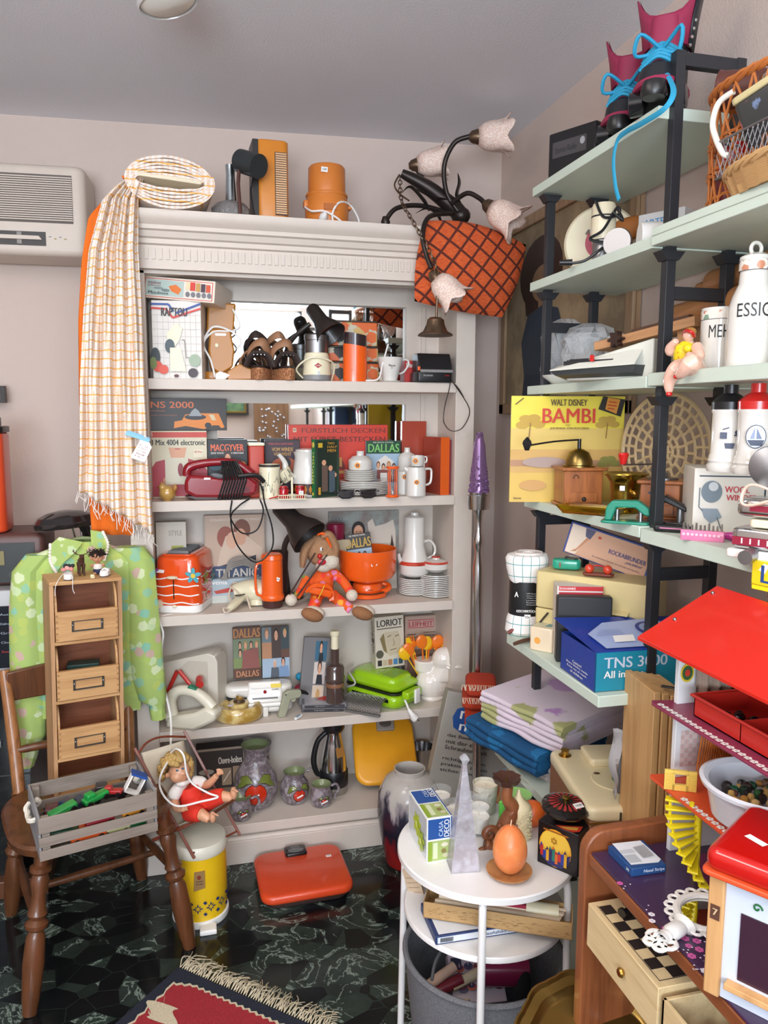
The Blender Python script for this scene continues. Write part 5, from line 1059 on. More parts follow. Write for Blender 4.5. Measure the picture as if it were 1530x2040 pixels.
# loriot box + book
L,w,h=bb(742,1230,808,1330,Y=2.72,Z=None);zt=at(775,1232,Y=2.72).z
carton('dvd_box','cream boxed set with sepia portrait of a man, standing on the green sandwich maker','dvd box',(L.x+.012,2.775,S4+.114),w*.9,.05,zt-S4-.114,C('ddd3c0'),rz=4,ry=-2,front=[('t','LORIOT',.07,.06,.93,.19,INK),('r',.07,.22,.93,.24,C('6a6258')),('p',[(.18,.35),(.35,.3),(.8,.3),(.9,.5),(.8,.72),(.5,.78),(.35,.7),(.25,.55)],C('d0c3a8')),('p',[(.16,.42),(.3,.32),(.34,.5),(.4,.72),(.28,.66)],C('8a7a54')),('l',[(.42,.4),(.55,.37)],.03,C('7c6c4a')),('l',[(.68,.4),(.82,.38)],.03,C('7c6c4a')),('l',[(.62,.44),(.66,.56),(.58,.58)],.02,C('9a8a66')),('l',[(.5,.66),(.72,.64)],.025,C('7c6c4a')),('e',.14,.72,.13,.08,C('5e5a4c'))]+[('r',.06+.18*i,.84,.2+.18*i,.95,C(['3a3230','c9b79a','b5805a','4f86b8','3f5560'][i]))for i in range(5)],left=[('r',0,0,1,1,C('cfc4ae'))]+[('t',c_,.25,.1+.11*i,.75,.19+.11*i,INK)for i,c_ in enumerate('LORIOT')])
L,w,h=bb(806,1224,878,1360,Y=2.80,Z=None);zt=at(840,1226,Y=2.80).z
carton('cookbook','beige book with pink framed heading at the right back corner','book',(L.x,2.805,S4),w,.02,zt-S4,C('bfa493'),front=[('r',.08,.05,.78,.16,C('c2455a')),('r',.09,.06,.77,.15,C('cbaa9c')),('t','LEIFHEIT',.11,.075,.75,.14,C('b3263f')),('r',.06,.24,.3,.25,INK),('r',.06,.28,.34,.29,C('6a5a52')),('r',.06,.32,.4,.33,C('6a5a52')),('r',.06,.36,.4,.37,C('6a5a52')),('r',.5,.22,.82,.23,C('6a5a52')),('r',.5,.26,.8,.27,C('6a5a52')),('r',.5,.3,.76,.31,C('6a5a52')),('r',.06,.45,.6,1,C('8a6a5c'))])
# duck holder with cutlery
DK=M('efe6dc',.18,0,'gloss',coat=.6)
L=at(868,1392,Z=S4);dk=thing('duck_utensil_holder','white ceramic duck shaped holder full of plastic cutlery','utensil holder',(L.x-.012,2.69,S4));dk.scale=(1.2,1.1,1.12)
g=G();g.ell((0,0,.055),(.055,.05,.055),DK,20);g.tube([(.02,-.012,.08),(.03,-.02,.11),(.032,-.022,.125)],[.04,.032,.03],DK,18);g.ell((.034,-.022,.143),(.042,.038,.04),DK,18);g.lathe([(.035,0),(.04,.01)],DK,20);g.lathe([(.02,.08),(.036,.1),(.04,.135),(.03,.135)],DK,24,c=(-.018,.012,0));g.obj('body',dk,remesh=.0028)
g=G();g.tube([(.044,-.045,.134),(.058,-.068,.128),(.064,-.086,.130)],[.022,.018,.010],DK,14,flat=.45);g.tube([(.044,-.045,.124),(.058,-.064,.116),(.062,-.076,.114)],[.020,.015,.008],DK,14,flat=.45);g.obj('beak',dk)
YE=M('f5bd1c',.3,coat=.3);OE=M('f07a1e',.3,coat=.3)
for k,(x,z,m,kind_,lean_)in enumerate([(-.055,.10,OE,0,-.35),(-.05,.115,YE,2,-.3),(-.04,.15,OE,1,-.25),(-.02,.14,OE,0,-.06),(-.01,.12,YE,0,.05),(.0,.11,OE,1,.1),(.02,.14,OE,0,.25),(.035,.12,YE,1,.35),(.05,.125,OE,0,.5),(-.045,.09,YE,0,-.5),(.062,.11,OE,1,.62),(.042,.1,YE,0,.3)]):
 nm=['plastic_spoon','plastic_fork','plastic_knife'][kind_];cn=('orange' if m is OE else'yellow')
 t=thing(nm,'%s plastic %s in the white duck holder'%(cn,nm.split('_')[1]),nm.split('_')[1],(dk.location.x-.018+x*.3,dk.location.y+.012+.004*(k%3),S4+.06),ry=lean_*60-2,group='%s plastic %ss in the duck holder'%(cn,nm.split('_')[1]))
 t.scale=(1.45,1.3,1.15);Lh=.07+z*.35;G().tube([(0,0,0),(0,0,Lh)],.004,m,8,flat=.5).obj('handle',t)
 g=G()
 if kind_==0:g.ell((0,0,Lh+.02),(.016,.005,.024),m,14)
 elif kind_==1:
  g.ell((0,0,Lh+.012),(.014,.004,.014),m,12)
  for q in(-.009,-.003,.003,.009):g.tube([(q,0,Lh+.015),(q,0,Lh+.042)],.0022,m,6,flat=.8)
 else:g.prism([(-.008,Lh-.01),(.008,Lh-.01),(.008,Lh+.05),(-.002,Lh+.055),(-.009,Lh+.03)],-.0015,.0015,m)
 g.obj('head',t)
 # shelf 5
FL=M('a39a9e',.3,0,'glaze',col2='62555a',coat=.3);LEAF=M('6f7a34',.2,0,'gloss',coat=.5);HRT=M('c9341c',.15,0,'gloss',coat=.6);INN=M('7e8a62',.3,coat=.3)
def heart_patch(t,rfun,zc,s,ang=0):
 def surf(th,z):rr=rfun(z)+.0015;a=radians(-90+ang)+th;return(rr*cos(a),rr*sin(a),z)
 def patch(name,pts,m,lift=0):
  g=G();c=(sum(p[0]for p in pts)/len(pts),sum(p[1]for p in pts)/len(pts));R0=rfun(zc)
  ring=[surf(p[0]/R0,zc+p[1])for p in pts];mid=[surf((p[0]+c[0])/2/R0,zc+(p[1]+c[1])/2)for p in pts];mid=[Vector(q)*1.0+Vector((q[0],q[1],0)).normalized()*.002 for q in mid];cc=Vector(surf(c[0]/R0,zc+c[1]))+Vector((surf(c[0]/R0,0)[0],surf(c[0]/R0,0)[1],0)).normalized()*.003
  n=len(pts);g.add(ring+mid+[cc],[(i,(i+1)%n,n+(i+1)%n,n+i)for i in range(n)]+[(n+i,n+(i+1)%n,2*n)for i in range(n)],m);g.tube([Vector(q)for q in ring],.0012*max(1,s*12),C('3a2a2c',.3),5,closed=True);g.obj(name,t)
 patch('apple_decoration',[(s*.5*cos(a)*(1),s*.5*sin(a)-(.12*s if abs(cos(a))<.3 and sin(a)>0 else 0))for a in[2*PI*i/20 for i in range(20)]],HRT)
 for sx in(-1,1):patch('leaf_decoration',[(sx*s*(.1),s*.55),(sx*s*.45,s*.85),(sx*s*.85,s*.75),(sx*s*1.0,s*.2),(sx*s*.7,s*.3),(sx*s*.4,s*.5)],LEAF)
def pottery(name,label,cat,px,pyb,pw,prof,zc,s,handle=None,dY=0,ang=0):
 L=at(px,pyb,Z=S5);r_=prof_max=max(p[0]for p in prof);y=L.y+r_+dY;loc=Vector((at(px,pyb-20,Y=y).x,y,S5));t=thing(name,label,cat,loc)
 G().lathe(prof,FL,40,c1=False).obj('body',t)
 top=prof[-1];G().lathe([(top[0]*1.0,top[1]),(top[0]*.9,top[1]-.004),(top[0]*.66,top[1]-.018),(0,top[1]-.02)],INN,36,c0=False,c1=False).obj('glazed_inside',t)
 def rf(z):
  for(r0,z0),(r1,z1)in zip(prof,prof[1:]):
   if z0<=z<=z1:return lerp(r0,r1,(z-z0)/(z1-z0+1e-9))
  return prof[-1][0]
 heart_patch(t,rf,zc,s,ang)
 if handle:G().tube(handle,.005,FL,10,6).obj('handle',t)
 g=G();g.T=TR(rz=ang)@TR(.0,-rf(zc)-.005,zc,ry=-18);g.bx(-.012,.012,-.001,0,-.003,.003,WH2);g.obj('price_sticker',t);return t
pottery('ceramic_vase','large grey pottery vase with red apple and green leaves in relief','vase',510,1618,90,[(.045,0),(.062,.01),(.077,.045),(.08,.08),(.074,.115),(.055,.15),(.042,.168),(.038,.19),(.040,.21),(.05,.228)],.072,.078,ang=-4,dY=-.02)
pottery('ceramic_vase','medium grey pottery jar with green inside and red apple relief','vase',587,1604,60,[(.03,0),(.042,.006),(.052,.03),(.054,.05),(.048,.075),(.036,.092),(.034,.098),(.04,.115)],.042,.045,[(.04,0,.108),(.055,0,.112),(.06,0,.12)],ang=12,dY=-.02)
pottery('ceramic_mug','grey pottery mug with apple relief in front of the thermos jug','mug',640,1608,50,[(.026,0),(.034,.005),(.04,.025),(.038,.05),(.033,.062),(.036,.08)],.03,.02,[(.036,0,.068),(.056,0,.072),(.064,0,.05),(.05,0,.03),(.052,0,.018)],ang=6,dY=-.02)
pottery('ceramic_mug','grey pottery mug at left beside the doll\'s deck chair','mug',480,1635,50,[(.026,0),(.034,.005),(.04,.025),(.038,.05),(.033,.062),(.036,.08)],.03,.02,[(.036,0,.068),(.056,0,.072),(.064,0,.05),(.05,0,.03),(.052,0,.018)],ang=10,dY=-.02)
t=thing('serving_bowl','dark glazed bowl upside down at the back of the bottom shelf','bowl',(at(505,1480,Y=2.78).x,2.77,S5));
carton('can_opener_box','dark box with Ouvre-boîtes lettering and two small pictures','box',(at(440,1550,Y=2.74).x,2.75,S5),.17,.06,at(440,1490,Y=2.72).z-S5,C('3a3230'),front=[('r',.0,0,1,.04,C('9a8a78')),('r',.97,0,1,.9,C('9a8a78')),('t','Ouvre-boîtes',.45,.16,.94,.28,C('d9cfc4')),('r',.52,.36,.72,.66,C('a08a74')),('r',.75,.34,.92,.62,C('a08a74')),('l',[(.55,.6),(.7,.42)],.02,WHT),('l',[(.78,.56),(.9,.4)],.02,WHT),('e',.2,.4,.16,.05,C('a39a8e')),('r',0,.7,1,1,C('7a6654'))])
G().lathe([(.04,0),(.055,.1),(.065,.2)],FL,28).obj('bowl_body',t)
L=at(672,1590,Z=S5);t=thing('thermos_jug','chrome and black thermos jug on the bottom shelf','thermos',(L.x-.002,L.y+.06,S5),rz=-10)
k_=(at(660,1460,Y=L.y+.05).z-S5)/.27
G().lathe([(.05,0),(.052,.004),(.052,.03)],M('b0aca4',.35,.8,'gloss'),36).obj('base_ring',t)
G().lathe([(.053,.03),(.054,.034),(.053,.085),(.05,.09)],BLK,36,c1=False).obj('black_body',t)
G().lathe([(.05,.09),(.044,.14),(.034,.19),(.027,.225),(.03,.24)],CHR,36,c0=False,c1=False).obj('chrome_body',t)
g=G();g.lathe([(.03,.236),(.037,.25),(.036,.268),(.03,.262),(.024,.24),(0,.24)],BLK,36,sx=1.12);g.obj('pouring_lid',t)
G().tube([(-.028,-.008,.235),(-.06,-.012,.2),(-.075,-.014,.13),(-.064,-.012,.08),(-.05,-.01,.07)],[.009,.01,.011,.01,.008],BLK,12,5).obj('handle',t)
g=G();g.T=TR(rz=38);g.T=g.T@TR(0,-.0375,.165,rx=-14);g.bx(-.016,.016,-.002,.004,-.018,.018,C('a8763c'));g.obj('label_plate',t)
YS=M('efa71f',.35,coat=.3)
L=at(765,1640,Z=S5);t=thing('bathroom_scale','yellow bathroom scale leaning upright against the back of the bottom shelf','bathroom scale',(at(768,1530,Y=2.7).x,2.665,S5+.02),rx=44,rz=-6)
g=G();g.T=TR(0,.14,0,);g.rb(0,0,.0,.24,.27,.03,YS,r=.05,e=.012);g.obj('platform',t)
g=G();g.T=TR(0,.14,-.028);g.rb(0,0,0,.2,.22,.03,C('7fa0a4',.4),r=.04,e=.008);g.obj('underside',t)
g=G();g.rb(.01,.235,.024,.07,.055,.02,C('9a928a'),r=.008,e=.004);g.obj('dial_housing',t);g=G();g.ell((.01,.235,.043),(.026,.018,.003),C('5a544e'));g.obj('dial_window',t)
t=thing('steel_bowl','polished steel bowl behind the tall floor vase','bowl',(at(843,1540,Y=2.76).x-.005,2.77,S5));G().lathe([(.03,0),(.045,.05),(.052,.12),(.056,.125),(.05,.12),(.04,.04)],CHR,32,c1=False).obj('bowl_body',t)
# left corner
OAK=M('9c683e',.4,0,'wood',col2='5f3a1e',coat=.2);OAKD=M('653c22',.38,0,'wood',col2='3c2112',coat=.25);BEE=M('c79a68',.5,0,'wood',col2='a8784a',axis=0);BEEV=M('c0946a',.5,0,'wood',col2='9c7450')
t=thing('glass_cabinet','dark glass fronted cabinet with wooden base behind the chair','cabinet',(-.82,2.78,0))
G().bx(-.34,.3,-.2,.2,.06,.70,C('161718',.2)).obj('body',t);G().bx(-.36,.34,-.24,.22,.0,.06,OAKD).obj('base',t,bev=.003);G().bx(-.34,.3,-.206,-.2,.08,.68,M('0e1012',.06,coat=.6)).obj('glass_door',t)
g=G();g.bx(-.34,.3,-.209,-.206,.40,.404,C('3b3f42')).bx(.18,.22,-.215,-.206,.5,.52,STEEL);g.obj('handle',t,bev=.001)
t=thing('microwave','silver microwave oven with dark control panel on the glass cabinet','microwave',(-.78,2.78,.70))
G().rb(0,0,0,.56,.36,.30,C('a9a7a8',.35),r=.01).obj('housing',t)
G().bx(.16,.262,-.184,-.18,.05,.25,M('1a1f27',.15,coat=.5)).obj('control_panel',t);G().bx(-.27,.15,-.186,-.18,.02,.28,M('14161a',.12,coat=.5)).obj('door',t)
g=G();g.T=TR(0,-.185,0)
for i in range(5):g.text(['Auto','Defrost','Grill','Clock','Start'][i],.19,.225,.22-i*.03,.227-i*.03,C('9aa3ad')if i<4 else C('b0343a'))
g.obj('panel_lettering',t)
t=thing('radio_recorder','brown and black radio cassette recorder on the microwave','radio',(-.74,2.77,1.001))
g=G();g.rb(0,0,0,.56,.22,.17,C('5c3a34',.45),r=.02,e=.02);g.obj('housing',t);G().bx(-.26,.25,-.114,-.108,.012,.14,C('2e302f',.35)).obj('front_panel',t)
g=G();g.bx(.06,.16,-.117,-.113,.07,.115,C('83784a'));g.obj('tuning_scale',t)
for i in range(5):G().cyl((-.02+i*.05,-.112,.04),(-.02+i*.05,-.124,.04),.011,C('3c3d3c'),n=14).obj('knob',t)
t=thing('orange_canister','tall orange plastic vessel with black lid cut by left frame edge','canister',(at(-12,1050,Y=2.7).x-.026,2.73,1.172))
zt=at(5,862,Y=2.68).z-1.172
G().rb(0,0,0,.14,.14,zt,M('e2502a',.3,coat=.3),r=.03,e=.01).obj('body',t);G().rb(0,0,zt,.145,.145,.02,BLK,r=.03,e=.003).obj('lid',t);G().rb(.03,0,zt+.02,.05,.05,.03,C('5e5c5e'),r=.01).obj('knob',t)
t=thing('framed_picture','dark picture frame edge cut off at left border below the air conditioner','picture',(at(-30,770,Y=3.02).x,3.06,1.60),rz=-4);G().bx(-.1,.058,-.015,.015,-.01,.05,C('2c2624')).obj('frame',t);G().bx(-.08,.045,-.017,-.014,.0,.04,C('6a5a50')).obj('picture_surface',t)
L=at(128,1040,Y=2.62)
t=thing('mushroom_lamp','glossy black desk lamp with flat domed shade above the blouse','lamp',(L.x,2.66,L.z-.02),ry=-5)
DG=M('1e1a1b',.12,coat=.7)
G().lathe([(.098,.0),(.1,.006),(.1,.018),(.085,.035),(.055,.048),(.02,.054),(0,.055)],DG,14,sy=.75).obj('shade',t,sharp=20)
G().tube([(.05,0,.01),(.06,0,-.03),(.062,0,-.08)],[.02,.014,.01],DG,10,3).obj('neck',t);G().cyl((.015,0,.01),(.04,.02,-.2),.003,CHR).obj('arm',t);
G().cyl((.04,.02,-.2),(.04,.03,1.172-L.z+.02-.0),.005,CHR).obj('stem',t)
# blouse
BL=M('b6c668',.85,kind='floral',col2='9cbc70',scale=1.4,bump=.06,pal=['b0c86c','93c29c','c9ac9c','c4d8a6','b6c668','d2deb0','b6c668','8cc2a6'])
YB=2.56;o0=at(165,1250,Y=YB)
t=thing('floral_blouse','lime green blouse with pale flowers hanging behind the drawer tower','blouse',o0)
def ringpx(cx,cy,rx,dy,n=20,ph=0,fold=.0):
 c=at(cx,cy,Y=2.615 if cx<110 else 2.515 if cx>240 else YB)-o0;k=.00168;return[(c.x+rx*k*cos(a)*(1+fold*cos(5*a+ph)),dy*sin(a)*(1+fold*cos(6*a+ph)),c.z)for a in[2*PI*j/n for j in range(n)]]
g=G();g.loft([ringpx(163,1078,34,.02),ringpx(165,1092,62,.03),ringpx(168,1108,105,.032),ringpx(170,1130,112,.035,fold=.04),ringpx(170,1200,108,.035,fold=.05),ringpx(170,1300,104,.035,ph=1,fold=.06),ringpx(170,1420,100,.035,ph=2,fold=.08)],BL,c0=False);g.obj('bodice',t)
g=G();g.loft([ringpx(x,y,r_,d_,ph=p_,fold=.07)for x,y,r_,d_,p_ in((88,1098,28,.03,0),(62,1130,26,.034,1),(58,1200,27,.036,1.6),(62,1300,30,.036,2),(66,1390,32,.036,3),(70,1450,28,.034,4),(66,1478,16,.02,5),(64,1490,16,.02,5),(62,1512,11,.02,6))],BL);g.obj('sleeve',t)
g=G();g.loft([ringpx(x,y,r_,d_,ph=p_,fold=.07)for x,y,r_,d_,p_ in((250,1094,30,.03,0),(276,1120,27,.034,1),(282,1200,28,.036,1.6),(286,1290,32,.036,2),(292,1350,34,.036,3),(302,1400,28,.034,4),(312,1415,15,.02,5),(312,1425,15,.02,5),(314,1442,14,.02,6))],BL);g.obj('sleeve',t)
LACE=C('efe8dc',.8)
for sx,pts in((-1,[(165,1080),(118,1070),(100,1085),(100,1118),(112,1140),(128,1120),(150,1100)]),(1,[(180,1056),(205,1060),(215,1085),(208,1115),(196,1100),(182,1085)])):
 g=G();P_=[at(x,y,Y=YB-.045)-o0 for x,y in pts];g.add([tuple(p)for p in P_]+[tuple(p+Vector((0,.006,0)))for p in P_],[tuple(range(len(P_))),tuple(range(2*len(P_)-1,len(P_)-1,-1))]+[(i,(i+1)%len(P_),(i+1)%len(P_)+len(P_),i+len(P_))for i in range(len(P_))],BL);g.obj('collar',t)
 g=G();E_=P_[2:5]if sx<0 else P_[1:4];C_=catmull(E_,6)
 for p in C_:g.ell(tuple(p),(.005,.003,.005),LACE,8)
 o=g.obj('lace_trim',t);o['kind']='stuff'
G().tube([at(115,1085,Y=YB)-o0+Vector((0,0,0)),at(165,1072,Y=YB)-o0,at(220,1080,Y=YB)-o0],.006,C('7d8a5a'),8,5).obj('neck_band',t)
# chair
t=thing('wooden_chair','turned wooden chair carrying the slatted crate and drawer tower','chair',(-.31,2.25,0));o0=t.location.copy()
def CH(name,fn,m=OAKD,**k):g=G();g.T=Matrix.Translation(-o0);fn(g);return g.obj(name,t,**k)
def turned(g,a,b,m,s=1.0,leg=True):
 a=Vector(a);b=Vector(b);pr2=[(0,.016),(.04,.017),(.10,.02),(.30,.024),(.46,.021),(.50,.015),(.52,.024),(.545,.026),(.57,.016),(.60,.022),(.64,.017),(.72,.016),(.80,.021),(.84,.016),(.86,.024),(.885,.024),(.90,.016),(1,.019)]if leg else[(0,.008),(.1,.011),(.3,.012),(.34,.009),(.38,.013),(.42,.009),(.46,.013),(.5,.014),(.54,.013),(.58,.009),(.62,.013),(.66,.009),(.7,.012),(.9,.011),(1,.008)]
 q=(b-a).normalized().to_track_quat('Z','X').to_matrix().to_4x4();T0=g.T.copy();g.T=T0@Matrix.Translation(a)@q;g.lathe([(r*s,z*(b-a).length)for z,r in pr2],m,18);g.T=T0
legs=[((-.44,2.005,0),(-.40,2.07,.42)),((-.035,2.17,0),(-.10,2.19,.42)),((-.575,2.46,0),(-.52,2.40,.42)),((-.19,2.56,0),(-.21,2.49,.42))]
for a,b in legs:CH('leg',lambda g:turned(g,a,b,OAKD,1.15))
for(a,b)in(((-.42,2.04,.23),(-.54,2.43,.2)),((-.065,2.18,.23),(-.2,2.52,.2)),((-.48,2.24,.2),(-.135,2.36,.2))):CH('stretcher',lambda g:g.tube([a,((a[0]+b[0])/2,(a[1]+b[1])/2,(a[2]+b[2])/2),b],[.009,.013,.009],OAKD,12,3))
CH('seat',lambda g:g.loft([[(-.31+x*s_+0,2.25+y*s_,z)for x,y in[((.215*copysign(abs(cos(a))**.6,cos(a)))*.95-(.0)*1-(.195*copysign(abs(sin(a))**.6,sin(a)))*.31,(.215*copysign(abs(cos(a))**.6,cos(a)))*.31+(.195*copysign(abs(sin(a))**.6,sin(a)))*.95)for a in[2*PI*j/36 for j in range(36)]]]for z,s_ in((.405,.95),(.41,1),(.43,1.02),(.438,.99))],OAKD))
PL0,PL1=Vector((-.52,2.40,.42)),at(8,1335,Y=2.5);PR0,PR1=Vector((-.21,2.49,.42)),at(250,1292,Y=2.6)
CH('back_post',lambda g:g.tube([PL0,PL0.lerp(PL1,.5)+Vector((0,.01,0)),PL1],[.018,.019,.016],OAK,14,5));CH('back_post',lambda g:g.tube([PR0,PR0.lerp(PR1,.5)+Vector((0,.01,0)),PR1],[.018,.019,.016],OAK,14,5))
def rail(g):
 a=PL0.lerp(PL1,.86);b=PR0.lerp(PR1,.86);d=(b-a);n_=Vector((-d.y,d.x,0)).normalized();R_=[]
 for i in range(11):
  q=a+d*(i/10)+n_*(.012*sin(i/10*PI));hh_=.045+.006*sin(i/10*PI);R_.append([tuple(q+n_*y_+Vector((0,0,z_)))for y_,z_ in((-.009,-hh_),(.009,-hh_),(.009,hh_),(-.009,hh_))])
 g.loft(R_,OAKD)
CH('top_rail',rail,bev=.004)
a_=PL0.lerp(PL1,.34);b_=PR0.lerp(PR1,.34);CH('spindle_rail',lambda g:turned(g,a_,b_,OAKD,1.1,False))
# drawer tower on the chair
dt=thing('drawer_tower','tall narrow beech tower of tilting drawers standing on the chair','drawer unit',(-.328,2.385,.44),rz=17,ry=1.2)
dw,dd,dh=.198,.14,at(170,1160,Y=2.34).z-.44
RED_W=M('8c5236',.5,0,'wood',col2='6e3a22',axis=0)
for x0,x1 in((-dw/2,-dw/2+.011),(dw/2-.011,dw/2)):G().bx(x0,x1,-dd/2,dd/2,0,dh,BEEV).obj('side_panel',dt,bev=.001)
G().bx(-dw/2,dw/2,-dd/2,dd/2,dh,dh+.011,BEE).obj('top_panel',dt,bev=.001);G().bx(-dw/2,dw/2,dd/2-.006,dd/2,0,dh,RED_W).obj('back_panel',dt)
nz_=5;ph=dh/3.62
for k in range(5):
 z1=dh-k*ph;z0=z1-ph
 if z1<.02:break
 z0=max(z0,0.0)
 G().bx(-dw/2+.011,dw/2-.011,-dd/2,dd/2-.006,z0,z0+.009,BEE).obj('divider',dt,bev=.0008)
 if z1-z0<ph*.9:continue
 fz0,fz1=z0+.011,z0+.011+(ph-.02)*.56
 fr=G().bx(-dw/2+.0135,dw/2-.0135,-dd/2-.004,-dd/2+.008,fz0,fz1,BEE);f_=fr.obj('drawer',dt,bev=.0008)
 g=G();
 for sx in(-1,1):
  arc=[(-dd/2+.004,fz1-.002)]+[(-dd/2+.004+(1-cos(q*PI/2/8))*.05,fz1+sin(q*PI/2/8)*(z1-.004-fz1))for q in range(9)]+[(-dd/2+.058,z1-.004)]+[(-dd/2+.014+(1-cos(q*PI/2/8))*.05,fz1+sin(q*PI/2/8)*(z1-.012-fz1))for q in range(8,-1,-1)]+[(-dd/2+.014,fz1-.002)]
  g=G();x_=sx*(dw/2-.0165);g.loft([[(x_-.003,y,z)for y,z in arc],[(x_+.003,y,z)for y,z in arc]],BEE);g.obj('curved_side',f_)
 g=G();g.T=TR(0,-dd/2-.0055,(fz0+fz1)/2);HM=M('6f6a64',.35,.8,'gloss')
 for q in((-.043,.043,-.0165,-.0125),(-.043,.043,.0125,.0145),(-.043,-.037,-.0165,.0145),(.037,.043,-.0165,.0145)):g.bx(q[0],q[1],-.002,.0015,q[2],q[3],HM)
 for sx in(-1,1):g.ell((sx*.040,-.002,.003),.0024,CHR,8)
 g.obj('label_holder',f_)
 for sx in(-1,1):
  g=G();g.e=.0005;g.T=TR(0,-dd/2-.004,0)
  for q in range(5):z_=fz0+.004+q*(fz1-fz0)/5;g.fp([(sx*(dw/2-.014),z_),(sx*(dw/2-.02),z_),(sx*(dw/2-.02),z_+.006),(sx*(dw/2-.014),z_+.006)],M('a87c50',.6))
  g.obj('finger_joints',f_)
 if k==1:
  t=thing('green_box','small dark green box lying inside the second drawer of the tower','box',dt.matrix_basis@Vector((.0,-.0,fz0+.035)),rz=4);G().cb(0,0,0,.09,.05,.05,C('1f3a34')).obj('box_body',t,bev=.002)
TP=lambda x,y:dt.matrix_basis@Vector((x,y,dh+.0112))
# figures on the tower
SHW=C('efe9e4',.4)
def baby_shoe(label,loc,rz):
 t=thing('doll_shoe',label,'doll shoe',loc,rz=rz)
 sh=lambda s_,z:[(s_*.0125*cos(a)*(1.1 if sin(a)<0 else.85),s_*.021*sin(a),z)for a in[2*PI*j/18 for j in range(18)]]
 G().loft([sh(1.05,0),sh(1.08,.002),sh(1.03,.003)],C('5a4a40')).obj('sole',t)
 g=G();g.loft([sh(1.02,.003),sh(1.05,.01),[(x*.95,y*.9+.001,.017 if y<0 else.02)for x,y,z in sh(1,0)],[(x*.7,y*.55+.006,.019)for x,y,z in sh(1,0)],[(x*.68,y*.5+.006,.01)for x,y,z in sh(1,0)]],SHW,c1=False);g.obj('upper',t)
 return t
s1=baby_shoe('white doll shoe with laces hanging over the tower edge',TP(-.045,-.045),20)
g=G();g.tube([(0,-.01,.02),(.006,-.03,.012),(.004,-.035,-.02),(.008,-.037,-.035)],.0009,WH2,5,5).tube([(-.006,-.01,.02),(-.02,-.02,.018),(-.04,-.035,-.005),(-.045,-.04,-.035)],.0009,WH2,5,5);g.obj('laces',s1)
s2=baby_shoe('white doll shoe with strap beside the troll figurine',TP(.06,-.035),-25);G().tube([(-.012,.0,.016),(0,-.002,.023),(.012,0,.016)],.0025,SHW,8,5).obj('strap',s2)
t=thing('die','small cream die between the two doll shoes','die',TP(.02,-.055),rz=15);G().cb(0,0,0,.011,.011,.011,C('e8dfb0')).obj('cube_body',t,bev=.0015)
g=G();g.T=TR(0,-.0056,0)
for x,z in((-.003,.003),(0,.0055),(.003,.008)):g.fp([(x+.0009*cos(a),z+.0009*sin(a))for a in[2*PI*j/8 for j in range(8)]],INK)
g.obj('pips',t)
t=thing('ribbon_bundle','tiny pink and black ribbon bundle stuffed in the laced doll shoe','ribbon',TP(-.045,-.04)+Vector((0,0,.022)))
for i,(x,z,m)in enumerate(((-.01,.006,'d98a86'),(0,.01,'e0a49a'),(.01,.006,'d98a86'),(.004,.014,'2a2626'),(-.006,.015,'2a2626'),(.012,.014,'2a2626'))):G().ell((x,.002*i,z),(.008,.006,.006),C(m,.7),10,(0,30*i,0)).obj('ribbon_loop',t)
MS=C('4a2c20',.4)
t=thing('moose_figurine','dark brown moose figurine standing on the tower','figurine',TP(-.0,-.005),rz=15)
g=G();g.ell((0,.012,.04),(.010,.022,.012),MS)
for x,y in((-.006,-.004),(.006,-.004),(-.006,.028),(.006,.028)):g.tube([(x,y,.036),(x,y,.018),(x,y,.001)],[.005,.003,.0035],MS,8)
g.tube([(0,-.005,.046),(0,-.012,.06),(0,-.022,.056)],[.008,.007,.005],MS,10,3)
for sx in(-1,1):g.tube([(sx*.003,-.012,.064),(sx*.016,-.01,.068),(sx*.026,-.01,.08)],[.002,.003,.0015],MS,6,3,flat=.6);g.tube([(sx*.016,-.01,.068),(sx*.014,-.01,.08)],[.002,.001],MS,6);g.tube([(sx*.021,-.01,.073),(sx*.021,-.01,.084)],[.002,.001],MS,6)
g.obj('moose_body',t,remesh=.0012)
t=thing('troll_figurine','troll figurine with wild dark hair, white top and blue trousers','figurine',TP(.045,-.005),rz=8)
SK=C('c98f6c',.5)
g=G();g.ell((0,0,.022),(.012,.01,.014),SK);g.ell((0,-.002,.05),(.016,.013,.014),SK);g.ell((-.002,-.015,.048),(.005,.005,.004),SK)
for sx in(-1,1):g.tube([(sx*.011,0,.03),(sx*.018,-.006,.026),(sx*.015,-.012,.034)],[.004,.0035,.003],SK,8,3);g.ell((sx*.017,0,.051),(.005,.003,.007),SK,8);g.tube([(sx*.006,0,.012),(sx*.008,-.006,.002)],[.005,.005],SK,8)
g.obj('body',t,remesh=.0011)
G().lathe([(.0125,.016),(.0135,.022),(.012,.033)],WHT,16,c0=False,c1=False,sy=.85).obj('top',t);G().lathe([(.008,.002),(.0135,.01),(.0132,.018)],C('26304a'),16,c0=False,c1=False,sy=.85).obj('trousers',t)
g=G();
for i in range(70):a=ru(0,2*PI);e_=ru(.1,1.2);d_=Vector((cos(a)*cos(e_),.25+sin(a)*cos(e_),sin(e_))).normalized();p_=Vector((0,0,.054))+d_*.012;g.tube([p_,p_+d_*.01+Vector((.002,0,0)),p_+d_*.018+Vector((ru(-.004,.006),0,-.003))],[.0028,.002,.0006],C('2e1d18',.8),4)
o=g.obj('hair',t);o['kind']='stuff'
for x in(-.006,.006):G().ell((x,-.0135,.053),(.0022,.0012,.0018),INK,8).obj('eye',t)
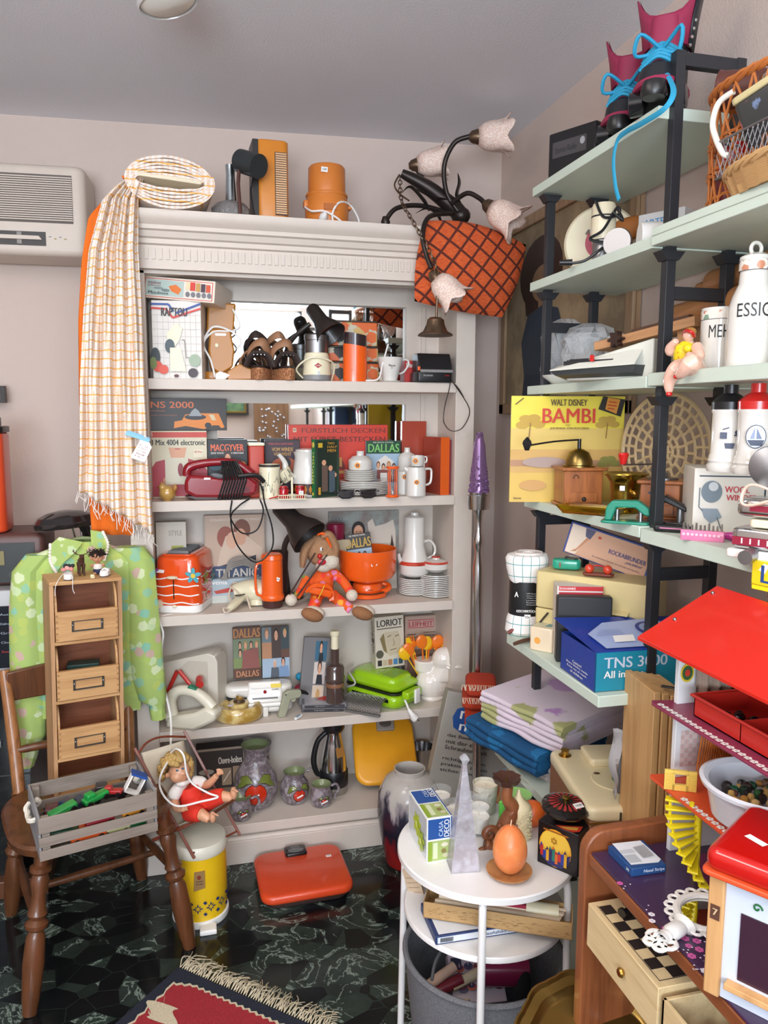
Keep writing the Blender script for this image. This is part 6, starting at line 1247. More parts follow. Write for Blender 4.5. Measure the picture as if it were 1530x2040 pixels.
# crate with toys
CR=M('8f8378',.6,0,'wood',col2='6f645b',axis=0);CRE=M('8f8f92',.6,0,'wood',col2='74706e',axis=1)
fl=at(80,1718,Z=.442);fr_=at(315,1655,Z=.442);ang=degrees(atan2(fr_.y-fl.y,fr_.x-fl.x));cw=(fr_-fl).xy.length;cd,chh=.215,.112
t=thing('slatted_crate','grey weathered wooden slat crate filled with toy vehicles','crate',(fl.x,fl.y,.442),rz=ang);crm=Matrix.Translation(t.location)@Euler((0,0,radians(ang))).to_matrix().to_4x4()
for y in(0,cd-.006):
 for z0,z1 in((0,.026),(.036,.06),(.071,.112)):G().bx(0,cw,y,y+.006,z0,z1,CR).obj('slat',t,bev=.001)
for x in(0,cw-.006):G().bx(x,x+.006,.006,cd-.006,0,.112,CRE).obj('end_panel',t,bev=.001)
for x in(.008,cw-.026):
 for y in(.007,cd-.025):G().bx(x,x+.018,y,y+.018,.002,.108,CR).obj('corner_batten',t)
G().bx(.006,cw-.006,.006,cd-.006,-.001,.004,CR).obj('bottom',t)
RPE=C('e6dfd0',.85)
for x,s_ in((0,-1),(cw,1)):
 g=G();y0_=cd*.5
 for k in range(3):g.tube([(x+s_*(.012+.0035*cos(k*2.1+q*.9))*(1 if 0<q<8 else.3),y0_-.05+q*.0125+.0,.085-.012*sin(q/8*PI)+.0035*sin(k*2.1+q*.9))for q in range(9)],.004,RPE,7,3)
 g.tube([(x-s_*.012,y0_-.05,.075),(x-s_*.02,y0_-.045,.06),(x-s_*.012,y0_-.04,.05)],.008,RPE,8,4).tube([(x-s_*.012,y0_+.05,.075),(x-s_*.02,y0_+.045,.085),(x-s_*.012,y0_+.04,.095)],.008,RPE,8,4);g.obj('rope_handle',t)
def toyv(name,label,cat,x,y,z,rz,col,s=1.0,cab=True,rx=0,ry=0):
 p=crm@Vector((x,y,z));t=thing(name,label,cat,p,rz=ang+rz,rx=rx,ry=ry)
 m=M(col,.3,coat=.4);g=G();g.rb(0,0,.005*s,.06*s,.024*s,.012*s,m,r=.004,e=.003);g.obj('body',t)
 if cab:g=G();g.rb(-.012*s,0,.016*s,.024*s,.021*s,.012*s,m,r=.003,e=.003,tw=.8);g.obj('cab',t)
 for wx in(-.02,.02):
  for wy in(-.012,.012):G().cyl((wx*s,wy*s-.003*s,.006*s),(wx*s,wy*s+.003*s,.006*s),.0065*s,BLK,n=12).obj('wheel',t)
 return t
toyv('toy_tractor','green toy tractor on top of the crate pile','toy vehicle',.155,.1,.075,18,'1f9a44',1.15,ry=-8)
toyv('toy_tractor','red toy tractor with black wheels beside the green one','toy vehicle',.20,.11,.078,-30,'b02a2c',.9)
toyv('toy_trailer','green and yellow toy trailer at left in the crate','toy vehicle',.07,.08,.072,12,'2a9a4a',1.2,False,ry=-12)
toyv('toy_truck','orange toy truck seen through the lowest gap of the crate','toy vehicle',.12,.035,.006,2,'d9561f',1.5)
toyv('toy_car','dark red toy car seen through the middle gap of the crate','toy vehicle',.15,.035,.04,5,'9a2430',1.2)
toyv('toy_car','dark green toy car behind the crate slats at left','toy vehicle',.06,.04,.03,-10,'1d4a34',1.3)
toyv('toy_digger','yellow toy digger behind the slats near the right end','toy vehicle',.235,.035,.045,8,'d98a24',1.0)
toyv('toy_car','dark green toy car at the lower right of the crate','toy vehicle',.25,.035,.006,8,'22663a',1.0)
toyv('toy_bus','black and cream toy bus behind the slats at right','toy vehicle',.19,.035,.006,0,'c9c48a',1.2,False)
toyv('toy_car','dark blue toy car in the middle of the crate pile','toy vehicle',.1,.13,.045,40,'24344a',1.6)
toyv('toy_car','black toy car at the back of the crate','toy vehicle',.2,.16,.045,-10,'2a2a2c',1.6)
toyv('toy_car','maroon toy car at the back left of the crate','toy vehicle',.05,.15,.03,80,'5c2630',1.5)
p=crm@Vector((.245,.10,.078));t=thing('toy_forklift','white and blue toy forklift standing tilted in the crate','toy',p,rz=ang-10,ry=28)
g=G();g.bx(-.02,.02,-.014,.014,0,.004,WH2).bx(-.02,-.016,-.014,.014,0,.05,WH2).bx(.016,.02,-.014,.014,0,.05,WH2);g.obj('white_frame',t);G().bx(-.022,.022,-.016,.016,.05,.056,C('1e4a9a')).obj('blue_roof',t)
# pedal bin
YB_=M('f2c51d',.3,coat=.3)
t=thing('pedal_bin','yellow pedal bin with cream lid and blue folk pattern','bin',(.0,2.325,0))
G().lathe([(.085,0),(.087,.004),(.086,.02),(.082,.022)],WH2,40).obj('base_ring',t);G().lathe([(.0815,.02),(.083,.225)],YB_,44,c0=False).obj('body',t)
G().lathe([(.085,.222),(.0875,.228),(.0865,.248),(.08,.258),(.05,.264),(0,.266)],C('e4dfcd',.35),44,c1=True).obj('lid',t)
g=G();NAV=C('1f2f66')
for i in range(6):
 a=-150+i*27
 g.T=TR(rz=a+90)@TR(0,-.0838,.066)@Matrix.Scale(1.3,4);g.e=.0003
 for k_ in range(8):
  b=k_*PI/4;r0_=.010 if k_%2 else.013
  g.fp([(r0_*cos(b),r0_*sin(b)),(r0_*.55*cos(b+.3),r0_*.55*sin(b+.3)),(.003*cos(b),.003*sin(b)),(r0_*.55*cos(b-.3),r0_*.55*sin(b-.3))],NAV);g.e=.0003
 for dx,dz in((.017,.014),(.017,-.014)):
  g.fp([(dx+.005,dz),(dx,dz+.005),(dx-.005,dz),(dx,dz-.005)],NAV);g.e=.0003
g.obj('folk_pattern',t)
g=G();g.T=TR(rz=-2)@TR(.0,-.0842,.155);g.e=.0006;g.prism([(-.017,-.03),(.017,-.022),(.017,.033),(-.014,.031)],-.001,.002,C('9c7a4c'));g.T=TR(rz=-2)@TR(.0,-.0855,.155);g.fp([(.006*cos(a),.014+.007*sin(a))for a in[2*PI*j/12 for j in range(12)]],C('8a3a2a'));g.text('Qualität',-.009,.011,-.001,.004,INK);g.text('Design',-.009,.011,-.01,-.005,INK);g.obj('scroll_emblem',t)
g=G();g.rb(.02,-.1,.0,.05,.04,.016,WH2,r=.003);g.obj('pedal',t)
# doll deck chair and doll
DW=M('7a3a24',.4,0,'wood',col2='56241a',coat=.2)
Yc=2.34;o0=at(372,1600,Y=Yc);t=thing('doll_deck_chair','small red brown wooden deck chair with cream canvas standing on the bin lid','doll chair',o0)
def D(px,py,Y):return at(px,py,Y=Y)-o0
def bar(a,b,s_=.006,nm='frame_rail'):g=G();g.cyl(a,b,s_,DW,n=4);return g.obj(nm,t,bev=.001)
bar(D(268,1490,2.33),D(387,1710,2.235));bar(D(367,1456,2.44),D(478,1664,2.33))
bar(D(304,1674,2.25),D(416,1626,2.235));bar(D(395,1612,2.4),D(466,1594,2.36));bar(D(416,1626,2.235),D(466,1594,2.36),.006,'front_bar')
bar(D(384,1700,2.24),D(472,1656,2.33),.004,'foot_bar');bar(D(304,1674,2.25),D(385,1640,2.38),.005,'rear_bar')
G().tube([D(275,1503,2.33),D(292,1480,2.36),D(322,1468,2.4),D(370,1468,2.44)],.0035,DW,8,5).obj('top_hoop',t)
cv=lambda u_,v:D(0,0,1)
A0,A1,B0,B1=D(282,1500,2.34),D(366,1475,2.43),D(330,1655,2.27),D(405,1628,2.37);E0,E1=D(414,1620,2.25),D(462,1592,2.36)
def canvas(u_,v):
 if v<.6:q=v/.6;p=A0.lerp(B0,q).lerp(A1.lerp(B1,q),u_);return p+Vector((.0,.0,-.012*sin(q*PI)))
 q=(v-.6)/.4;return B0.lerp(E0,q).lerp(B1.lerp(E1,q),u_)
solid(sheet(canvas,10,24,C('ddd2bc',.9)).obj('canvas_seat',t),.002)
o1=D(0,0,1);dl=thing('doll','blond baby doll in red dungarees and white blouse sitting in the deck chair','doll',at(385,1600,Y=2.30));o0d=dl.location.copy()
def K(px,py,Y):return at(px,py,Y=Y)-o0d
DSK=M('d9a07c',.4,coat=.1)
g=G();g.ell(K(357,1537,2.29),(.033,.034,.036),DSK);g.ell(K(352,1548,2.27),(.02,.018,.016),DSK);g.ell(K(366,1541,2.262),(.006,.006,.005),DSK);g.ell(K(332,1545,2.28),(.005,.006,.009),DSK)
g.tube([K(360,1556,2.3),K(372,1575,2.3)],.014,DSK);g.tube([K(378,1572,2.3),K(385,1615,2.29)],[.028,.034],DSK,14)
g.tube([K(402,1560,2.31),K(415,1562,2.28),K(432,1545,2.26)],[.015,.013,.009],DSK,10,4);g.tube([K(345,1585,2.27),K(350,1608,2.24),K(362,1612,2.215)],[.014,.013,.009],DSK,10,4)
g.tube([K(400,1605,2.28),K(430,1588,2.24),K(455,1588,2.22),K(462,1592,2.215)],[.022,.02,.015,.012],DSK,12,4);g.tube([K(385,1618,2.25),K(400,1622,2.21),K(418,1633,2.19)],[.022,.018,.012],DSK,12,4)
g.ell(K(466,1580,2.21),(.011,.013,.02),DSK);g.ell(K(424,1628,2.18),(.01,.012,.018),DSK)
for(hx,hy,hY,ex)in((436,1540,2.255,1),(365,1612,2.21,1)):
 g.ell(K(hx,hy,hY),(.008,.007,.009),DSK)
 for f in range(5):a=radians(-10+f*32);g.tube([K(hx,hy,hY),K(hx,hy,hY)+Vector((cos(a)*.014,-.003,sin(a)*.016))],[.0042,.003],DSK,6)
for(hx,hy,hY)in((466,1574,2.205),(427,1622,2.175)):
 for f in range(5):g.ell(K(hx-4+f*3,hy-3+f*1.5,hY-.006),(.003,.004,.0045),DSK,6)
g.obj('body',dl,remesh=.0022)
HB=M('c9a868',.7,0,'felt',col2='a8844a')
g=G()
for i in range(190):
 a=ru(0,2*PI);b=ru(-.5,1.5);d_=Vector((cos(a)*cos(b),sin(a)*cos(b),sin(b)))
 if d_.x>.15 and d_.y<-.1 and d_.z<.72:continue
 if d_.y<-.55 and d_.z<.6:continue
 p_=K(350,1532,2.30)+d_*.038;g.ell(p_+d_*.008,(.012,.012,.009),HB,7,(ru(0,90),ru(0,90),0))
g.obj('hair',dl,sharp=180)
for px,py in((353,1535),(364,1531)):G().ell(K(px,py,2.2605),(.0042,.002,.003),C('3a6a8a',.2),10).obj('eye',dl)
g=G();g.ell(K(362,1549,2.262),(.006,.003,.002),C('b8505a'));g.obj('lips',dl)
for pts,Ys in(([(338,1531),(350,1527),(357,1530)],0),([(360,1526),(368,1524)],0)):g=G();g.tube([K(x,y,2.261)for x,y in pts],.0007,C('8a5a34'),4,3);g.obj('eyebrow',dl)
DRD=M('e2321f',.75);g=G();g.tube([K(376,1566,2.292),K(380,1585,2.288),K(388,1612,2.28)],[.029,.035,.041],DRD,18,3);g.tube([K(396,1606,2.275),K(428,1590,2.24),K(446,1585,2.228)],[.03,.026,.021],DRD,14,3);g.tube([K(378,1618,2.255),K(392,1620,2.22),K(400,1622,2.208)],[.028,.025,.022],DRD,14,3);g.obj('dungarees',dl,remesh=.0025)
DWH=C('ece6e0',.8);g=G();g.tube([K(362,1562,2.295),K(349,1580,2.27),K(345,1592,2.262)],[.018,.02,.017],DWH,14,3);g.tube([K(385,1556,2.31),K(400,1558,2.30),K(407,1562,2.295)],[.016,.018,.015],DWH,14,3);g.tube([K(352,1562,2.268),K(365,1562,2.262),K(378,1556,2.28)],[.006,.008,.006],DWH,8,3);g.obj('blouse',dl,remesh=.0022)
t=thing('looped_flex','white toaster flex looped round the doll','cord',at(350,1560,Y=2.22));o2=t.location.copy();Z_=lambda x,y,Y:at(x,y,Y=Y)-o2
G().tube([Z_(340,1490,2.42),Z_(338,1510,2.3),Z_(322,1540,2.23),Z_(318,1565,2.23),Z_(330,1590,2.21),Z_(355,1606,2.2),Z_(400,1597,2.19),Z_(434,1588,2.19),Z_(415,1580,2.21),Z_(385,1562,2.22),Z_(372,1540,2.22),Z_(366,1505,2.22),Z_(352,1492,2.25),Z_(340,1500,2.3)],.003,WH2,7,8).obj('cord_loop',t)
# orange bathroom scale on the floor
OS=M('dd4a22',.32,coat=.3)
a=at(520,1805,Z=.03);b=at(706,1778,Z=.03);c_=at(512,1702,Z=.06)
t=thing('bathroom_scale','orange bathroom scale with black dial lying on the marble floor','bathroom scale',((a.x+b.x)/2+.0,(a.y+b.y)/2+.135,0),rz=2)
G().rb(0,0,0,.27,.235,.03,C('3a2a26'),r=.04,e=.006).obj('base',t);G().rb(0,0,.02,.30,.265,.032,OS,r=.04,e=.012).obj('platform',t)
G().rb(-.005,.105,.045,.075,.055,.018,BLKG,r=.01,e=.005).obj('dial_housing',t);g=G();g.ell((-.005,.098,.0625),(.028,.014,.003),C('6f6f70',.1));g.obj('dial_window',t)
g=G();g.T=TR(-.005,.077+.02,.0634,rx=-90);g.text('Soehnle',-.014,.014,.018,.023,C('c9c9c9'));g.obj('lettering',t);sticker(t,0,0,0,.018,.011,T=TR(.1,.05,.0525,rx=-90))
# tall floor vase
def vase_mat():
 s=NT('dripped_glaze');sp=s.n('ShaderNodeSeparateXYZ',i_0=s.co());nz=s.noise(s.co((1,1,.25)),26,3).outputs[0]
 h_=s.math('ADD',sp.outputs[2],s.math('MULTIPLY',s.math('SUBTRACT',nz,.5),.28))
 s.color(s.ramp(s.math('MULTIPLY',h_,2.3),[(.12,lin('8f1f1d')),(.2,lin('7a1f24')),(.27,lin('26222f')),(.5,lin('2b2838')),(.56,lin('8d868c')),(.62,lin('bcb6b0')),(.9,lin('c6c0b8'))]));s.b.inputs['Roughness'].default_value=.18;return s.m
L=at(812,1735,Z=0);t=thing('floor_vase','tall grey ceramic floor vase with dark drips and red foot','vase',(.712,2.44,0))
VM=vase_mat();zt=at(812,1530,Y=2.44).z
G().lathe([(.07,0),(.082,.01),(.1,.1),(.112,zt*.55),(.108,zt*.75),(.085,zt*.89),(.06,zt*.94),(.052,zt*.95),(.054,zt),(.050,zt+.001),(.047,zt-.01),(.055,zt*.9),(.09,zt*.6),(.05,.02)],VM,48,c1=False).obj('vase_body',t)
# silver construction kit box
t=thing('construction_kit_box','silver grey construction kit box leaning beside the shelf unit behind the pole','box',(1.0,2.44,0),ry=13,rz=-8,rx=-6);t.location=at(893,1376,Y=2.43)-(t.rotation_euler.to_matrix()@Vector((-.15,0,.585)));
G().bx(-.15,.15,0,.055,0,.585,C('a09b92',.45)).obj('carton',t,bev=.002)
BK=C('1f4f94');g=G();g.e=.0006;X_=lambda q:q
g.fp([(-.115,.50),(-.105,.53),(-.07,.545),(.15,.53),(.15,.445),(-.07,.448),(-.105,.465)],BK);g.text('märklin',-.09,.10,.498,.54,WH2);g.text('metall',-.085,.075,.458,.492,WH2)
for k,s_ in enumerate(('das Baukastensystem','mit der echten','Schraubtechnik','','richtig planen','praktisch bauen','sicher spielen')):
 if s_:g.text(s_,-.12,-.12+.011*len(s_),.428-.02*k,.442-.02*k,C('3a3634'))
g.fp([(.06,.2),(.07,.34),(.15,.38),(.15,.18)],C('9fb6cc'));g.fp([(.075,.22),(.08,.33),(.15,.36),(.15,.2)],C('b5573a'));g.fp([(.12,.4),(.15,.4),(.15,.21),(.1,.24)],C('c9a06a'));g.obj('printed_front',t)
# chrome post with purple cone
L=at(948,1400,Y=2.36);t=thing('chrome_post','tall turned chrome post topped with a sparkling purple cone','floor candle holder',(L.x+.01,2.36,0),ry=-0.6)
zc=at(955,985,Y=2.36).z;zz=lambda y:at(950,y,Y=2.36).z
G().lathe([(.09,0),(.09,.01),(.03,.03),(.0145,.05),(.0145,zz(1345)),(.016,zz(1340)),(.0145,zz(1334)),(.0175,zz(1200)),(.018,zz(1130)),(.011,zz(1100)),(.014,zz(1090)),(.018,zz(1078)),(.014,zz(1066)),(.011,zz(1058)),(.013,zz(1030)),(.018,zz(1015)),(.034,zz(1014)),(.038,zc-.002),(.036,zc)],CHR,28).obj('turned_post',t)
PU=M('8a6a94',.2,.45,'gloss');g=G();zt=zz(862)
g.lathe([(.033,zc),(.03,zc+.02),(.019,zt-.04),(.008,zt),(0,zt+.002)],PU,20)
for i in range(300):q=random.random();a=ru(0,2*PI);rr=lerp(.032,.009,q);g.ell((rr*cos(a),rr*sin(a),lerp(zc+.004,zt,q)),lerp(.0062,.0038,q),PU,6)
o=g.obj('sparkling_cone',t);G().lathe([(.0345,zc-.004),(.036,zc+.008),(.034,zc+.008)],CHR,24,c0=False,c1=False).obj('cup_rim',t)
# rug
def rugmat():return[M('232838',.95,kind='felt',col2='171b28'),M('d9ccb0',.95,kind='felt',col2='c0b294'),M('a82a32',.95,kind='felt',col2='8c1f28')]
r0,r1,r2=rugmat();A=at(355,1925,Z=.012);u_=Vector((.746,-.666,0));v_=Vector((-.666,-.746,0)).normalized()
t=thing('fringed_rug','red rug with navy border, cream outline and knotted fringe on the floor','rug',(A.x,A.y,0.002))
def RP_(a,b,z=.01):q=u_*a+v_*b;return(q.x,q.y,z)
g=G();g.loft([[RP_(0,0,z),RP_(.5,0,z),RP_(.5,.8,z),RP_(0,.8,z)]for z in(0,.009)],r0);g.obj('border',t,bev=.002)
zg=lambda off,n=9:[(off+.0+(.006 if k%2 else 0),.06+k*.74/n)for k in range(n)]
def field(o_,z,m,nm):
 P=[];N=40
 jag=lambda k:.007*(k%2)
 for k in range(N+1):P.append((o_+(.5-2*o_)*k/N,o_+jag(k)+(.02*(1-min(1,k/5))if k<5 else.05*max(0,(k-35)/5))))
 for k in range(N+1):P.append((.5-o_-jag(k),o_+.05+(.8-2*o_-.05)*k/N))
 for k in range(N+1):P.append((o_+jag(k),.8-o_-(.8-2*o_-.05)*k/N))
 g=G();g.add([RP_(a,b,z)for a,b in P],[tuple(range(len(P)))],m);return g.obj(nm,t)
field(.03,.0097,r1,'cream_outline');field(.037,.0102,r2,'red_field')
g=G();g.add([RP_(.085+.045*cos(a)*(1.2 if cos(a)<0 else 1)+.02*sin(3*a),.15+.03*sin(a),.0107)for a in[2*PI*j/24 for j in range(24)]],[tuple(range(24))],r1)
for k in range(4):g.add([RP_(.075,.14+.012*k,.0109),RP_(.045,.10+.02*k,.0109),RP_(.052,.108+.02*k,.0109)],[(0,1,2)],r1)
g.obj('bird_motif',t)
g=G();g.add([RP_(.2+.03*cos(a),.2+.012*sin(a),.0107)for a in[2*PI*j/12 for j in range(12)]],[tuple(range(12))],M('47573a',.95));g.obj('leaf_motif',t)
g=G()
for i in range(60):
 for k in range(3):
  a=.006+i*.0082;L_=ru(.035,.075);b0=-.001;q=[RP_(a,b0,.008),RP_(a+ru(-.01,.01),-L_*.5,.012+ru(0,.012)),RP_(a+ru(-.025,.025),-L_,.003)];g.tube(q,.0013,r1,4,3)
o=g.obj('fringe',t);o['kind']='stuff'
# right rack
def cf(x0,y0,x1,y1,X=None,Y=None,Z=None,zs=None):
 xm=(x0+x1)/2;p=at(xm,y1,X=X,Y=Y,Z=Z);k=(p-EYE).dot(FW)/F_PX
 if zs is not None:top=(y1-y0)*k+(p.z-zs);p=Vector((p.x,p.y,zs));return p,(x1-x0)*k,top
 return p,(x1-x0)*k,(y1-y0)*k
 # top shelf: skates
NAVY=M('1d2026',.4);MAG=M('98284c',.5)
def skate(label,px,py,X,s,rz):
 p=at(px,py,X=X);t=thing('roller_skate',label,'roller skate',(X,p.y,R1),rz=rz);t.scale=(1.2,1.2,1.0)
 g=G();g.lathe([(.0,.04),(.034,.042),(.04,.055),(.036,.085),(.02,.1)],NAVY,20,sy=1.5,c=(0,-.04,0));g.loft([[(s_*.036*cos(a),.04+s2*.05*sin(a),z)for a in[2*PI*j/20 for j in range(20)]]for z,s_,s2 in((.042,1,1),(.1,1,.95),(.16,1.05,1),(.2,1.15,1.1))],NAVY,c1=False);g.tube([(0,-.05,.055),(0,.05,.055)],.035,NAVY,12);g.obj('boot',t)
 g=G();n=24;r0_=[];r1_=[];r2_=[]
 for j in range(n):
  a=2*PI*j/n;x,y=.041*cos(a),.04+.055*sin(a);up_=.06*max(0,cos(a))**3+.05*max(0,-cos(a))**3;r0_.append((x*1.0,y,.16));r1_.append((x*1.15,y*1.02,.2+up_*.5));r2_.append((x*1.35,y*1.02,.215+up_*1.35))
 g.loft([r0_,r1_,r2_],MAG,c0=False,c1=False);g.add([(x*1.05,.04+(y-.04)*1.05,z-.003)for rr in(r0_,r1_,r2_)for x,y,z in rr],[(k*24+j,k*24+(j+1)%24,k*24+24+(j+1)%24,k*24+24+j)for k in(0,1)for j in(22,23,0,1,2,3,4,5,6)],NAVY);solid(g.obj('cuff',t,sharp=180),.003)
 g=G();q_=.93;g.loft([[(x*q_,.04+(y-.04)*q_,z)for x,y,z in rr]for rr in(r0_,r1_,r2_)],MAG,c0=False,c1=False);g.obj('cuff_lining',t,sharp=180);g=G();g.lathe([(.02,.10),(.024,.16),(.022,.21),(.0,.212)],MAG,16,sy=.5,c=(0,-.012,0));g.obj('tongue',t)
 g=G();g.tube([(.04*cos(a),-.03+.075*sin(a),.048)for a in[2*PI*j/24 for j in range(24)]],.0075,MAG,8,closed=True);g.obj('sole_band',t)
 G().bx(-.02,.02,-.08,.09,.022,.04,BLK).obj('plate',t,bev=.004)
 for y in(-.06,.06):
  for x in(-.034,.034):G().tube([(x-.013,y,.024),(x-.011,y,.024),(x+.011,y,.024),(x+.013,y,.024)],[.018,.024,.024,.018],BLKG,20).obj('wheel',t)
 G().lathe([(.018,0),(.022,.01),(.018,.03)],BLK,18).obj('toe_stop',t,loc=(0,-.115,.008))
 LB=C('2a9cc4',.7);g=G()
 for k in range(5):g.tube([(-.03,-.07+.012*k,.085+.012*k),(0,-.085+.012*k,.1+.012*k),(.03,-.07+.012*k,.085+.012*k)],.0038,LB,6,5)
 g.tube([(0,-.05,.13),(-.03,-.08,.15),(-.04,-.06,.12),(0,-.05,.13),(.035,-.085,.15),(.03,-.07,.11),(0,-.06,.125)],.0036,LB,6,5);g.obj('laces',t)
 for k in range(6):G().ell((.036+.002*k,.0+.004*k,.12+.018*k),.004,CHR,8).obj('eyelet',t)
 return t
s_=skate('black and magenta roller skate with blue laces, right and nearer one of the pair',1318,240,1.0,1,-40)
s2_=skate('black and magenta roller skate half hidden behind its twin, left of the pair',1252,262,1.03,1,-40)
t=thing('shoelace','loose blue shoelace dangling from the skate over the top shelf','shoelace',at(1250,260,X=.925));o0=t.location.copy();Q_=lambda x,y,X:at(x,y,X=X)-o0
g=G();g.tube([Q_(1325,140,.95),Q_(1342,180,.92),Q_(1325,215,.90),Q_(1280,245,.90),Q_(1248,262,.91),Q_(1230,280,.915),Q_(1222,320,.915),Q_(1226,370,.915),Q_(1233,398,.915)],.0055,C('2a9cc4',.7),6,7,flat=.35);g.obj('lace',t)
p,w,h=cf(1085,249,1183,360,X=.98,zs=R1);
t=carton('portable_radio','black portable radio lying at far end of the top shelf','radio',(1.02,at(1135,330,X=1.0).y,R1),.15,.05,.135,BLK,rz=-62,bev=.006,front=[('r',.1,.2,.8,.5,C('4a4648')),('t','Stereo Radio',.15,.3,.6,.42,C('2b2b2d')),('e',.72,.3,.05,.07,C('a9a9ac'))])
t=carton('loudspeaker_box','small black box between the radio and the skates','box',(1.05,at(1222,300,X=1.05).y,R1),.06,.06,.07,BLK,rz=-50,bev=.006)
# shelf 2 A
CRM=M('e2d6b8',.4,coat=.15)
p=at(1185,470,X=1.08);t=thing('wall_scale','round cream kitchen wall scale with pink dial standing on edge','kitchen scale',(1.10,p.y,R2A),rz=-30)
g=G();g.T=TR(0,0,.098,rx=90);g.lathe([(.0,-.02),(.09,-.02),(.098,-.01),(.098,.012),(.092,.018),(0,.018)],CRM,44);g.obj('case',t);g=G();g.T=TR(-.0,-.0205,.098);g.fp([(.042*cos(a),.042*sin(a))for a in[2*PI*j/30 for j in range(30)]],C('b84a5e'));g.obj('pink_dial',t)
G().tube([(-.04,-.025,.12),(-.03,-.028,.13),(-.02,-.028,.09),(.0,-.03,.07)],.003,CHR,6,3).obj('hook',t)
p=at(1200,505,X=1.0);t=thing('stick_mixer','cream electric mixer wrapped in black cord with steel collar','mixer',(1.0,p.y,R2A),rz=-30)
G().lathe([(.026,0),(.024,.06),(.026,.062)],STEEL,24).obj('steel_collar',t);G().lathe([(.028,.062),(.03,.07),(.029,.14),(.026,.148),(0,.148)],CRM,24).obj('housing',t);G().lathe([(.0295,.115),(.0297,.117),(.0295,.119)],INK,24,c0=False,c1=False).obj('seam_ring',t)
g=G();g.tube([(-.02,-.03,.15),(.0,-.034,.11),(.035,-.03,.115),(.03,-.03,.13),(.0,-.034,.08),(-.03,-.034,.06),(.02,-.036,.05),(.04,-.02,.07),(-.01,-.036,.03),(-.04,-.036,.01),(-.07,-.04,.004)],.0035,BLK,6,7).tube([(.03,-.03,.13),(.045,-.03,.1),(.02,-.036,.12)],.0035,BLK,6,5);g.obj('cord',t);G().tube([(-.07,-.04,.006),(-.1,-.045,.006)],[.008,.006],BLK,10).obj('plug',t)
p=at(1228,485,X=.98);t=thing('blender_attachment','round steel disc attachment facing the viewer','kitchen attachment',(.985,p.y,R2A+.035),rz=-48)
g=G();g.T=TR(rx=90);g.lathe([(.0,.012),(.032,.012),(.034,.006),(.012,-.004),(.006,-.05),(0,-.05)],STEEL,30);g.obj('disc',t)
p=at(1285,470,X=1.0);t=thing('storage_jar','white ribbed jar lying on its side with cream lid','jar',(1.02,p.y,R2A+.032),rz=-20)
g=G();g.T=TR(ry=90);n=40;g.loft([[((.032+(.001 if j%2 else 0))*cos(2*PI*j/n),(.032+(.001 if j%2 else 0))*sin(2*PI*j/n),z)for j in range(n)]for z in(-.03,.025)],WH2);g.obj('ribbed_body',t);g=G();g.T=TR(ry=90);g.lathe([(.034,.025),(.036,.03),(.034,.045),(0,.055)],CRM,30);g.obj('lid',t)
p=at(1240,440,X=1.12);t=thing('hand_fan','orange brown wicker hand fan behind the mixer','fan',(1.14,p.y,R2A),rz=-40);G().ell((0,0,.125),(.06,.02,.03),M('b06a2c',.6,kind='weave',col2='8a4f20'),16,(0,-10,0)).obj('leaf',t);G().bx(-.01,.01,-.01,.01,0,.11,M('b06a2c',.6)).obj('handle',t)
p=at(1312,455,X=1.12);carton('modem_box','white box with blue lettering at the back of the second shelf','box',(1.14,p.y,R2A),.12,.05,.125,C('d3d3d6'),rz=-62,front=[('t','ARTEK',.12,.12,.7,.26,C('3a8fc8')),('r',.12,.3,.7,.36,C('5a5a5e'))])
# shelf 3 A
p=at(1112,768,X=.99);t=thing('oval_dish','small white oval dish at far end of the third shelf','dish',(1.0,p.y,R3));G().lathe([(.02,0),(.025,.004),(.05,.022),(.054,.028),(.05,.027),(.02,.008)],PORC,30,c1=False).obj('dish_body',t)
CLR=M('e4e6e8',.1,kind='film',alpha=.4)
for(px,py,X,r_,h_,lb_)in((1125,770,1.06,.042,.16,'tall glass wrapped in crumpled clear film at the far end'),(1175,765,1.08,.05,.14,'wide glass bowl wrapped in crumpled clear film')):
 p=at(px,py,X=X);t=thing('wrapped_glassware',lb_,'glassware',(X,p.y,R3));G().lathe([(r_*.7,0),(r_*.8,.004),(r_*.3,.02),(r_*.3,.04),(r_,h_*.6),(r_*1.05,h_),(r_*.98,h_),(r_*.25,.045)],M('cfd4d4',.05,kind='film',alpha=.45),28,c1=False).obj('glass',t)
 g=G();n=22;g.loft([[(r_*q*(1+.16*sin(j*2.3+z*90))*cos(2*PI*j/n)*1.3,r_*q*(1+.2*cos(j*3.1+z*70))*sin(2*PI*j/n),z)for j in range(n)]for z,q in((0,1.1),(h_*.3,1.25),(h_*.6,1.2),(h_*.9,1.25),(h_*1.1,.9),(h_*1.2,.4))],CLR);g.obj('clear_film',t,sharp=10)
p=at(1228,735,X=1.1);t=thing('serving_disc','round clear film wrapped lid standing on edge above the wrapped glasses','lid',(1.1,p.y,R3+.10),rz=-35)
g=G();g.T=TR(rx=90);g.lathe([(.0,-.004),(.028,-.003),(.035,.002),(.0,.004)],M('cfd4d4',.05,kind='film',alpha=.5),26);g.obj('disc',t);G().cyl((0,0,-.1),(0,0,-.03),.004,M('cfd4d4',.05,kind='film',alpha=.5)).obj('stem',t)
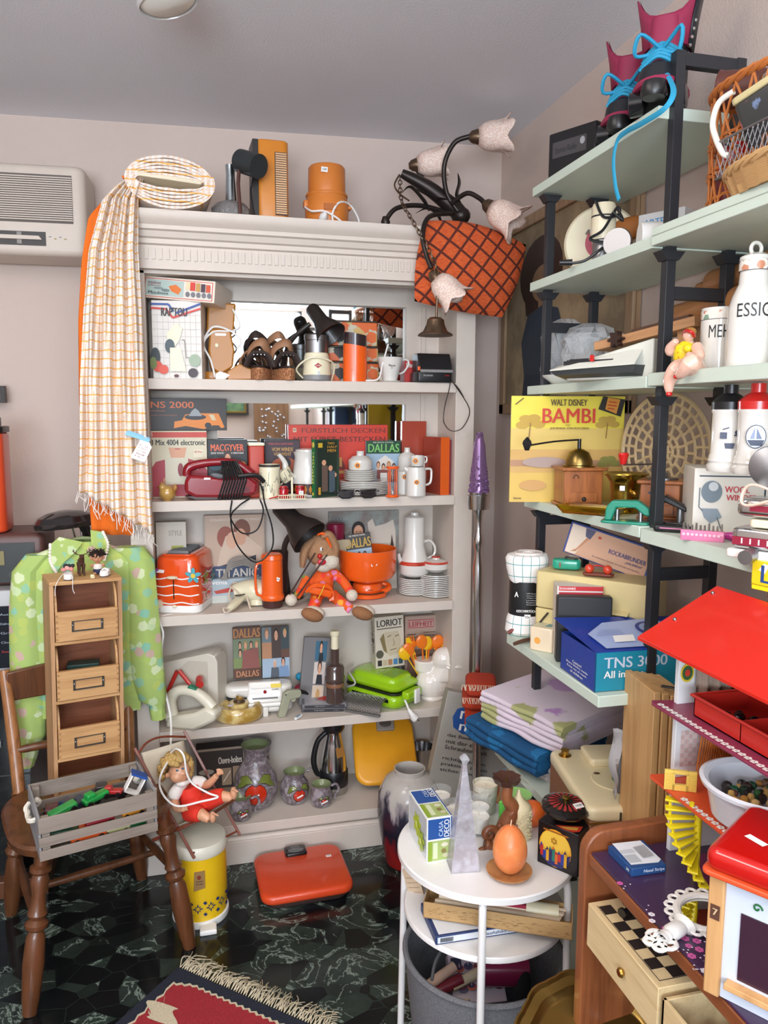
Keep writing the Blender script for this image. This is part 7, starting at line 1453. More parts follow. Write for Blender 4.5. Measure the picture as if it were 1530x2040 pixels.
# slicer / scale
p=at(1240,770,X=.98);t=thing('label_machine','pale grey desktop label machine with dark sloping front and small red slider','label machine',(.975,at(1222,770,X=.96).y,R3),rz=-62)
AP=M('d9d8cc',.4);g=G();g.prism([(-.10,.0),(.115,0),(.115,.085),(.03,.066),(-.13,.03),(-.12,.01)],-.06,.075,AP);g.obj('body',t,bev=.004)
g=G();g.loft([[(-.12,-.085,.012),(.085,-.085,.012),(.095,-.05,.002),(-.11,-.05,.002)],[(-.13,-.09,.022),(.09,-.09,.028),(.1,-.05,.028),(-.12,-.05,.022)]],C('3f4242'));g.loft([[(-.13,-.092,.0225),(.09,-.092,.0285),(.09,-.055,.066),(-.13,-.055,.034)],[(-.13,-.092,.0245),(.09,-.092,.0305),(.09,-.055,.069),(-.13,-.055,.036)]],AP);g.obj('dark_front',t)
g=G();g.cb(-.02,-.085,.04,.008,.006,.014,RED);g.obj('red_slider',t);g=G()
for q in range(3):g.bx(-.1,.03,-.08+q*.012,-.0785+q*.012,.035+.002*q,.044+.003*q,INK)
g.obj('guide_rail',t)
# mandoline
WD=M('c9966a',.5,0,'wood',col2='a8744a',axis=0);
p=at(1300,680,X=1.08);t=thing('wooden_slicer','wooden vegetable slicer board with dark star knob lying on the label machine','slicer',(1.05,p.y,R3+.095),rz=-72,ry=-7)
G().bx(-.13,.16,-.02,.05,0,.022,WD).obj('board',t,bev=.002);G().bx(-.02,.14,-.01,.04,.022,.03,C('5a3f30')).obj('recess',t)
g=G();g.T=TR(-.05,-.02,.012,rx=90);g.loft([[((.016+.005*cos(6*a))*cos(a),(.016+.005*cos(6*a))*sin(a),z)for a in[2*PI*j/36 for j in range(36)]]for z in(0,.018)],C('3a2722',.3));g.obj('star_knob',t)
G().bx(.1,.13,.0,.04,-.095,0,WD).obj('foot',t)
RPW=M('b07a4c',.45,0,'wood',col2='8a5830',axis=0)
for k,(z_,lb_,x0,L_,r_)in enumerate(((.155,'large wooden rolling pin lying at the back of the third shelf, lower of two',1.13,.40,.034),(.222,'wooden rolling pin resting on the other one behind the black post',1.15,.38,.03))):
 t=thing('rolling_pin',lb_,'rolling pin',(x0,1.46-.1*k,R3+z_),rz=-90,ry=-3,group=None)
 g=G();g.T=TR(ry=90);g.lathe([(.0,-L_/2-.05),(.012,-L_/2-.048),(.014,-L_/2-.02),(.009,-L_/2-.002),(r_*.9,-L_/2),(r_,-L_/2+.01),(r_,L_/2-.01),(r_*.9,L_/2),(.009,L_/2+.002),(.013,L_/2+.03),(0,L_/2+.05)],RPW,26);g.obj('pin_body',t)
t=thing('storage_crate','brown wooden box under the rolling pins at the back of the shelf','box',(1.14,1.42,R3));G().bx(-.04,.04,-.12,.16,0,.119,C('8a6a4c')).obj('box_body',t,bev=.002)
# bathing lady
p=at(1370,745,Z=R3B);t=thing('bathing_lady_figurine','plump seated lady figurine in yellow dotted swimsuit, red cap band, legs over the shelf edge','figurine',at(1368,748,X=.955));o0=t.location.copy();
def V_(px,py,X=.95):return at(px,py,X=X)-o0
PK=M('e6b9a4',.25,0,'gloss',coat=.5)
g=G();g.ell(V_(1368,706,.965),(.024,.022,.03),PK);g.ell(V_(1378,735,.955),(.026,.024,.02),PK)
g.tube([V_(1372,690,.96),V_(1374,678,.96)],.008,PK);g.ell(V_(1372,668,.955),(.011,.012,.013),PK)
g.tube([V_(1355,690,.955),V_(1338,700,.945),V_(1336,692,.94),V_(1348,678,.94)],[.011,.012,.01,.006],PK,10,4);g.tube([V_(1388,690,.95),V_(1392,708,.94),V_(1385,712,.93),V_(1370,706,.925)],[.011,.012,.009,.006],PK,10,4)
g.tube([V_(1365,733,.95),V_(1348,735,.925),V_(1334,758,.918),V_(1333,783,.918)],[.02,.017,.013,.006],PK,12,4);g.tube([V_(1385,735,.945),V_(1376,722,.915),V_(1358,742,.91),V_(1350,748,.91)],[.02,.017,.012,.007],PK,12,4);g.obj('body',t,remesh=.0016)
YSW=M('f2d21e',.4,0,'plain');g=G();g.ell(V_(1366,708,.957),(.0245,.0225,.029),YSW);g.ell(V_(1355,694,.945),(.010,.010,.009),YSW);g.ell(V_(1371,694,.94),(.010,.010,.009),YSW);g.obj('swimsuit',t,remesh=.0016)
for px,py,X in((1333,785,.916),(1348,750,.906)):G().ell(V_(px,py,X),(.007,.006,.005),RED,10).obj('shoe',t)
G().ell(V_(1375,661,.958),(.012,.012,.009),M('b5823c',.6,kind='felt',col2='8a5a24')).obj('hair',t);g=G();g.tube([V_(1362,667,.952),V_(1366,659,.944),V_(1378,662,.944),V_(1383,670,.955)],.0035,RED,8,4);g.obj('cap_band',t)
for px,py in((1352,712),(1362,720),(1370,714),(1358,726),(1374,704),(1350,702)):G().ell(V_(px,py,.93),.0016,C('c8862a'),6).obj('dot',t)
# canisters
FBAND=M('e8e2d8',.25,0,'floral',col2='e4ddd2',scale=2.6,pal=['d8b0a0','8a7a9a','c9886a','7f9a84'])
def bandp(t,r,z0,z1):
 G().lathe([(r+.0006,z0),(r+.0006,z1)],FBAND,36,c0=False,c1=False).obj('floral_band',t)
 G().lathe([(r+.001,z0-.001),(r+.001,z0)],C('4a4440'),36,c0=False,c1=False).obj('band_line',t)
p,w,h=cf(1403,612,1456,738,X=1.0,zs=R3B);t=thing('flour_canister','white ceramic canister lettered MEHL with fruit band','canister',(1.02,1.345,R3B))
hh_=at(1430,612,X=1.0).z-R3B;n=60
G().loft([[((.036-(.001 if j%2 and z<.06 else 0))*cos(2*PI*j/n),(.036-(.001 if j%2 and z<.06 else 0))*sin(2*PI*j/n),z)for j in range(n)]for z in(0,.001,.059,.061,hh_)],PORC).obj('jar_body',t);bandp(t,.036,hh_-.022,hh_-.006)
def curved_text(st,r,z0,z1,a0,a1,m):
 g=G();vs,fs=text_mesh(st);a=min(v[0]for v in vs);b=max(v[0]for v in vs);c=min(v[1]for v in vs);d=max(v[1]for v in vs)
 g.add([((r+.0007)*cos(radians(lerp(a0,a1,(v[0]-a)/(b-a)))),(r+.0007)*sin(radians(lerp(a0,a1,(v[0]-a)/(b-a)))),z0+(v[1]-c)/(d-c)*(z1-z0))for v in vs],fs,m);return g
curved_text('MEHL',.036,hh_-.058,hh_-.034,-160,-80,INK).obj('lettering',t)
p=at(1490,735,X=1.0);t=thing('vinegar_bottle','tall white ceramic bottle lettered ESSIG with ring stopper','bottle',(1.0,1.232,R3B));zt=at(1500,520,X=1.0).z-R3B
G().lathe([(.04,0),(.0415,.004),(.0415,zt*.55),(.036,zt*.66),(.026,zt*.78),(.0245,zt*.9),(.026,zt)],PORC,40).obj('body',t);bandp(t,.0262,zt*.9,zt*.99);G().lathe([(.027,zt),(.026,zt+.006),(.015,zt+.012),(0,zt+.013)],PORC,30).obj('stopper',t)
G().tube([(0+.011*cos(a),0,zt+.02+.011*sin(a))for a in[2*PI*j/18 for j in range(18)]],.0035,PORC,8,closed=True).obj('ring',t);curved_text('ESSIG',.0415,zt*.46,zt*.46+.024,-165,-85,INK).obj('lettering',t)
p=at(1545,735,X=.98);t=thing('salt_canister','white ceramic jar cut off by the right frame edge','canister',(1.02,1.14,R3B));G().lathe([(.034,0),(.035,.004),(.035,.11),(.0,.112)],PORC,32).obj('jar_body',t);curved_text('SALZ',.035,.055,.075,-170,-100,INK).obj('lettering',t)
# shelf 4
Bm=at(1125,1004,Y=1.93);k_=(Bm-EYE).dot(FW)/F_PX
YC=C('ecd23e',.25,coat=.3)
sc_=224*k_
tr=lambda x,y,s_,m:[('e',x+dx*s_,y+dy*s_,.04*s_,.025*s_,m)for dx,dy in((0,0),(.05,.01),(-.05,.015),(.02,-.03),(-.03,-.025))]+[('l',[(x,y),(x-.01*s_,y+.12*s_)],.008*s_,C('a07a3c'))]
t=carton('record_sleeve','yellow record sleeve with red title standing at far end of the fourth shelf','record',(Bm.x,1.93,R4),sc_,.006,208*k_,YC,rz=-12,body='sleeve',front=[('r',0,.0,1,.3,C('efdb49')),('r',0,.3,1,.5,C('e3c46a')),('r',0,.5,1,.72,C('d6ab62')),('r',0,.6,1,.66,C('b88a66')),('r',0,.72,1,1,C('e0bb5e'))]+tr(.17,.25,1.45,C('c9a23c'))+tr(.85,.25,1.2,C('c3a044'))+tr(.87,.62,1.1,C('8e8a42'))+[('e',.3,.62,.2,.05,C('b39a90')),('e',.2,.84,.12,.05,C('cf9f60')),('t','WALT DISNEY',.34,.03,.66,.09,C('5a4326')),('t','BAMBI',.27,.115,.73,.25,C('d6402a')),('t','MIT',.48,.265,.52,.28,C('7a5a34')),('t','JOHANNA VON KOCZIAN',.34,.29,.68,.315,C('7a5a34')),('p',[(.8,.0),(.995,.03),(.96,.19),(.76,.12)],C('2c2620')),('p',[(.84,.01),(.95,.03),(.92,.165),(.82,.12)],C('e0973c')),('l',[(.85,.05),(.92,.06)],.008,RED),('l',[(.84,.08),(.92,.09)],.008,RED),('l',[(.84,.11),(.9,.12)],.008,RED),('l',[(.03,.08),(.1,.02)],.01,C('6a5020')),('t','Stereo',.03,.95,.1,.97,INK)])
WG=M('a8622f',.4,0,'wood',col2='7c431c',coat=.2)
def grinder(label,loc,rz,w,d,h,knob,dome=True):
 t=thing('coffee_mill',label,'coffee mill',loc,rz=rz)
 G().bx(-w/2-.006,w/2+.006,-d/2-.006,d/2+.006,0,.008,WG).obj('base',t,bev=.002);G().bx(-w/2,w/2,-d/2,d/2,.008,h,WG).obj('box',t,bev=.002)
 G().bx(-w/2-.008,w/2+.008,-d/2-.008,d/2+.008,h,h+.008,WG).obj('top_plate',t,bev=.002);
 dr=G().bx(-w*.36,w*.36,-d/2-.004,-d/2+.002,.014,h*.42,WG).obj('drawer',t,bev=.001);G().ell((0,-d/2-.009,h*.24),.006,BLK,12).obj('knob',dr)
 if dome:G().lathe([(w*.42,h+.008),(w*.42,h+.011),(w*.36,h+.013),(w*.35,h+.025),(w*.26,h+.045),(w*.1,h+.054),(0,h+.056)],M('8a7442',.3,1,'gloss'),30).obj('dome',t)
 else:G().lathe([(w*.4,h+.008),(w*.4,h+.012),(w*.14,h+.015),(w*.12,h+.024)],STEEL,28).obj('metal_top',t)
 zt=h+(.06 if dome else.03);G().cyl((0,0,h+.02),(0,0,zt+.02),.005,STEEL if not dome else BLK,n=10).obj('spindle',t)
 return t,zt
g1p=at(1147,1010,Z=R4);t,zt=grinder('wooden coffee mill with brass dome and black handle in front of the yellow record sleeve',(g1p.x+.02,g1p.y+.03,R4),-12,.1,.1,.095,BLK)
g=G();g.T=TR(rz=12-0);K1=at(1050,888,Y=g1p.y)-t.location;g.tube([(0,0,zt+.018),(K1.x*.5,K1.y*.5,zt+.014),(K1.x,K1.y,K1.z-.0)],.0025,BLK,6,3);g.obj('crank',t)
g=G();g.T=TR(rz=12);g.lathe([(.006,-.012),(.013,.006),(.011,.012),(.002,.022)],BLK,6,c=tuple(K1));g.obj('crank_knob',t)
g=G();g.T=TR(-.02,-.0505,.075);g.tube([(.007*cos(a),0,.009*sin(a))for a in[PI*j/8 for j in range(9)]],.001,INK,4);g.obj('burnt_mark',t)
p=at(1243,1000,Z=R4);t=thing('brass_mortar','brass mortar with flared rim and knob between the coffee mills','mortar',(1.035,at(1246,960,X=1.035).y,R4))
G().lathe([(.036,0),(.04,.004),(.032,.012),(.035,.05),(.037,.075),(.046,.088),(.056,.094),(.055,.097),(.04,.092),(.03,.03)],M('a58a3c',.22,1,'gloss'),36,c1=False).obj('bowl',t);G().ell((.0,-.04,.05),(.009,.012,.009),BRASS,12).obj('knob',t);g=G();g.T=TR(-.025,-.028,.062,rz=-30);g.bx(-.006,.006,-.001,0,-.006,.006,WH2);g.obj('price_sticker',t)
p=at(1318,1032,Z=R4);t,zt=grinder('smaller wooden coffee mill with red crank knob behind the black post',(1.06,at(1318,1000,X=1.06).y,R4),-40,.085,.085,.082,RED,False)
g=G();g.T=TR(rz=40);K2=at(1241,932,Y=t.location.y-.02)-t.location;g.tube([(0,0,zt+.014),(K2.x,K2.y,zt+.014)],.002,STEEL,6);g.obj('crank',t);g=G();g.T=TR(rz=40);g.lathe([(.006,0),(.012,.022),(.01,.026),(0,.027)],RED,14,c=(K2.x,K2.y,zt+.015));g.obj('crank_knob',t)
g=G();g.T=TR(.012,-.044,.05,ry=-25);g.bx(-.009,.009,-.001,0,-.006,.006,WH2);g.obj('price_sticker',t);g=G();g.T=TR(-.015,-.0435,.062);g.fp([(-.012,0),(0,.007),(.012,0),(0,-.007)],C('3a4658'));g.obj('badge',t)
p=at(1172,1025,Z=R4);t=thing('glass_tray','yellow pressed glass tray before the brass mortar','tray',(p.x+.015,p.y+.01,R4),rz=-48);G().loft([[(x*s_,y*s_,z)for x,y in((-.08,-.035),(.08,-.035),(.08,.035),(-.08,.035))]for z,s_ in((0,.8),(.004,.82),(.02,1),(.02,.94),(.006,.76))],M('d8c24a',.1,0,'glass',scale=1.4),c1=True).obj('tray_body',t)
GRN=M('1f8a70',.35,coat=.3)
p=at(1245,1045,Z=R4);t=thing('hole_punch','green office hole punch on the shelf front','hole punch',(p.x+.015,p.y+.02,R4),rz=-40)
G().rb(0,0,0,.105,.05,.006,GRN,r=.01,e=.002).obj('base',t);g=G();g.prism([(-.045,.006),(-.03,.006),(-.02,.035),(.02,.036),(.04,.02),(.052,.02),(.05,.035),(.025,.052),(-.03,.05),(-.042,.035)],-.016,.016,GRN);g.obj('lever',t,bev=.003)
for x in(-.02,.03):G().cyl((x,0,.006),(x,0,.03),.005,STEEL).obj('punch_pin',t)
p=at(1300,1045,Z=R4);t=thing('hole_punch','black metal hole punch partly behind the front post','hole punch',(p.x+.03,p.y+.0,R4B+.002),rz=-40)
G().rb(0,0,0,.11,.05,.008,BLKG,r=.01,e=.002).obj('base',t);g=G();g.prism([(-.02,.03),(.0,.05),(.045,.03),(.045,.04),(.0,.065),(-.022,.045)],-.02,.02,BLK);g.obj('lever',t,bev=.003)
for x in(-.03,.03):G().cyl((x,0,.008),(x,0,.036),.007,STEEL).obj('punch_post',t)
# macrame/openwork disc
p=at(1325,930,X=1.17);t=thing('openwork_plate','large beige openwork plate with pebble shaped holes leaning on the wall','plate',(1.165,p.y,R4+.145),rz=-78)
OW=M('d8bf94',.5);g=G();Rr_=.148;g.T=TR(rx=90)
rings_=[(.0,.022,1),(.03,8),(.058,13),(.085,17),(.112,22),(.136,26)]
for r_ in(.014,.028,.046,.072,.099,.124,.145):g.tube([(r_*cos(2*PI*j/48),r_*sin(2*PI*j/48),0)for j in range(48)],.0042 if r_<.14 else.006,OW,6,closed=True,flat=.8)
for(a_,b_,n_)in((.014,.028,8),(.028,.046,10),(.046,.072,14),(.072,.099,20),(.099,.124,26),(.124,.145,30)):
 for j in range(n_):q=2*PI*(j+.3*(n_%4))/n_;g.tube([(a_*cos(q),a_*sin(q),0),((a_+b_)/2*cos(q),(a_+b_)/2*sin(q),0),(b_*cos(q),b_*sin(q),0)],[.006,.0036,.006],OW,6,flat=.8)
g.obj('openwork',t)
# wool winder box and bottles
a_=at(1374,1055,Z=R4B);b_=at(1374,930,Y=a_.y)
t=carton('wool_winder_box','white carton with red WOOL WINDER lettering and yarn ball picture','box',(a_.x+.078,a_.y-.01,R4B),.155,.13,b_.z-R4B,C('e9e4da'),rz=-26,front=[('r',.06,.11,.82,.13,C('223044')),('p',[(.82,.11),(.88,.14),(.88,1),(.86,1),(.86,.16),(.82,.13)],C('223044')),('t','WOOL',.38,.27,.68,.37,C('c8303a')),('t','WINDER',.4,.4,.78,.49,C('c8303a')),('e',.22,.36,.13,.17,C('77858f')),('e',.24,.28,.06,.07,C('cfd4d8')),('p',[(.1,.62),(.3,.62),(.36,.75),(.22,.85),(.14,.76)],C('8a98a4')),('l',[(.07,.3),(.07,.6),(.12,.66)],.012,C('55616c')),('l',[(.3,.75),(.36,.95)],.012,C('55616c'))])
def delft(label,px,X,cap,ship):
 top=b_.z;p=at(px,925,X=X);t=thing('cleaner_bottle',label,'bottle',(X,p.y,top+.001));
 G().lathe([(.035,0),(.037,.004),(.037,.012),(.033,.016),(.035,.02),(.033,.026),(.033,.03),(.031,.034),(.0305,.108),(.032,.112),(.032,.116)],PORC,36).obj('body',t);G().lathe([(.0325,.116),(.033,.13),(.02,.142),(.013,.146),(.013,.162),(.0,.163)],cap,30).obj('cap',t)
 DB=C('28324e');g=G();g.T=TR(rz=-62+30)@TR(0,-.0312,0)
 if ship:
  g.fp([(.017*cos(a)-.004,.068+.021*sin(a))for a in[2*PI*j/24 for j in range(24)]],DB);g.fp([(.0155*cos(a)-.004,.068+.0195*sin(a))for a in[2*PI*j/24 for j in range(24)]],C('d3d9e4'));g.fp([(-.018,.062),(.01,.062),(.006,.052),(-.012,.052)],DB);g.fp([(-.006,.064),(-.006,.084),(-.014,.064)],C('8a96b4'));g.fp([(-.003,.064),(-.003,.083),(.006,.064)],C('6a7898'))
 else:
  g.fp([(-.018,.074),(-.006,.074),(-.006,.062),(-.018,.062)],DB);g.fp([(-.014,.08),(-.002,.084),(-.002,.082),(-.014,.078)],DB);g.fp([(.006,.07),(.02,.07),(.02,.067),(.006,.067)],DB);g.ell((.01,0,.074),(.003,.001,.004),DB,8);g.ell((.017,0,.074),(.003,.001,.004),DB,8);g.fp([(-.01,.054),(.008,.054),(.006,.044),(-.008,.044)],DB);g.fp([(.014,.052),(.022,.052),(.02,.044),(.016,.044)],DB)
 g.obj('blue_print',t)
delft('white bottle with black cap and blue kitchen motifs on the white carton',1448,.99,BLK,False);delft('white bottle with red cap and blue sailing ship, right of the black capped one',1502,.99,RED,True)
# steel toaster-like iron at right edge
p=at(1500,1075,Z=R4B);t=thing('table_grill','chrome table grill with red striped panel and cream cord at the right edge','table grill',(.965,at(1500,1085,X=.94).y-.055,R4B),rz=-62)
G().rb(0,0,0,.17,.10,.014,WH2,r=.01,e=.003).obj('base',t)
g=G();g.rb(0,0,.016,.16,.09,.034,CHR,r=.014,e=.006);g.obj('lower_shell',t);g=G();g.T=TR(0,-.0458,.0);g.fp([(-.075,.022),(.075,.022),(.075,.036),(-.075,.036)],M('8e2038',.3));
for i in range(9):g.text('I',-.06+i*.014,-.058+i*.014,.025,.034,WH2)
g.obj('scale_panel',t);g=G();g.rb(.01,0,.052,.13,.07,.014,CREAM,r=.01,e=.003);g.obj('insulator',t);g=G();g.rb(0,0,.07,.15,.085,.03,CHR,r=.014,e=.008);g.obj('upper_shell',t);g=G();g.T=TR(0,-.0435,.0);g.fp([(-.05,.08),(.07,.08),(.07,.09),(-.05,.09)],C('8e2038'));g.obj('name_panel',t)
g=G();g.tube([(.02,-.04,.1),(-.04,-.05,.125),(-.06,-.05,.11),(-.05,-.055,.09),(.02,-.05,.115),(.06,-.05,.14)],.005,C('e8d0bc'),8,6,flat=.5);g.obj('cord',t);G().cyl((-.04,-.045,.008),(-.04,-.075,.006),.012,STEEL,n=18).obj('knob',t)
p=at(1535,930,X=.96);t=thing('mixer_attachment','steel disc attachment at the right edge above the chrome grill','kitchen attachment',p,rz=-50);g=G();g.T=TR(rx=90);g.lathe([(0,-.006),(.036,-.006),(.034,.004),(.01,.012),(0,.012)],STEEL,30);g.obj('disc',t);G().cyl((.0,.0,0),(.03,.05,-.01),.007,STEEL).obj('shaft',t)
# pink bit holder, knife
PKM=M('e07aa4',.4,coat=.2);p=at(1402,1078,Z=R4B);t=thing('bit_holder','pink plastic rack of small screwdriver bits on the shelf front','bit holder',(p.x,p.y+.005,R4B),rz=-42)
G().rb(0,0,0,.078,.014,.02,PKM,r=.002,e=.001).obj('holder',t)
for i in range(10):G().cyl((-.034+i*.0075,0,.02),(-.034+i*.0075,0,.03+.004*((i*7)%3==0)),.0026,CHR,.002,6).obj('bit',t)
g=G();g.T=TR(0,-.0072,0)
for i in range(9):g.fp([(-.033+i*.0078+.0028*cos(a),.012+.0028*sin(a))for a in[2*PI*j/10 for j in range(10)]],C('f2bfd2'))
g.obj('size_marks',t)
p=at(1452,1078,Z=R4B);t=thing('screwdriver','short magenta screwdriver handle beside the pink bit rack','screwdriver',(p.x+.004,p.y+.0,R4B+.009),rz=-50);G().tube([(-.022,0,0),(.0,0,0),(.02,0,0),(.026,0,0)],[.005,.0085,.0085,.004],M('c83e96',.35,coat=.3),14).obj('handle',t)
p=at(1350,1062,Z=R4B);t=thing('utility_knife','black folding knife handle with pink stripe behind the pink bit rack','knife',(p.x-.005,p.y+.01,R4B+.004),rz=-40);G().rb(0,0,-.003,.075,.016,.014,BLK,r=.006,e=.004).obj('handle',t);G().bx(-.025,.02,-.0085,-.008,.004,.006,PKM).obj('pink_stripe',t)
# shelf 2 B: baskets
WK=M('b5682e',.5,0,'plain');WK2=M('c9a06c',.55,0,'plain')
def wicker(name,label,loc,rx_,ry_,h,m,rz=0,open_=True,flare=1.1,nst=26):
 t=thing(name,label,'basket',loc,rz=rz);n=40
 sh=lambda a:(copysign(abs(cos(a))**.8,cos(a)),copysign(abs(sin(a))**.8,sin(a)))
 g=G();g.loft([[(rx_*sh(2*PI*j/n)[0],ry_*sh(2*PI*j/n)[1],z)for j in range(n)]for z in(0,.004)],m);g.obj('bottom',t)
 g=G()
 def pt_(a,z):f=lerp(1,flare,z/h);x,y=sh(a);return(rx_*f*x,ry_*f*y,z)
 if open_:
  for j in range(nst):
   a=2*PI*j/nst
   for s_ in(-1,1):g.tube([pt_(a+s_*q*.09,h*q/6)for q in range(7)],.0022,m,5)
  bands=(.02,.3*h,.34*h,.55*h,.59*h)
 else:
  for j in range(nst):g.tube([pt_(2*PI*j/nst,h*q/4)for q in range(5)],.003,m,5)
  bands=[h*q/12 for q in range(12)]
 for b in bands:
  g.tube([tuple(Vector(pt_(2*PI*j/60,b))*1.0+Vector((.0025*cos(2*PI*j/60),.0025*sin(2*PI*j/60),0))*(1 if j%2 else-1))for j in range(60)],.003,m,5,closed=True)
 o=g.obj('woven_wall',t)
 g=G()
 for k in range(3):g.tube([tuple(Vector(pt_(2*PI*j/72,h))+Vector((.004*cos(j*PI/3+k*2.1)*cos(2*PI*j/72),.004*cos(j*PI/3+k*2.1)*sin(2*PI*j/72),.005*sin(j*PI/3+k*2.1))))for j in range(72)],.0042,m,6,closed=True)
 g.obj('braided_rim',t);return t
pb=at(1440,440,X=1.05);wb=wicker('wicker_basket','tall open weave brown wicker basket on the upper right shelf',(1.035,1.245,R2B),.085,.12,.21,WK,flare=1.02,nst=24)
t=thing('red_tin','red tin standing inside the tall wicker basket','tin',(1.0,1.30,R2B+.005));G().lathe([(.035,0),(.036,.05),(.034,.052),(0,.052)],C('6a1c24',.35),26).obj('lower_tin',t);G().lathe([(.034,.053),(.035,.11),(0,.111)],RED,26).obj('upper_tin',t)
wk=wicker('woven_basket','low pale willow basket in front of the tall wicker basket',(.985,1.10,R2B),.07,.14,.04,WK2,open_=False,flare=1.15,nst=22)
t=thing('wire_basket','silver wire mesh basket standing in the willow basket','wire basket',(.985,1.16,R2B+.045));g=G();bw,bd,bh=.05,.11,.062
sides=[((-bw,-bd),(bw,-bd)),((bw,-bd),(bw,bd)),((bw,bd),(-bw,bd)),((-bw,bd),(-bw,-bd))]
for a,b in sides:
 L_=math.dist(a,b);n_=int(L_/.012)
 for j in range(n_):
  for s_ in(-1,1):
   q0=(j+.5)/n_;q1=q0+s_*2.2/n_
   q1c=min(max(q1,0),1);f=(q1c-q0)/(q1-q0);g.tube([(lerp(a[0],b[0],q0),lerp(a[1],b[1],q0),0),(lerp(a[0],b[0],q1c),lerp(a[1],b[1],q1c),bh*f)],.0009,STEEL,4)
g.obj('mesh',t);G().tube([(-bw,-bd,bh),(bw,-bd,bh),(bw,bd,bh),(-bw,bd,bh)],.0026,STEEL,8,closed=True).obj('top_wire',t);G().tube([(-bw,-bd,0),(bw,-bd,0),(bw,bd,0),(-bw,bd,0)],.002,STEEL,8,closed=True).obj('bottom_wire',t)
FLT=M('2a2a30',.3,kind='floral',col2='3a3a34',scale=1.5,pal=['c9586e','d8c07a','b58a86','6a7a9a','2a2a30','c9a0a0'])
t=thing('flowered_tin','black tin printed with roses tilted in the baskets','tin',(1.01,1.14,R2B+.075),rz=-70,ry=-16,rx=12);G().rb(0,0,0,.16,.06,.11,FLT,r=.01,e=.004).obj('tin_body',t);G().rb(0,0,.11,.163,.063,.012,C('c9b98a',.3),r=.01,e=.003).obj('lid',t)
p=at(1460,180,X=.99);t=thing('leather_dice_cup','brown leather cup with dark inside lying over the wicker basket rim','cup',at(1475,175,X=1.02),rz=0,rx=0)
g=G();ax=Vector((-.55,.75,.1)).normalized();g.T=ax.to_track_quat('Z','X').to_matrix().to_4x4();g.lathe([(.026,-.06),(.034,.035),(.036,.036),(.033,.034),(.025,-.05),(0,-.052)],C('5a3028',.5),28,c1=True);g.obj('cup_body',t)
p=at(1430,250,X=.93);t=thing('pitcher_loop','curved cream plastic loop hanging out of the wire basket','plastic loop',at(1430,300,X=.94));o0=t.location.copy();G().tube([at(1462,182,X=.95)-o0,at(1432,205,X=.94)-o0,at(1420,245,X=.935)-o0,at(1426,275,X=.935)-o0,at(1440,305,X=.935)-o0,at(1452,310,X=.94)-o0],.0055,C('e9e2d4'),10,6).obj('handle_bow',t)
t=thing('fork','steel fork handle sticking up from the flowered tin at right edge','fork',at(1515,185,X=.96));o0=t.location.copy();G().tube([at(1508,200,X=.96)-o0,at(1512,165,X=.96)-o0,at(1530,140,X=.96)-o0],.004,CHR,8,5,flat=.5).obj('handle',t)
# painting behind the rack on the right wall
t=thing('portrait_painting','framed dim portrait of dark haired child in blue, hanging behind the rack','painting',(1.222,2.17,1.40),rz=-90);pz=.62
FRM=M('a58768',.5,0,'wood',col2='86694c');wv=.78;
ya=at(1003,700,X=1.21).y;yb_=1.95
t.location=(1.222,(ya+yb_)/2,at(1010,825,X=1.21).z);wv=ya-yb_;pz=at(1040,440,X=1.21).z-t.location.z
G().bx(-wv/2,wv/2,-.014,0,0,pz,FRM).obj('frame_back',t)
for a in((-wv/2,-wv/2+.04,0,pz),(wv/2-.04,wv/2,0,pz),(-wv/2,wv/2,0,.04),(-wv/2,wv/2,pz-.04,pz)):G().bx(a[0],a[1],-.026,-.014,a[2],a[3],FRM).obj('frame_bar',t,bev=.003)
g=G();g.T=TR(0,-.015,.04);g.cover(wv-.08,pz-.08,[('r',0,0,1,1,M('9c8a6c',.8,kind='blotch',col2='8a7a60')),('e',.33,.28,.2,.2,C('3a2c26')),('p',[(.17,.28),(.2,.5),(.3,.5),(.3,.2)],C('3a2c26')),('e',.35,.34,.1,.1,C('8a6e54')),('r',.32,.42,.4,.5,C('8a6e54')),('p',[(.2,.85),(.16,.65),(.22,.5),(.36,.46),(.5,.5),(.56,.65),(.54,.85)],C('36424e')),('p',[(.36,.66),(.5,.6),(.48,.8),(.36,.84)],C('7a6a50')),('p',[(.2,.84),(.56,.84),(.6,1),(.18,1)],C('2f3a48')),('l',[(.29,.35),(.32,.35)],.01,C('2a201c')),('l',[(.38,.35),(.41,.35)],.01,C('2a201c')),('l',[(.33,.41),(.37,.41)],.01,C('6a4438'))]);g.obj('canvas',t)
# shelf 5
TW=NT('tea_towel_check');sp=TW.n('ShaderNodeSeparateXYZ',i_0=TW.co((34,34,34)));
aa=TW.math('MULTIPLY',TW.math('ARCTAN2',sp.outputs[1],sp.outputs[0]),2.2);f1=TW.math('LESS_THAN',TW.math('FRACT',aa),.07);f2=TW.math('LESS_THAN',TW.math('FRACT',TW.math('MULTIPLY',sp.outputs[2],.9)),.06)
TW.color(TW.mix(TW.math('MAXIMUM',f1,f2),lin('ece8e4'),lin('4f9a9a')));TW.b.inputs['Roughness'].default_value=.95;TW=TW.m
p=at(1028,1265,Z=R5);zt=at(1028,1098,Y=p.y+.03).z-R5;t=thing('tea_towel_roll','upright roll of checked tea towels with black GESCHIRRTÜCHER band','tea towels',(p.x+.035,p.y+.015,R5))
G().lathe([(.05,0),(.058,.01),(.054,.045),(.048,.06)],TW,36,sy=.85,c1=False).obj('lower_folds',t);
g=G();n=36
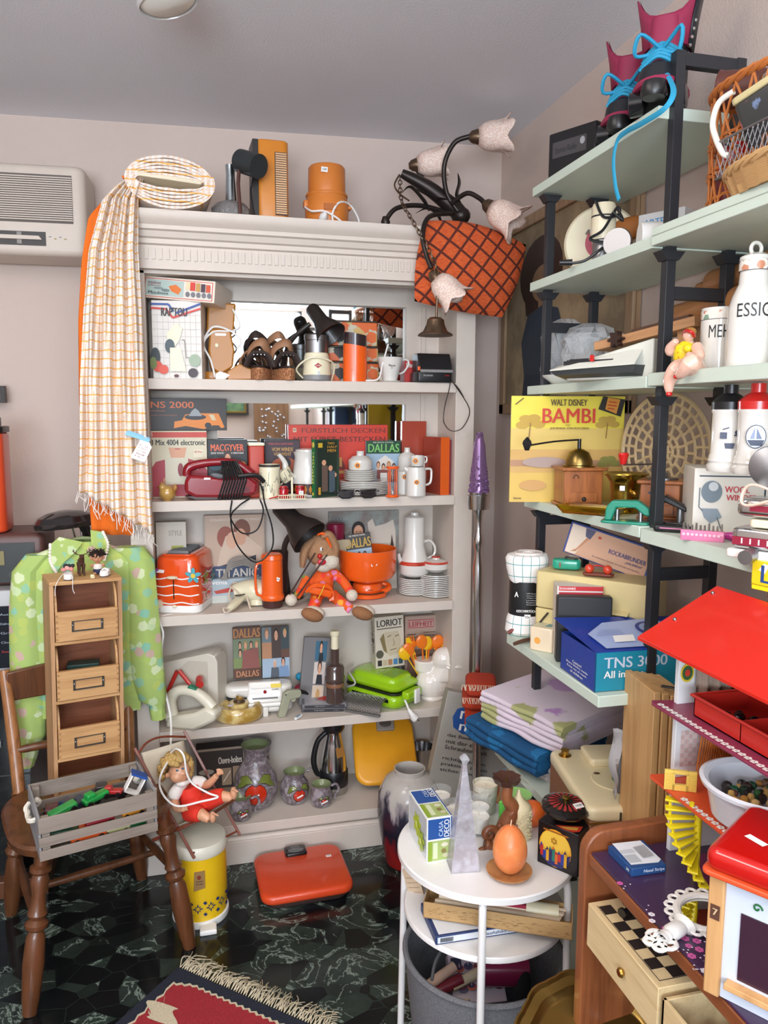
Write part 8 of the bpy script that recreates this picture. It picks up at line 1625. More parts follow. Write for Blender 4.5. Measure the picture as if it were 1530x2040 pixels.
g.loft([[((r_*(1+.03*sin(5*a+z*60)))*cos(a),.85*r_*(1+.04*sin(4*a))*sin(a),z)for a in[2*PI*j/n for j in range(n)]]for z,r_ in((zt*.64,.047),(zt*.7,.053),(zt*.82,.058),(zt*.93,.06),(zt*.97,.055),(zt*.98,.04))],TW);g.obj('upper_folds',t)
g=G();N=60;g.loft([[((.012+.03*i/N+dr_)*cos(i*.35),.85*(.012+.03*i/N+dr_)*sin(i*.35),zt*z)for dr_,z in((0,.95),(.003,.95),(.003,1.0),(0,1.0))]for i in range(N)],M('e6dcd6',.95));g.obj('rolled_edge',t)
G().lathe([(.049,.055),(.05,.06),(.0485,zt*.66)],C('1a1a1c',.4),36,sy=.86,c0=False,c1=False).obj('paper_band',t)
g=G();g.T=TR(rz=-20);g.T=g.T@TR(0,-.0435,0);g.text('GESCHIRRTÜCHER',-.03,.03,.068,.076,WH2);g.fp([(-.008,.05),(.008,.05),(.008,.062),(-.008,.062)],WH2);g.text('10x',-.006,.006,.052,.059,INK)
for i in range(6):g.text(['100% Baumwolle','Cotton 50x70','Algodon','Lavable 60','Katoen','Coton'][i],-.004,.032,.118-i*.006,.1215-i*.006,C('b9b9b9'))
g.text('A',-.036,-.026,.11,.124,WH2);g.obj('band_print',t)
CB=M('d9c68e',.45,coat=.1)
p=at(1160,1240,Z=R5);t=thing('sewing_box','cream cantilever sewing box with dark hinge arms at the back of the shelf','sewing box',(1.0,1.725,R5),rz=-52)
bxh=at(1100,1152,Y=1.7).z-R5
G().rb(0,0,0,.30,.12,bxh*.5,CB,r=.01,e=.004).obj('lower_tray',t);G().rb(0,0,bxh*.5+.002,.30,.12,bxh*.48,CB,r=.01,e=.004).obj('upper_tray',t)
for x,z in((-.125,.07),(-.085,.055)):G().tube([(x-.015,-.063,z-.02),(x+.015,-.063,z+.02)],.005,C('3a3430'),8,flat=.5).obj('hinge_arm',t)
g=G();g.loft([[(-.0+.04*q,-.06-.02*sin(q*PI/1.0)*0-.0,0)for q in(0,1)]+[(.04,-.075,-.006),(0,-.075,-.006)]for _ in(0,)]+[[(x+.0,y,z+.003)for x,y,z in[(0,-.06,0),(.04,-.06,0),(.04,-.075,-.006),(0,-.075,-.006)]]],CB);o=g.obj('handle',t,loc=(.06,0,bxh*.62));
p=at(1108,1160,Y=1.72);GF=M('1f9a7c',.3,coat=.4);t=thing('pocket_torch','green metal pocket torch lying on the cream sewing box','torch',(.945,1.80,R5+bxh+.001),rz=-30)
G().rb(0,0,0,.072,.04,.026,GF,r=.012,e=.006).obj('body',t);G().lathe([(.017,.026),(.019,.03),(.014,.033),(0,.033)],STEEL,24,c=(.012,0,0)).obj('lens_ring',t);G().bx(-.018,-.014,-.022,-.018,.006,.018,C('8a4a2a')).obj('clasp',t)
p=at(1165,1162,Y=1.66);t=thing('castanet_toy','red balls on a brown base lying on the sewing box','toy',(.98,1.70,R5+bxh+.002),rz=-35);G().rb(.0,.0,0,.075,.03,.006,C('7a3424'),r=.01,e=.002).obj('base',t)
for x in(-.022,.022):G().ell((x,-.005,.016),.0115,M('d8452a',.3,coat=.4),16).obj('ball',t)
G().tube([(-.022,0,.02),(0,0,.024),(.022,0,.02)],.002,RED,6,4).obj('link',t)
p=at(1195,1120,Y=1.7);t=thing('hem_marker_box','long box with blue edges and picture of a skirted leg leaning above the sewing box','box',(1.035,1.76,R5+bxh+.008),rz=-52,ry=13,rx=-8)
G().bx(-.125,.115,0,.035,0,.085,C('3c5596')).obj('carton',t,bev=.002);g=G();g.T=TR(-.005,0,.0);g.cover(.236,.083,[('r',.015,.03,.94,.97,C('d9ab8e')),('p',[(.02,.04),(.26,.04),(.14,.95),(.02,.95)],C('e8d6c4')),('p',[(.18,.04),(.3,.04),(.26,.35),(.2,.3)],C('5a5c78')),('p',[(.22,.32),(.25,.34),(.14,.85),(.08,.9),(.14,.75)],C('c9906e')),('e',.36,.2,.02,.04,C('c0452f')),('t','ROCKABRUNDER',.5,.42,.92,.56,C('34427a')),('t','„SAUMFIX"',.7,.62,.9,.7,C('34427a')),('t','Ein praktisches Gerät für die schneidernde Hausfrau',.34,.78,.88,.84,C('5a4a5a'))]);g.obj('printed_front',t)
g=G();g.T=TR(.115,.0175,0,rz=90);g.cover(.035,.085,[('r',.1,.05,.9,.95,C('c4bcc4')),('r',.3,.2,.4,.8,C('5a6490')),('r',.6,.15,.7,.85,C('8a8eaa'))]);g.obj('printed_side',t)
a_=at(1112,1328,Z=R5);zb_=at(1170,1192,Y=a_.y).z-R5
t=carton('ring_binder','black binder standing upright before the sewing box','binder',(a_.x+.076,a_.y+.026,R5),.13,.03,zb_,C('2b2b2e',.5),rz=-18,bev=.004)
t=carton('paperback','red and white books lying across the top behind the black binder','book',(a_.x+.085,a_.y+.075,R5),.11,.06,zb_+.018,C('d8cfc8'),rz=-18,front=[('r',.04,.0,1,.06,C('c6242e')),('r',.04,.08,1,.12,C('a91f2a')),('t','D.H.HANKE',.06,.015,.4,.045,WH2)],right=[('r',0,.0,1,.2,C('c6242e'))])
a_=at(1078,1300,Z=R5);t=carton('plastic_box','small pale cream plastic box with orange dot','box',(a_.x+.035,a_.y+.035,R5),.06,.09,.062,C('e6d2b4',.35),rz=-50,bev=.004,front=[('e',.35,.55,.14,.14,C('e8a44a'))],top=[('r',.05,.05,.95,.95,C('d8d4b8')),('r',.2,.2,.5,.4,C('6aa0a4')),('r',.55,.5,.8,.8,C('6aa0a4'))])
p=at(1030,1262,Z=R5);t=thing('corkscrew','silver folding corkscrew tool before the tea towel roll','corkscrew',(p.x+.01,p.y-.03,R5+.012),rz=-20)
G().tube([(-.045,-.0,-.004),(-.02,0,.01),(.0,0,.004)],[.005,.007,.006],C('7a3a32'),10,3).obj('grip',t);G().tube([(0,0,.004),(.03,.01,.004),(.055,.02,.0)],[.008,.01,.008],STEEL,12,3).obj('body',t);G().ell((.045,.018,.008),.008,STEEL,10).obj('pivot',t);G().cyl((-.006,0,.004),(-.012,0,.012),.009,CHR).obj('collar',t)
t=thing('wooden_stick','short dark wooden stick on the front edge of the fifth shelf','stick',at(1048,1284,Z=R5)+Vector((0,.01,.006)),rz=25);G().tube([(-.04,0,0),(.0,0,.002),(.035,.0,0)],[.005,.006,.005],C('5a3d30'),8,3).obj('stick_body',t)
# TNS 3000 box
a_=at(1184,1380,Z=R5);b2=at(1124,1345,Z=R5)
BB1=M('1a3a9a',.4,coat=.1);TQ=C('1a8aa4',.4,coat=.1)
t=thing('food_slicer_box','blue open carton with white lettering and slicer picture on the shelf corner','box',(a_.x,a_.y,R5),rz=-2)
bxw,bxd,bxh2=.30,.17,.088
G().bx(0,bxw,0,.002,0,bxh2,TQ).obj('front_wall',t);G().bx(0,.002,0,bxd,0,bxh2,BB1).obj('left_wall',t);G().bx(bxw-.002,bxw,0,bxd,0,bxh2,BB1).obj('right_wall',t);G().bx(0,bxw,bxd-.002,bxd,0,bxh2,BB1).obj('back_wall',t);G().bx(0,bxw,0,bxd,0,.002,C('8a7a66')).obj('bottom',t)
g=G();g.loft([[(0,-.001,bxh2),(bxw,-.001,bxh2),(bxw,bxd,bxh2+.02),(-.015,bxd+.01,bxh2+.03)],[(0,-.001,bxh2+.002),(bxw,-.001,bxh2+.002),(bxw,bxd,bxh2+.022),(-.015,bxd+.01,bxh2+.032)]],BB1);g.obj('lid',t)
g=G();g.T=Matrix.Translation((0,0,bxh2+.0035))@TR(rx=-90+11);g.add([(x,-.002-.0,z)for x,z in[(.03+.0*q,0)for q in range(0)]]or[(.03,0,.01),(.2,0,.01),(.24,0,.05),(.25,0,.1),(.2,0,.14),(.08,0,.13),(.02,0,.08)],[(0,1,2,3,4,5,6)],C('a4b4dc'));g.e=.003;g.fp([(.06,.03),(.11,.03),(.12,.06),(.07,.06)],WH2)
for r_ in(.034,.026,.016):g.fp([(.18+r_*1.1*cos(a),.085+r_*sin(a))for a in[2*PI*j/20 for j in range(20)]],[C('2a3a8a'),C('98a8d4'),C('2a3a8a')][(.034,.026,.016).index(r_)])
for q in range(5):g.fp([(.03+.005*q,.06+.006*q),(.1,.062+.006*q),(.1,.063+.006*q),(.03+.005*q,.061+.006*q)],C('5a6ab0'))
g.obj('lid_picture',t)
g=G();g.T=TR(0,-.0003,0);g.text('TNS 3000',.02,.17,.052,.076,C('c9d3e4'));g.text('All in one',.02,.115,.03,.046,WH2);g.obj('front_print',t)
g=G();g.T=TR(-.0003,bxd,0,rz=-90);
for k,s_ in enumerate(('Caution!','Sharp blades inside','Keep out of reach','of children')):g.text(s_,.085-len(s_)*.0028,.085+len(s_)*.0028,.034-k*.008,.040-k*.008,WH2)
g.obj('side_print',t)
# shelf 6: linens, tape player
LIL=M('d8c8d4',.9,kind='floral',col2='cfc4cc',scale=.45,pal=['b48ac0','d8c8d4','a8a874','c4a0cc','d8c8d4']);BLU=M('12517e',.9,kind='floral',col2='0f4570',scale=.8,pal=['1b6f9f','12517e','1a689a']);WHI=M('d9cfcf',.9)
def folded(name,label,cat,px,py,z0,w,d,h,n,m,rz,tilt=(0,0)):
 t=thing(name,label,cat,(px,py,z0),rz=rz,rx=tilt[0],ry=tilt[1])
 g=G()
 for k in range(n):
  th=h/n;prof=[]
  for q in range(7):a=-PI/2+PI*q/6;prof.append((-w/2-th*.5*cos(a),th*(k+.5)+th*.5*sin(a)))
  prof=prof+[(w/2+.004*((k*7)%3),th*(k+1)),(w/2+.004*((k*7)%3),th*k)]
  rings=[]
  for i in range(13):
   y=-d/2+d*i/12;rings.append([(x+.003*sin(i*1.1+k),y+.002*k*((k%2)-.5),z+.002*sin(i*.9+k*2+x*30))for x,z in prof])
  g.loft(rings,m)
 g.obj('folded_layers',t);return t
folded('bed_sheet','crumpled white sheet at the bottom of the linen pile','bed linen',1.0,1.985,R6,.24,.28,.04,3,WHI,16)
folded('blue_cloth','folded dark blue cloth with lighter blue flowers under the lilac bedding','cloth',.960,1.985,R6+.042,.27,.29,.065,3,BLU,20,(3,-4))
folded('bed_linen','folded lilac flowered bedding on top of the blue cloth','bed linen',1.006,1.953,R6+.112,.29,.30,.085,5,LIL,23,(2,-3))
OT=M('c8401f',.9,kind='felt',col2='a8321a');p=at(1005,1370,Y=2.1)
t=thing('fringed_towel','orange red towel with frayed cream fringe behind the bedding','towel',(.90,2.27,.62),rz=-20)
g=G();
for z_,ww in((.0,.12),(.045,.10)):g.rb(0,0,z_,ww,.14,.042,OT,r=.02,e=.016)
g.obj('folded_layers',t);g=G()
for i in range(50):x=-.06+i*.0024;z_=.045 if i%2 else.088;g.tube([(x,-.07,z_),(x+ru(-.004,.004),-.078,z_-.006),(x+ru(-.006,.006),-.08,z_-.016)],.0012,C('d8c0a8',.9),4)
o=g.obj('fringe',t);o['kind']='stuff';G().bx(-.05,.05,-.05,.06,-(t.location.z-R6-.0),-.001,OT).obj('folded_base',t)
# record player
a_=at(1182,1640,Z=R6-.02);TPC=M('e6d8b0',.35,coat=.15);a_=Vector((.845,1.30,R6))
c1=at(1175,1612,Z=.70);t=thing('tape_recorder','cream and brown vintage case recorder with green disc and white plug on it','tape recorder',(c1.x,c1.y,R6),rz=-10)
rw,rd,rh=.22,.30,.70-R6
G().bx(.0,rw,0,rd,0,rh-.03,M('8a5a3c',.5)).obj('brown_case',t,bev=.004);g=G();g.rb(rw/2,rd/2,rh-.032,rw+.008,rd+.008,.034,TPC,r=.02,e=.01);g.obj('cream_deck',t)
g=G();g.rb(rw*.62,rd*.8,rh,rw*.6,rd*.3,.02,TPC,r=.01,e=.005);g.obj('raised_cover',t);
G().lathe([(.06,0),(.062,.003),(.06,.005),(0,.005)],C('dccfa8',.4),32).obj('turntable_recess',t,loc=(rw*.5,rd*.42,rh));G().lathe([(.026,.004),(.026,.008),(0,.009)],C('4e7a52',.3),26).obj('green_disc',t,loc=(rw*.55,rd*.40,rh))
G().ell((rw*.32,rd*.52,rh+.005),(.008,.006,.002),C('5a4630')).obj('spindle_hole',t);G().lathe([(.016,0),(.016,.002),(.009,.003),(.009,.014),(.011,.016),(0,.016)],BRASS,22).obj('brass_knob',t,loc=(rw*.12,rd*.88,rh+.001))
g=G()
for i in range(9):g.bx(rw*.3+i*.012,rw*.3+.004+i*.012,-.006,-.003,rh-.026,rh-.008,C('3a3020'))
g.obj('vent_slots',t);G().bx(-.002,rw+.002,-.004,-.001,rh-.034,rh-.031,BRASS).obj('brass_trim',t)
t=thing('mains_plug','white old fashioned mains plug lying on the cream recorder','plug',t.matrix_basis@Vector((rw*.56,rd*.22,rh+.016)),rz=-25)
g=G();g.tube([(-.018,0,.004),(-.002,0,.003),(.0,0,.003),(.016,0,.001),(.022,0,0)],[.014,.015,.012,.012,.006],WH2,16);g.obj('plug_body',t);G().tube([(.022,0,0),(.035,-.01,-.002),(.04,-.06,-.0)],.0025,C('7a4a34'),6,4).obj('cable',t)
for y in(-.005,.005):G().cyl((-.018,y,.004),(-.03,y,.005),.002,CHR).obj('pin',t)
# wooden folding screens
p=at(1262,1372,Y=1.33);t=thing('wooden_boards','bundle of upright striped wooden boards tied with black cord','boards',(p.x+.028,1.30,R6),rz=-8);PB=M('c89c66',.5,0,'wood',col2='a87c48');bh_=p.z-R6
for k in range(5):G().bx(.0+k*.016,.0+k*.016+.014,-.003*k,.14,0,bh_-.003*k,PB).obj('board',t,bev=.0015)
G().bx(.082,.22,-.012,.0,0,bh_-.006,PB).obj('wide_board',t,bev=.0015)
G().tube([(.03,.03,bh_+.002),(.045,.01,bh_+.004),(.06,-.01,bh_),(.1,-.014,bh_-.004),(.1,-.0145,bh_-.07)],.005,BLK,8,4,flat=.5).obj('black_cord',t)
t=thing('crumpled_paper','crumpled grey paper beside the wooden boards','paper',at(1240,1480,Y=1.45)+Vector((0,0,0)),rz=20)
g=sheet(lambda u_,v:Vector((u_*.06-.03+.006*sin(v*9),.01*sin(u_*11+v*5),-v*.15+.03+.006*sin(u_*7))),8,14,C('aaa6a6',.8));solid(g.obj('paper_sheet',t,sharp=20),.0008)
# round side table
TBW=M('ece9e6',.35,coat=.15);TC=Vector((.646,1.58,0));TZ=.56
t=thing('round_side_table','white round two tier side table crowded with candles','table',TC)
G().lathe([(.200,TZ-.018),(.2045,TZ-.015),(.2045,TZ-.003),(.202,TZ),(0,TZ)],TBW,64).obj('tabletop',t)
G().lathe([(.184,.40),(.188,.402),(.188,.412),(.186,.415),(0,.415)],TBW,64).obj('lower_tier',t)
for a in(146,-113,-44,60):
 ca,sa=cos(radians(a)),sin(radians(a));G().tube([(.185*ca,.185*sa,TZ-.018),(.196*ca,.196*sa,TZ-.05),(.198*ca,.198*sa,.41),(.205*ca,.205*sa,0)],.0085,TBW,12,4).obj('leg',t)
def T_(px,py):return at(px,py,Z=TZ)
# casa deco box
p=T_(850,1720);q=T_(900,1712);r_=T_(806,1655)
hb=at(852,1588,Y=p.y).z-TZ if False else.088
t=thing('decoration_box','small white and blue carton with green blossom window','box',(p.x,p.y,TZ),rz=degrees(atan2(q.y-p.y,q.x-p.x)))
wA,dA=(q-p).xy.length,.135;hA=at(850,1632,Y=p.y).z-TZ
G().bx(0,wA,0,dA,0,hA,C('e8ebe8',.4)).obj('carton',t,bev=.001);BD=C('1d4f96');GR=C('a7b86e')
def casa(g,w,h):g.cover(w,h,[('r',.04,.03,.9,.48,BD),('r',.04,.52,.9,.97,GR),('r',.04,.52,.2,.97,C('8aa42e')),('r',.24,.56,.42,.92,C('d3dcb4')),('e',.7,.62,.14,.05,C('d9d4b8')),('e',.66,.76,.1,.05,C('8a7a4a')),('e',.74,.86,.12,.05,C('c9c4a0')),('r',.93,.0,.97,1,BD)])
def vtext(g,st,x0,x1,z0,z1,m):
 T0=g.T.copy();g.T=T0@TR((x0+x1)/2,0,(z0+z1)/2,ry=-90);g.text(st,-(z1-z0)/2,(z1-z0)/2,-(x1-x0)/2,(x1-x0)/2,m);g.T=T0
g=G();g.T=TR(wA/2,0,0);casa(g,wA,hA);vtext(g,'CASA',-wA*.05,wA*.12,hA*.58,hA*.92,C('b8cce4'));vtext(g,'DECO',wA*.16,wA*.36,hA*.56,hA*.94,WH2);g.obj('printed_front',t)
g=G();g.T=TR(wA/2,0,hA,rx=-90);casa(g,wA,dA*.98);vtext(g,'CASA',-wA*.05,wA*.12,dA*.68,dA*.94,C('b8cce4'));vtext(g,'DECO',wA*.16,wA*.36,dA*.66,dA*.96,WH2);g.obj('printed_top',t)
g=G();g.T=TR(0,dA/2,0,rz=-90);g.cover(dA,hA,[('r',.05,.05,.95,.95,C('c9ced2',.15,coat=.5))]);petals(g,.0,hA*.55,.028,C('b4c62e'),C('d8e070'),7);petals(g,.035,hA*.35,.026,C('a8bc28'),C('d8e070'),7);g.obj('blossom_window',t)
# pyramid candle
p=T_(931,1738);q=at(918,1512,Y=p.y+.03).z-TZ;t=thing('pyramid_candle','tall silver wrapped pyramid candle in clear film','candle',(p.x,p.y+.03,TZ),rz=-8)
g=G();s0=.031;g.loft([[(sx*s0*s_,sy*s0*s_,z)for sx,sy in((-1,-1),(1,-1),(1,1),(-1,1))]for z,s_ in((0,.96),(.004,1),(q-.03,.18),(q-.015,.12))],M('a898a0',.25,.6,kind='blotch',col2='d2ced6',scale=2));g.obj('wax',t,bev=.001)
g=G();n=4;g.loft([[(sx*s0*s_*1.05,sy*s0*s_*1.05,z)for sx,sy in((-1,-1),(1,-1),(1,1),(-1,1))]for z,s_ in((0,1),(.08,.72),(q-.03,.2),(q-.01,.14),(q,.3),(q+.01,.1))],M('dfe0e6',.08,kind='film',alpha=.3));g.obj('clear_film',t)
# glass candles
GL=M('e8eef0',.03,kind='film',alpha=.12);WX=M('f0ece2',.4)
def glass_candle(name,label,px,pyb,r_,h_,wx,hw,m=None,tap=.85,cat='candle',fr=False):
 p=T_(px,pyb);t=thing(name,label,cat,(p.x,p.y+r_,TZ+.0005))
 G().lathe([(r_*tap*.9,0),(r_*tap,.003),(r_,h_),(r_*.95,h_),(r_*.95*tap,.008),(0,.007)],m or GL,30,c1=False).obj('glass',t)
 G().lathe([(r_*tap*.9,.0085),(r_*lerp(tap,1,hw/h_)*.93,hw),(r_*.5,hw-.002),(.003,hw+.001),(0,hw)],wx,30).obj('wax',t)
 G().cyl((0,0,hw),(.001,0,hw+.008),.0012,C('d8d0c0')).obj('wick',t);return t
glass_candle('glass_candle','clear glass with white candle at the back left beside the blossom carton',884,1628,.027,.062,WX,.045)
glass_candle('glass_candle','clear glass with white candle just behind the pyramid candle',934,1640,.025,.062,WX,.04)
glass_candle('glass_candle','clear glass with white candle left of the pyramid candle with dark label',914,1666,.029,.068,WX,.05)
glass_candle('glass_candle','clear glass with white candle right of the pyramid candle, upper one',962,1655,.028,.065,WX,.048)
glass_candle('glass_candle','clear glass with white candle right of the pyramid candle, lower front one',962,1672,.028,.062,WX,.044)
glass_candle('frosted_candle','larger frosted glass with cream candle behind the wooden candle holder',975,1628,.032,.075,M('e6ddc8',.5),.066,M('ddd8c8',.4,kind='film',alpha=.75))
glass_candle('glass_bowl_candle','wide glass bowl with light green wax behind the carved candle',1043,1628,.045,.05,M('9fdc7a',.4),.038,None,.7)
p=T_(1015,1640);t=thing('green_candle','bright green star shaped candle behind the wooden candle holder','candle',(p.x,p.y+.01,TZ));g=G();g.prz([((.026 if j%2 else.016)*cos(PI*j/5),(.026 if j%2 else.016)*sin(PI*j/5))for j in range(10)],0,.055,M('6fd45a',.35,coat=.2));g.obj('wax',t,bev=.003)
# wooden scroll candle holder
CW=M('8f5634',.4,0,'wood',col2='6a3a20',coat=.2)
p=T_(1005,1690);t=thing('carved_candle_holder','carved brown wooden candle holder with scroll foot and dark drip tray','candle holder',(p.x,p.y+.03,TZ));o0=t.location.copy();yy=o0.y
def Wp(px,py,dy=0):return at(px,py,Y=yy+dy)-o0
g=G();g.tube([Wp(1012,1566),Wp(1010,1590),Wp(1022,1612),Wp(1010,1640),Wp(1000,1665),Wp(1005,1690)],[.012,.014,.018,.021,.02,.016],CW,12,6)
def scroll(cx,cy,r0_,turns,a0,sgn,wd,dy=0):c=Wp(cx,cy,dy);N=30;g.tube([c+Vector(((r0_*(1-q/N*.85))*cos(a0+sgn*turns*2*PI*q/N),0,(r0_*(1-q/N*.85))*sin(a0+sgn*turns*2*PI*q/N)))for q in range(N+1)],[wd,wd*.9,wd*.6],CW,10)
scroll(975,1663,.02,1.1,-.5,1,.009,-.012);scroll(965,1698,.021,1.2,1.5,-1,.011,-.02);scroll(1030,1655,.018,1,2.5,-1,.008)
g.tube([Wp(1000,1660),Wp(985,1675,-.01),Wp(975,1690,-.015)],[.014,.012,.009],CW,10,4);g.obj('carved_stem',t,sharp=180)
for px,py,a in((1020,1625,30),(1030,1645,60),(1000,1650,-40),(1010,1670,10)):g=G();g.ell(Wp(px,py,-.014),(.007,.004,.014),CW,10,(0,a,0));g.obj('carved_leaf',t)
g=G();n=32;c=Wp(1009,1560);g.loft([[(c.x+r_*(1+.07*cos(8*2*PI*j/n))*cos(2*PI*j/n),c.y+r_*(1+.07*cos(8*2*PI*j/n))*sin(2*PI*j/n),c.z+z)for j in range(n)]for r_,z in((.012,-.006),(.026,.002),(.033,.016),(.030,.015),(.01,.004))],C('4a2c22',.4));g.obj('drip_tray',t);G().cyl(c+Vector((0,0,.004)),c+Vector((0,0,.022)),.002,BRASS,.0006).obj('spike',t)
# carved cream candle
IVC=M('e3d2a8',.45);p=T_(1042,1680);t=thing('carved_candle','cream pillar candle with carved flower relief and pointed top','candle',(p.x,p.y+.03,TZ));hc=at(1042,1600,Y=p.y+.03).z-TZ
G().lathe([(.029,0),(.03,.003),(.03,hc-.006),(.027,hc),(.012,hc+.012),(.005,hc+.024),(.002,hc+.036),(0,hc+.037)],IVC,32).obj('wax',t)
g=G();IV2=M('c9ae7c',.6)
for k in range(5):
 for j in range(8):
  a=2*PI*(j+.5*(k%2))/8;z=.012+k*(hc-.02)/4.6
  for q in range(5):b=2*PI*q/5;g.ell((.0305*cos(a+.16*cos(b)),.0305*sin(a+.16*cos(b)),z+.005*sin(b)),.0026,IVC,6)
o=g.obj('flower_relief',t);o['kind']='stuff'
p=T_(1075,1655);t=thing('ball_candle','orange ball candle half hidden behind the carved cream candle','candle',(p.x-.005,p.y+.03,TZ));G().lathe([(.012,0)]+[(.031*sin(a),.03-.031*cos(a))for a in[PI*j/14 for j in range(2,14)]]+[(.002,.062)],M('ee6f2c',.4,coat=.2),28).obj('wax',t)
# egg candle on saucer
p=T_(1032,1768);t=thing('candle_saucer','small round wooden saucer under the egg candle','saucer',(p.x,p.y+.048,TZ));G().lathe([(.024,0),(.03,.002),(.048,.009),(.05,.013),(.047,.013),(.028,.006),(0,.006)],M('b98352',.4,0,'wood',col2='96643a'),36,c1=False).obj('dish',t)
EG=M('e8824a',.4,0,'blotch',col2='f09a5c',coat=.1);e_=thing('egg_candle','large mottled orange egg shaped candle','candle',(p.x,p.y+.046,TZ+.0065));n=18;he=at(1028,1643,Y=p.y+.046).z-TZ-.0065
G().lathe([(.0385*sin(PI*j/n)*(1-.16*(j/n)**1.2+.04),he/2*(1-cos(PI*j/n)))for j in range(1,n)]+[(.001,he)],EG,36).obj('wax',e_);G().cyl((0,0,he-.001),(.002,0,he+.012),.0013,C('e8c8a8')).obj('wick',e_)
# black box and dish
a_=T_(1070,1716);b_=T_(1150,1750);a2=at(1068,1634,Y=a_.y)
ang_=degrees(atan2(b_.y-a_.y,b_.x-a_.x));wB=(b_-a_).xy.length;hB=a2.z-TZ
t=thing('candle_glass_box','black carton with yellow glass picture of a painted town and star','box',(a_.x,a_.y,TZ),rz=ang_)
G().bx(0,wB,0,wB,0,hB,C('191416',.3)).obj('carton',t,bev=.0015)
g=G();g.T=TR(wB/2,0,0);TWN=['c8302a','2a3f9a','e0a82a','3a2a5a','2a7a6a','d86a2a']
g.cover(wB,hB,[('e',.44,.52,.4,.44,C('f0a82a')),('e',.44,.42,.36,.3,C('f4c84a')),('r',.14,.12,.76,.16,C('a8641e')),('p',[(.05,.55),(.15,.6),(.74,.6),(.83,.55),(.78,.8),(.6,.94),(.3,.94),(.1,.8)],C('2c2f6a'))]+[('r',.08+.075*i,.52+.05*((i*3)%4)*.6,.15+.075*i,.78+.04*(i%3),C(TWN[i%6]))for i in range(9)]+[('p',[(.08+.075*i,.53+.03*((i*3)%4)),(.115+.075*i,.45+.03*((i*3)%4)),(.15+.075*i,.53+.03*((i*3)%4))],C(TWN[(i+1)%6]))for i in range(9)]+[('l',[(.44+.08*cos(q),.32+.08*sin(q))for q in[2*PI*j/3-PI/2 for j in(0,1,2,0)]],.012,C('9a5a1a')),('l',[(.44+.08*cos(q),.32+.08*sin(q))for q in[2*PI*j/3+PI/2 for j in(0,1,2,0)]],.012,C('9a5a1a'))]);g.obj('printed_front',t)
g=G();g.T=TR(wB/2,0,hB,rx=-90);g.cover(wB,wB,[('p',[(.4,.95),(.9,.6),(.95,.85),(.85,.98),(.6,1)],C('c83a2a')),('p',[(.5,.95),(.85,.7),(.88,.85),(.7,.96)],C('e8a84a'))]);g.obj('printed_top',t)
c_=t.matrix_basis@Vector((wB*.42,wB*.45,hB));t=thing('lacquer_dish','black lacquered lidded dish with red petals painted on its lid','dish',c_,rx=4)
LQ=M('1c1716',.2,coat=.5);G().lathe([(.022,0),(.025,.003),(.03,.014),(.04,.02),(.05,.023),(.0535,.028),(.052,.034),(.035,.041),(0,.044)],LQ,40).obj('dish_body',t)
g=G()
for i in range(18):
 a=2*PI*i/18;pts=[];zf=lambda r_:.0445-(r_/.053)**2*.0085+.0006
 for r_,da in((.014,0),(.025,.1),(.036,.11),(.04,0),(.036,-.11),(.025,-.1)):pts.append((r_*cos(a+da),r_*sin(a+da),zf(r_)))
 g.add(pts,[tuple(range(6))],C('9a2a2a'))
g.obj('painted_petals',t);G().lathe([(.006,.044),(.007,.05),(.009,.052),(.006,.054)],BRASS,14).obj('knob',t);g=G();g.T=TR(.018,-.024,.0435,rx=-82+8,rz=10);g.bx(-.011,.011,-.001,0,-.007,.007,WH2);g.e=.0015;g.text('14,00',-.008,.008,-.003,.003,INK);g.obj('price_sticker',t)
# lower tier
t=thing('candle_stick_box','long open kraft cardboard box with twig pattern holding cream candle sticks','box',at(843,1828,Z=.438),rz=-33,ry=-0.5)
KR=M('c19a66',.6);L_,D_,H_=.385,.07,.038
p_=at(843,1828,Z=.438);q_=at(1140,1876,Z=.438);t.rotation_euler[2]=atan2(q_.y-p_.y,q_.x-p_.x);L_=(q_-p_).xy.length
for(x0,x1,y0,y1,nm)in((0,L_,0,.002,'front_wall'),(0,L_,D_-.002,D_,'back_wall'),(0,.002,0,D_,'end_wall'),(L_-.002,L_,0,D_,'end_wall')):G().bx(x0,x1,y0,y1,0,H_,KR).obj(nm,t)
G().bx(0,L_,0,D_,0,.002,KR).obj('bottom',t)
g=G();g.e=.0003
for i in range(130):
 x,z,a=ru(.008,L_-.012),ru(.004,H_-.005),ru(-.5,.5);l_=ru(.006,.012);g.e=.0003;g.fp([(x,z),(x+l_*cos(a),z+l_*sin(a)*.6),(x+l_*cos(a),z+l_*sin(a)*.6+.0006),(x,z+.0006)],M('7a5630',.7))if z+abs(l_)<H_ else None
o=g.obj('twig_pattern',t)
Mx=Euler((0,0,t.rotation_euler[2])).to_matrix().to_4x4();B0_=t.location.copy()
for k in range(6):
 s_=thing('candle_stick','thin cream candle stick lying in the kraft box','candle',B0_+(Mx@Vector((.02+.003*k,.012+.009*k,.028+.003*(k%2)))),rz=degrees(t.rotation_euler[2]),group='candle sticks in the kraft box');G().cyl((0,0,0),(L_-.05,0,0),.0042,M('e8d2b4',.5),n=8).obj('stick',s_)
s_=thing('pillar_candle','short fat cream candle at the right end of the kraft box','candle',B0_+(Mx@Vector((L_-.10,.047,.030))),rz=degrees(t.rotation_euler[2]));G().tube([(0,0,0),(.07,0,0)],.017,M('e6dcb8',.4),22).obj('wax',s_)
s_=thing('pillar_candle','fat cream candle at the left end of the kraft box','candle',B0_+(Mx@Vector((.03,.048,.034))),rz=degrees(t.rotation_euler[2]));G().tube([(0,0,0),(.06,0,0)],.016,M('e0d0b8',.4),22).obj('wax',s_)
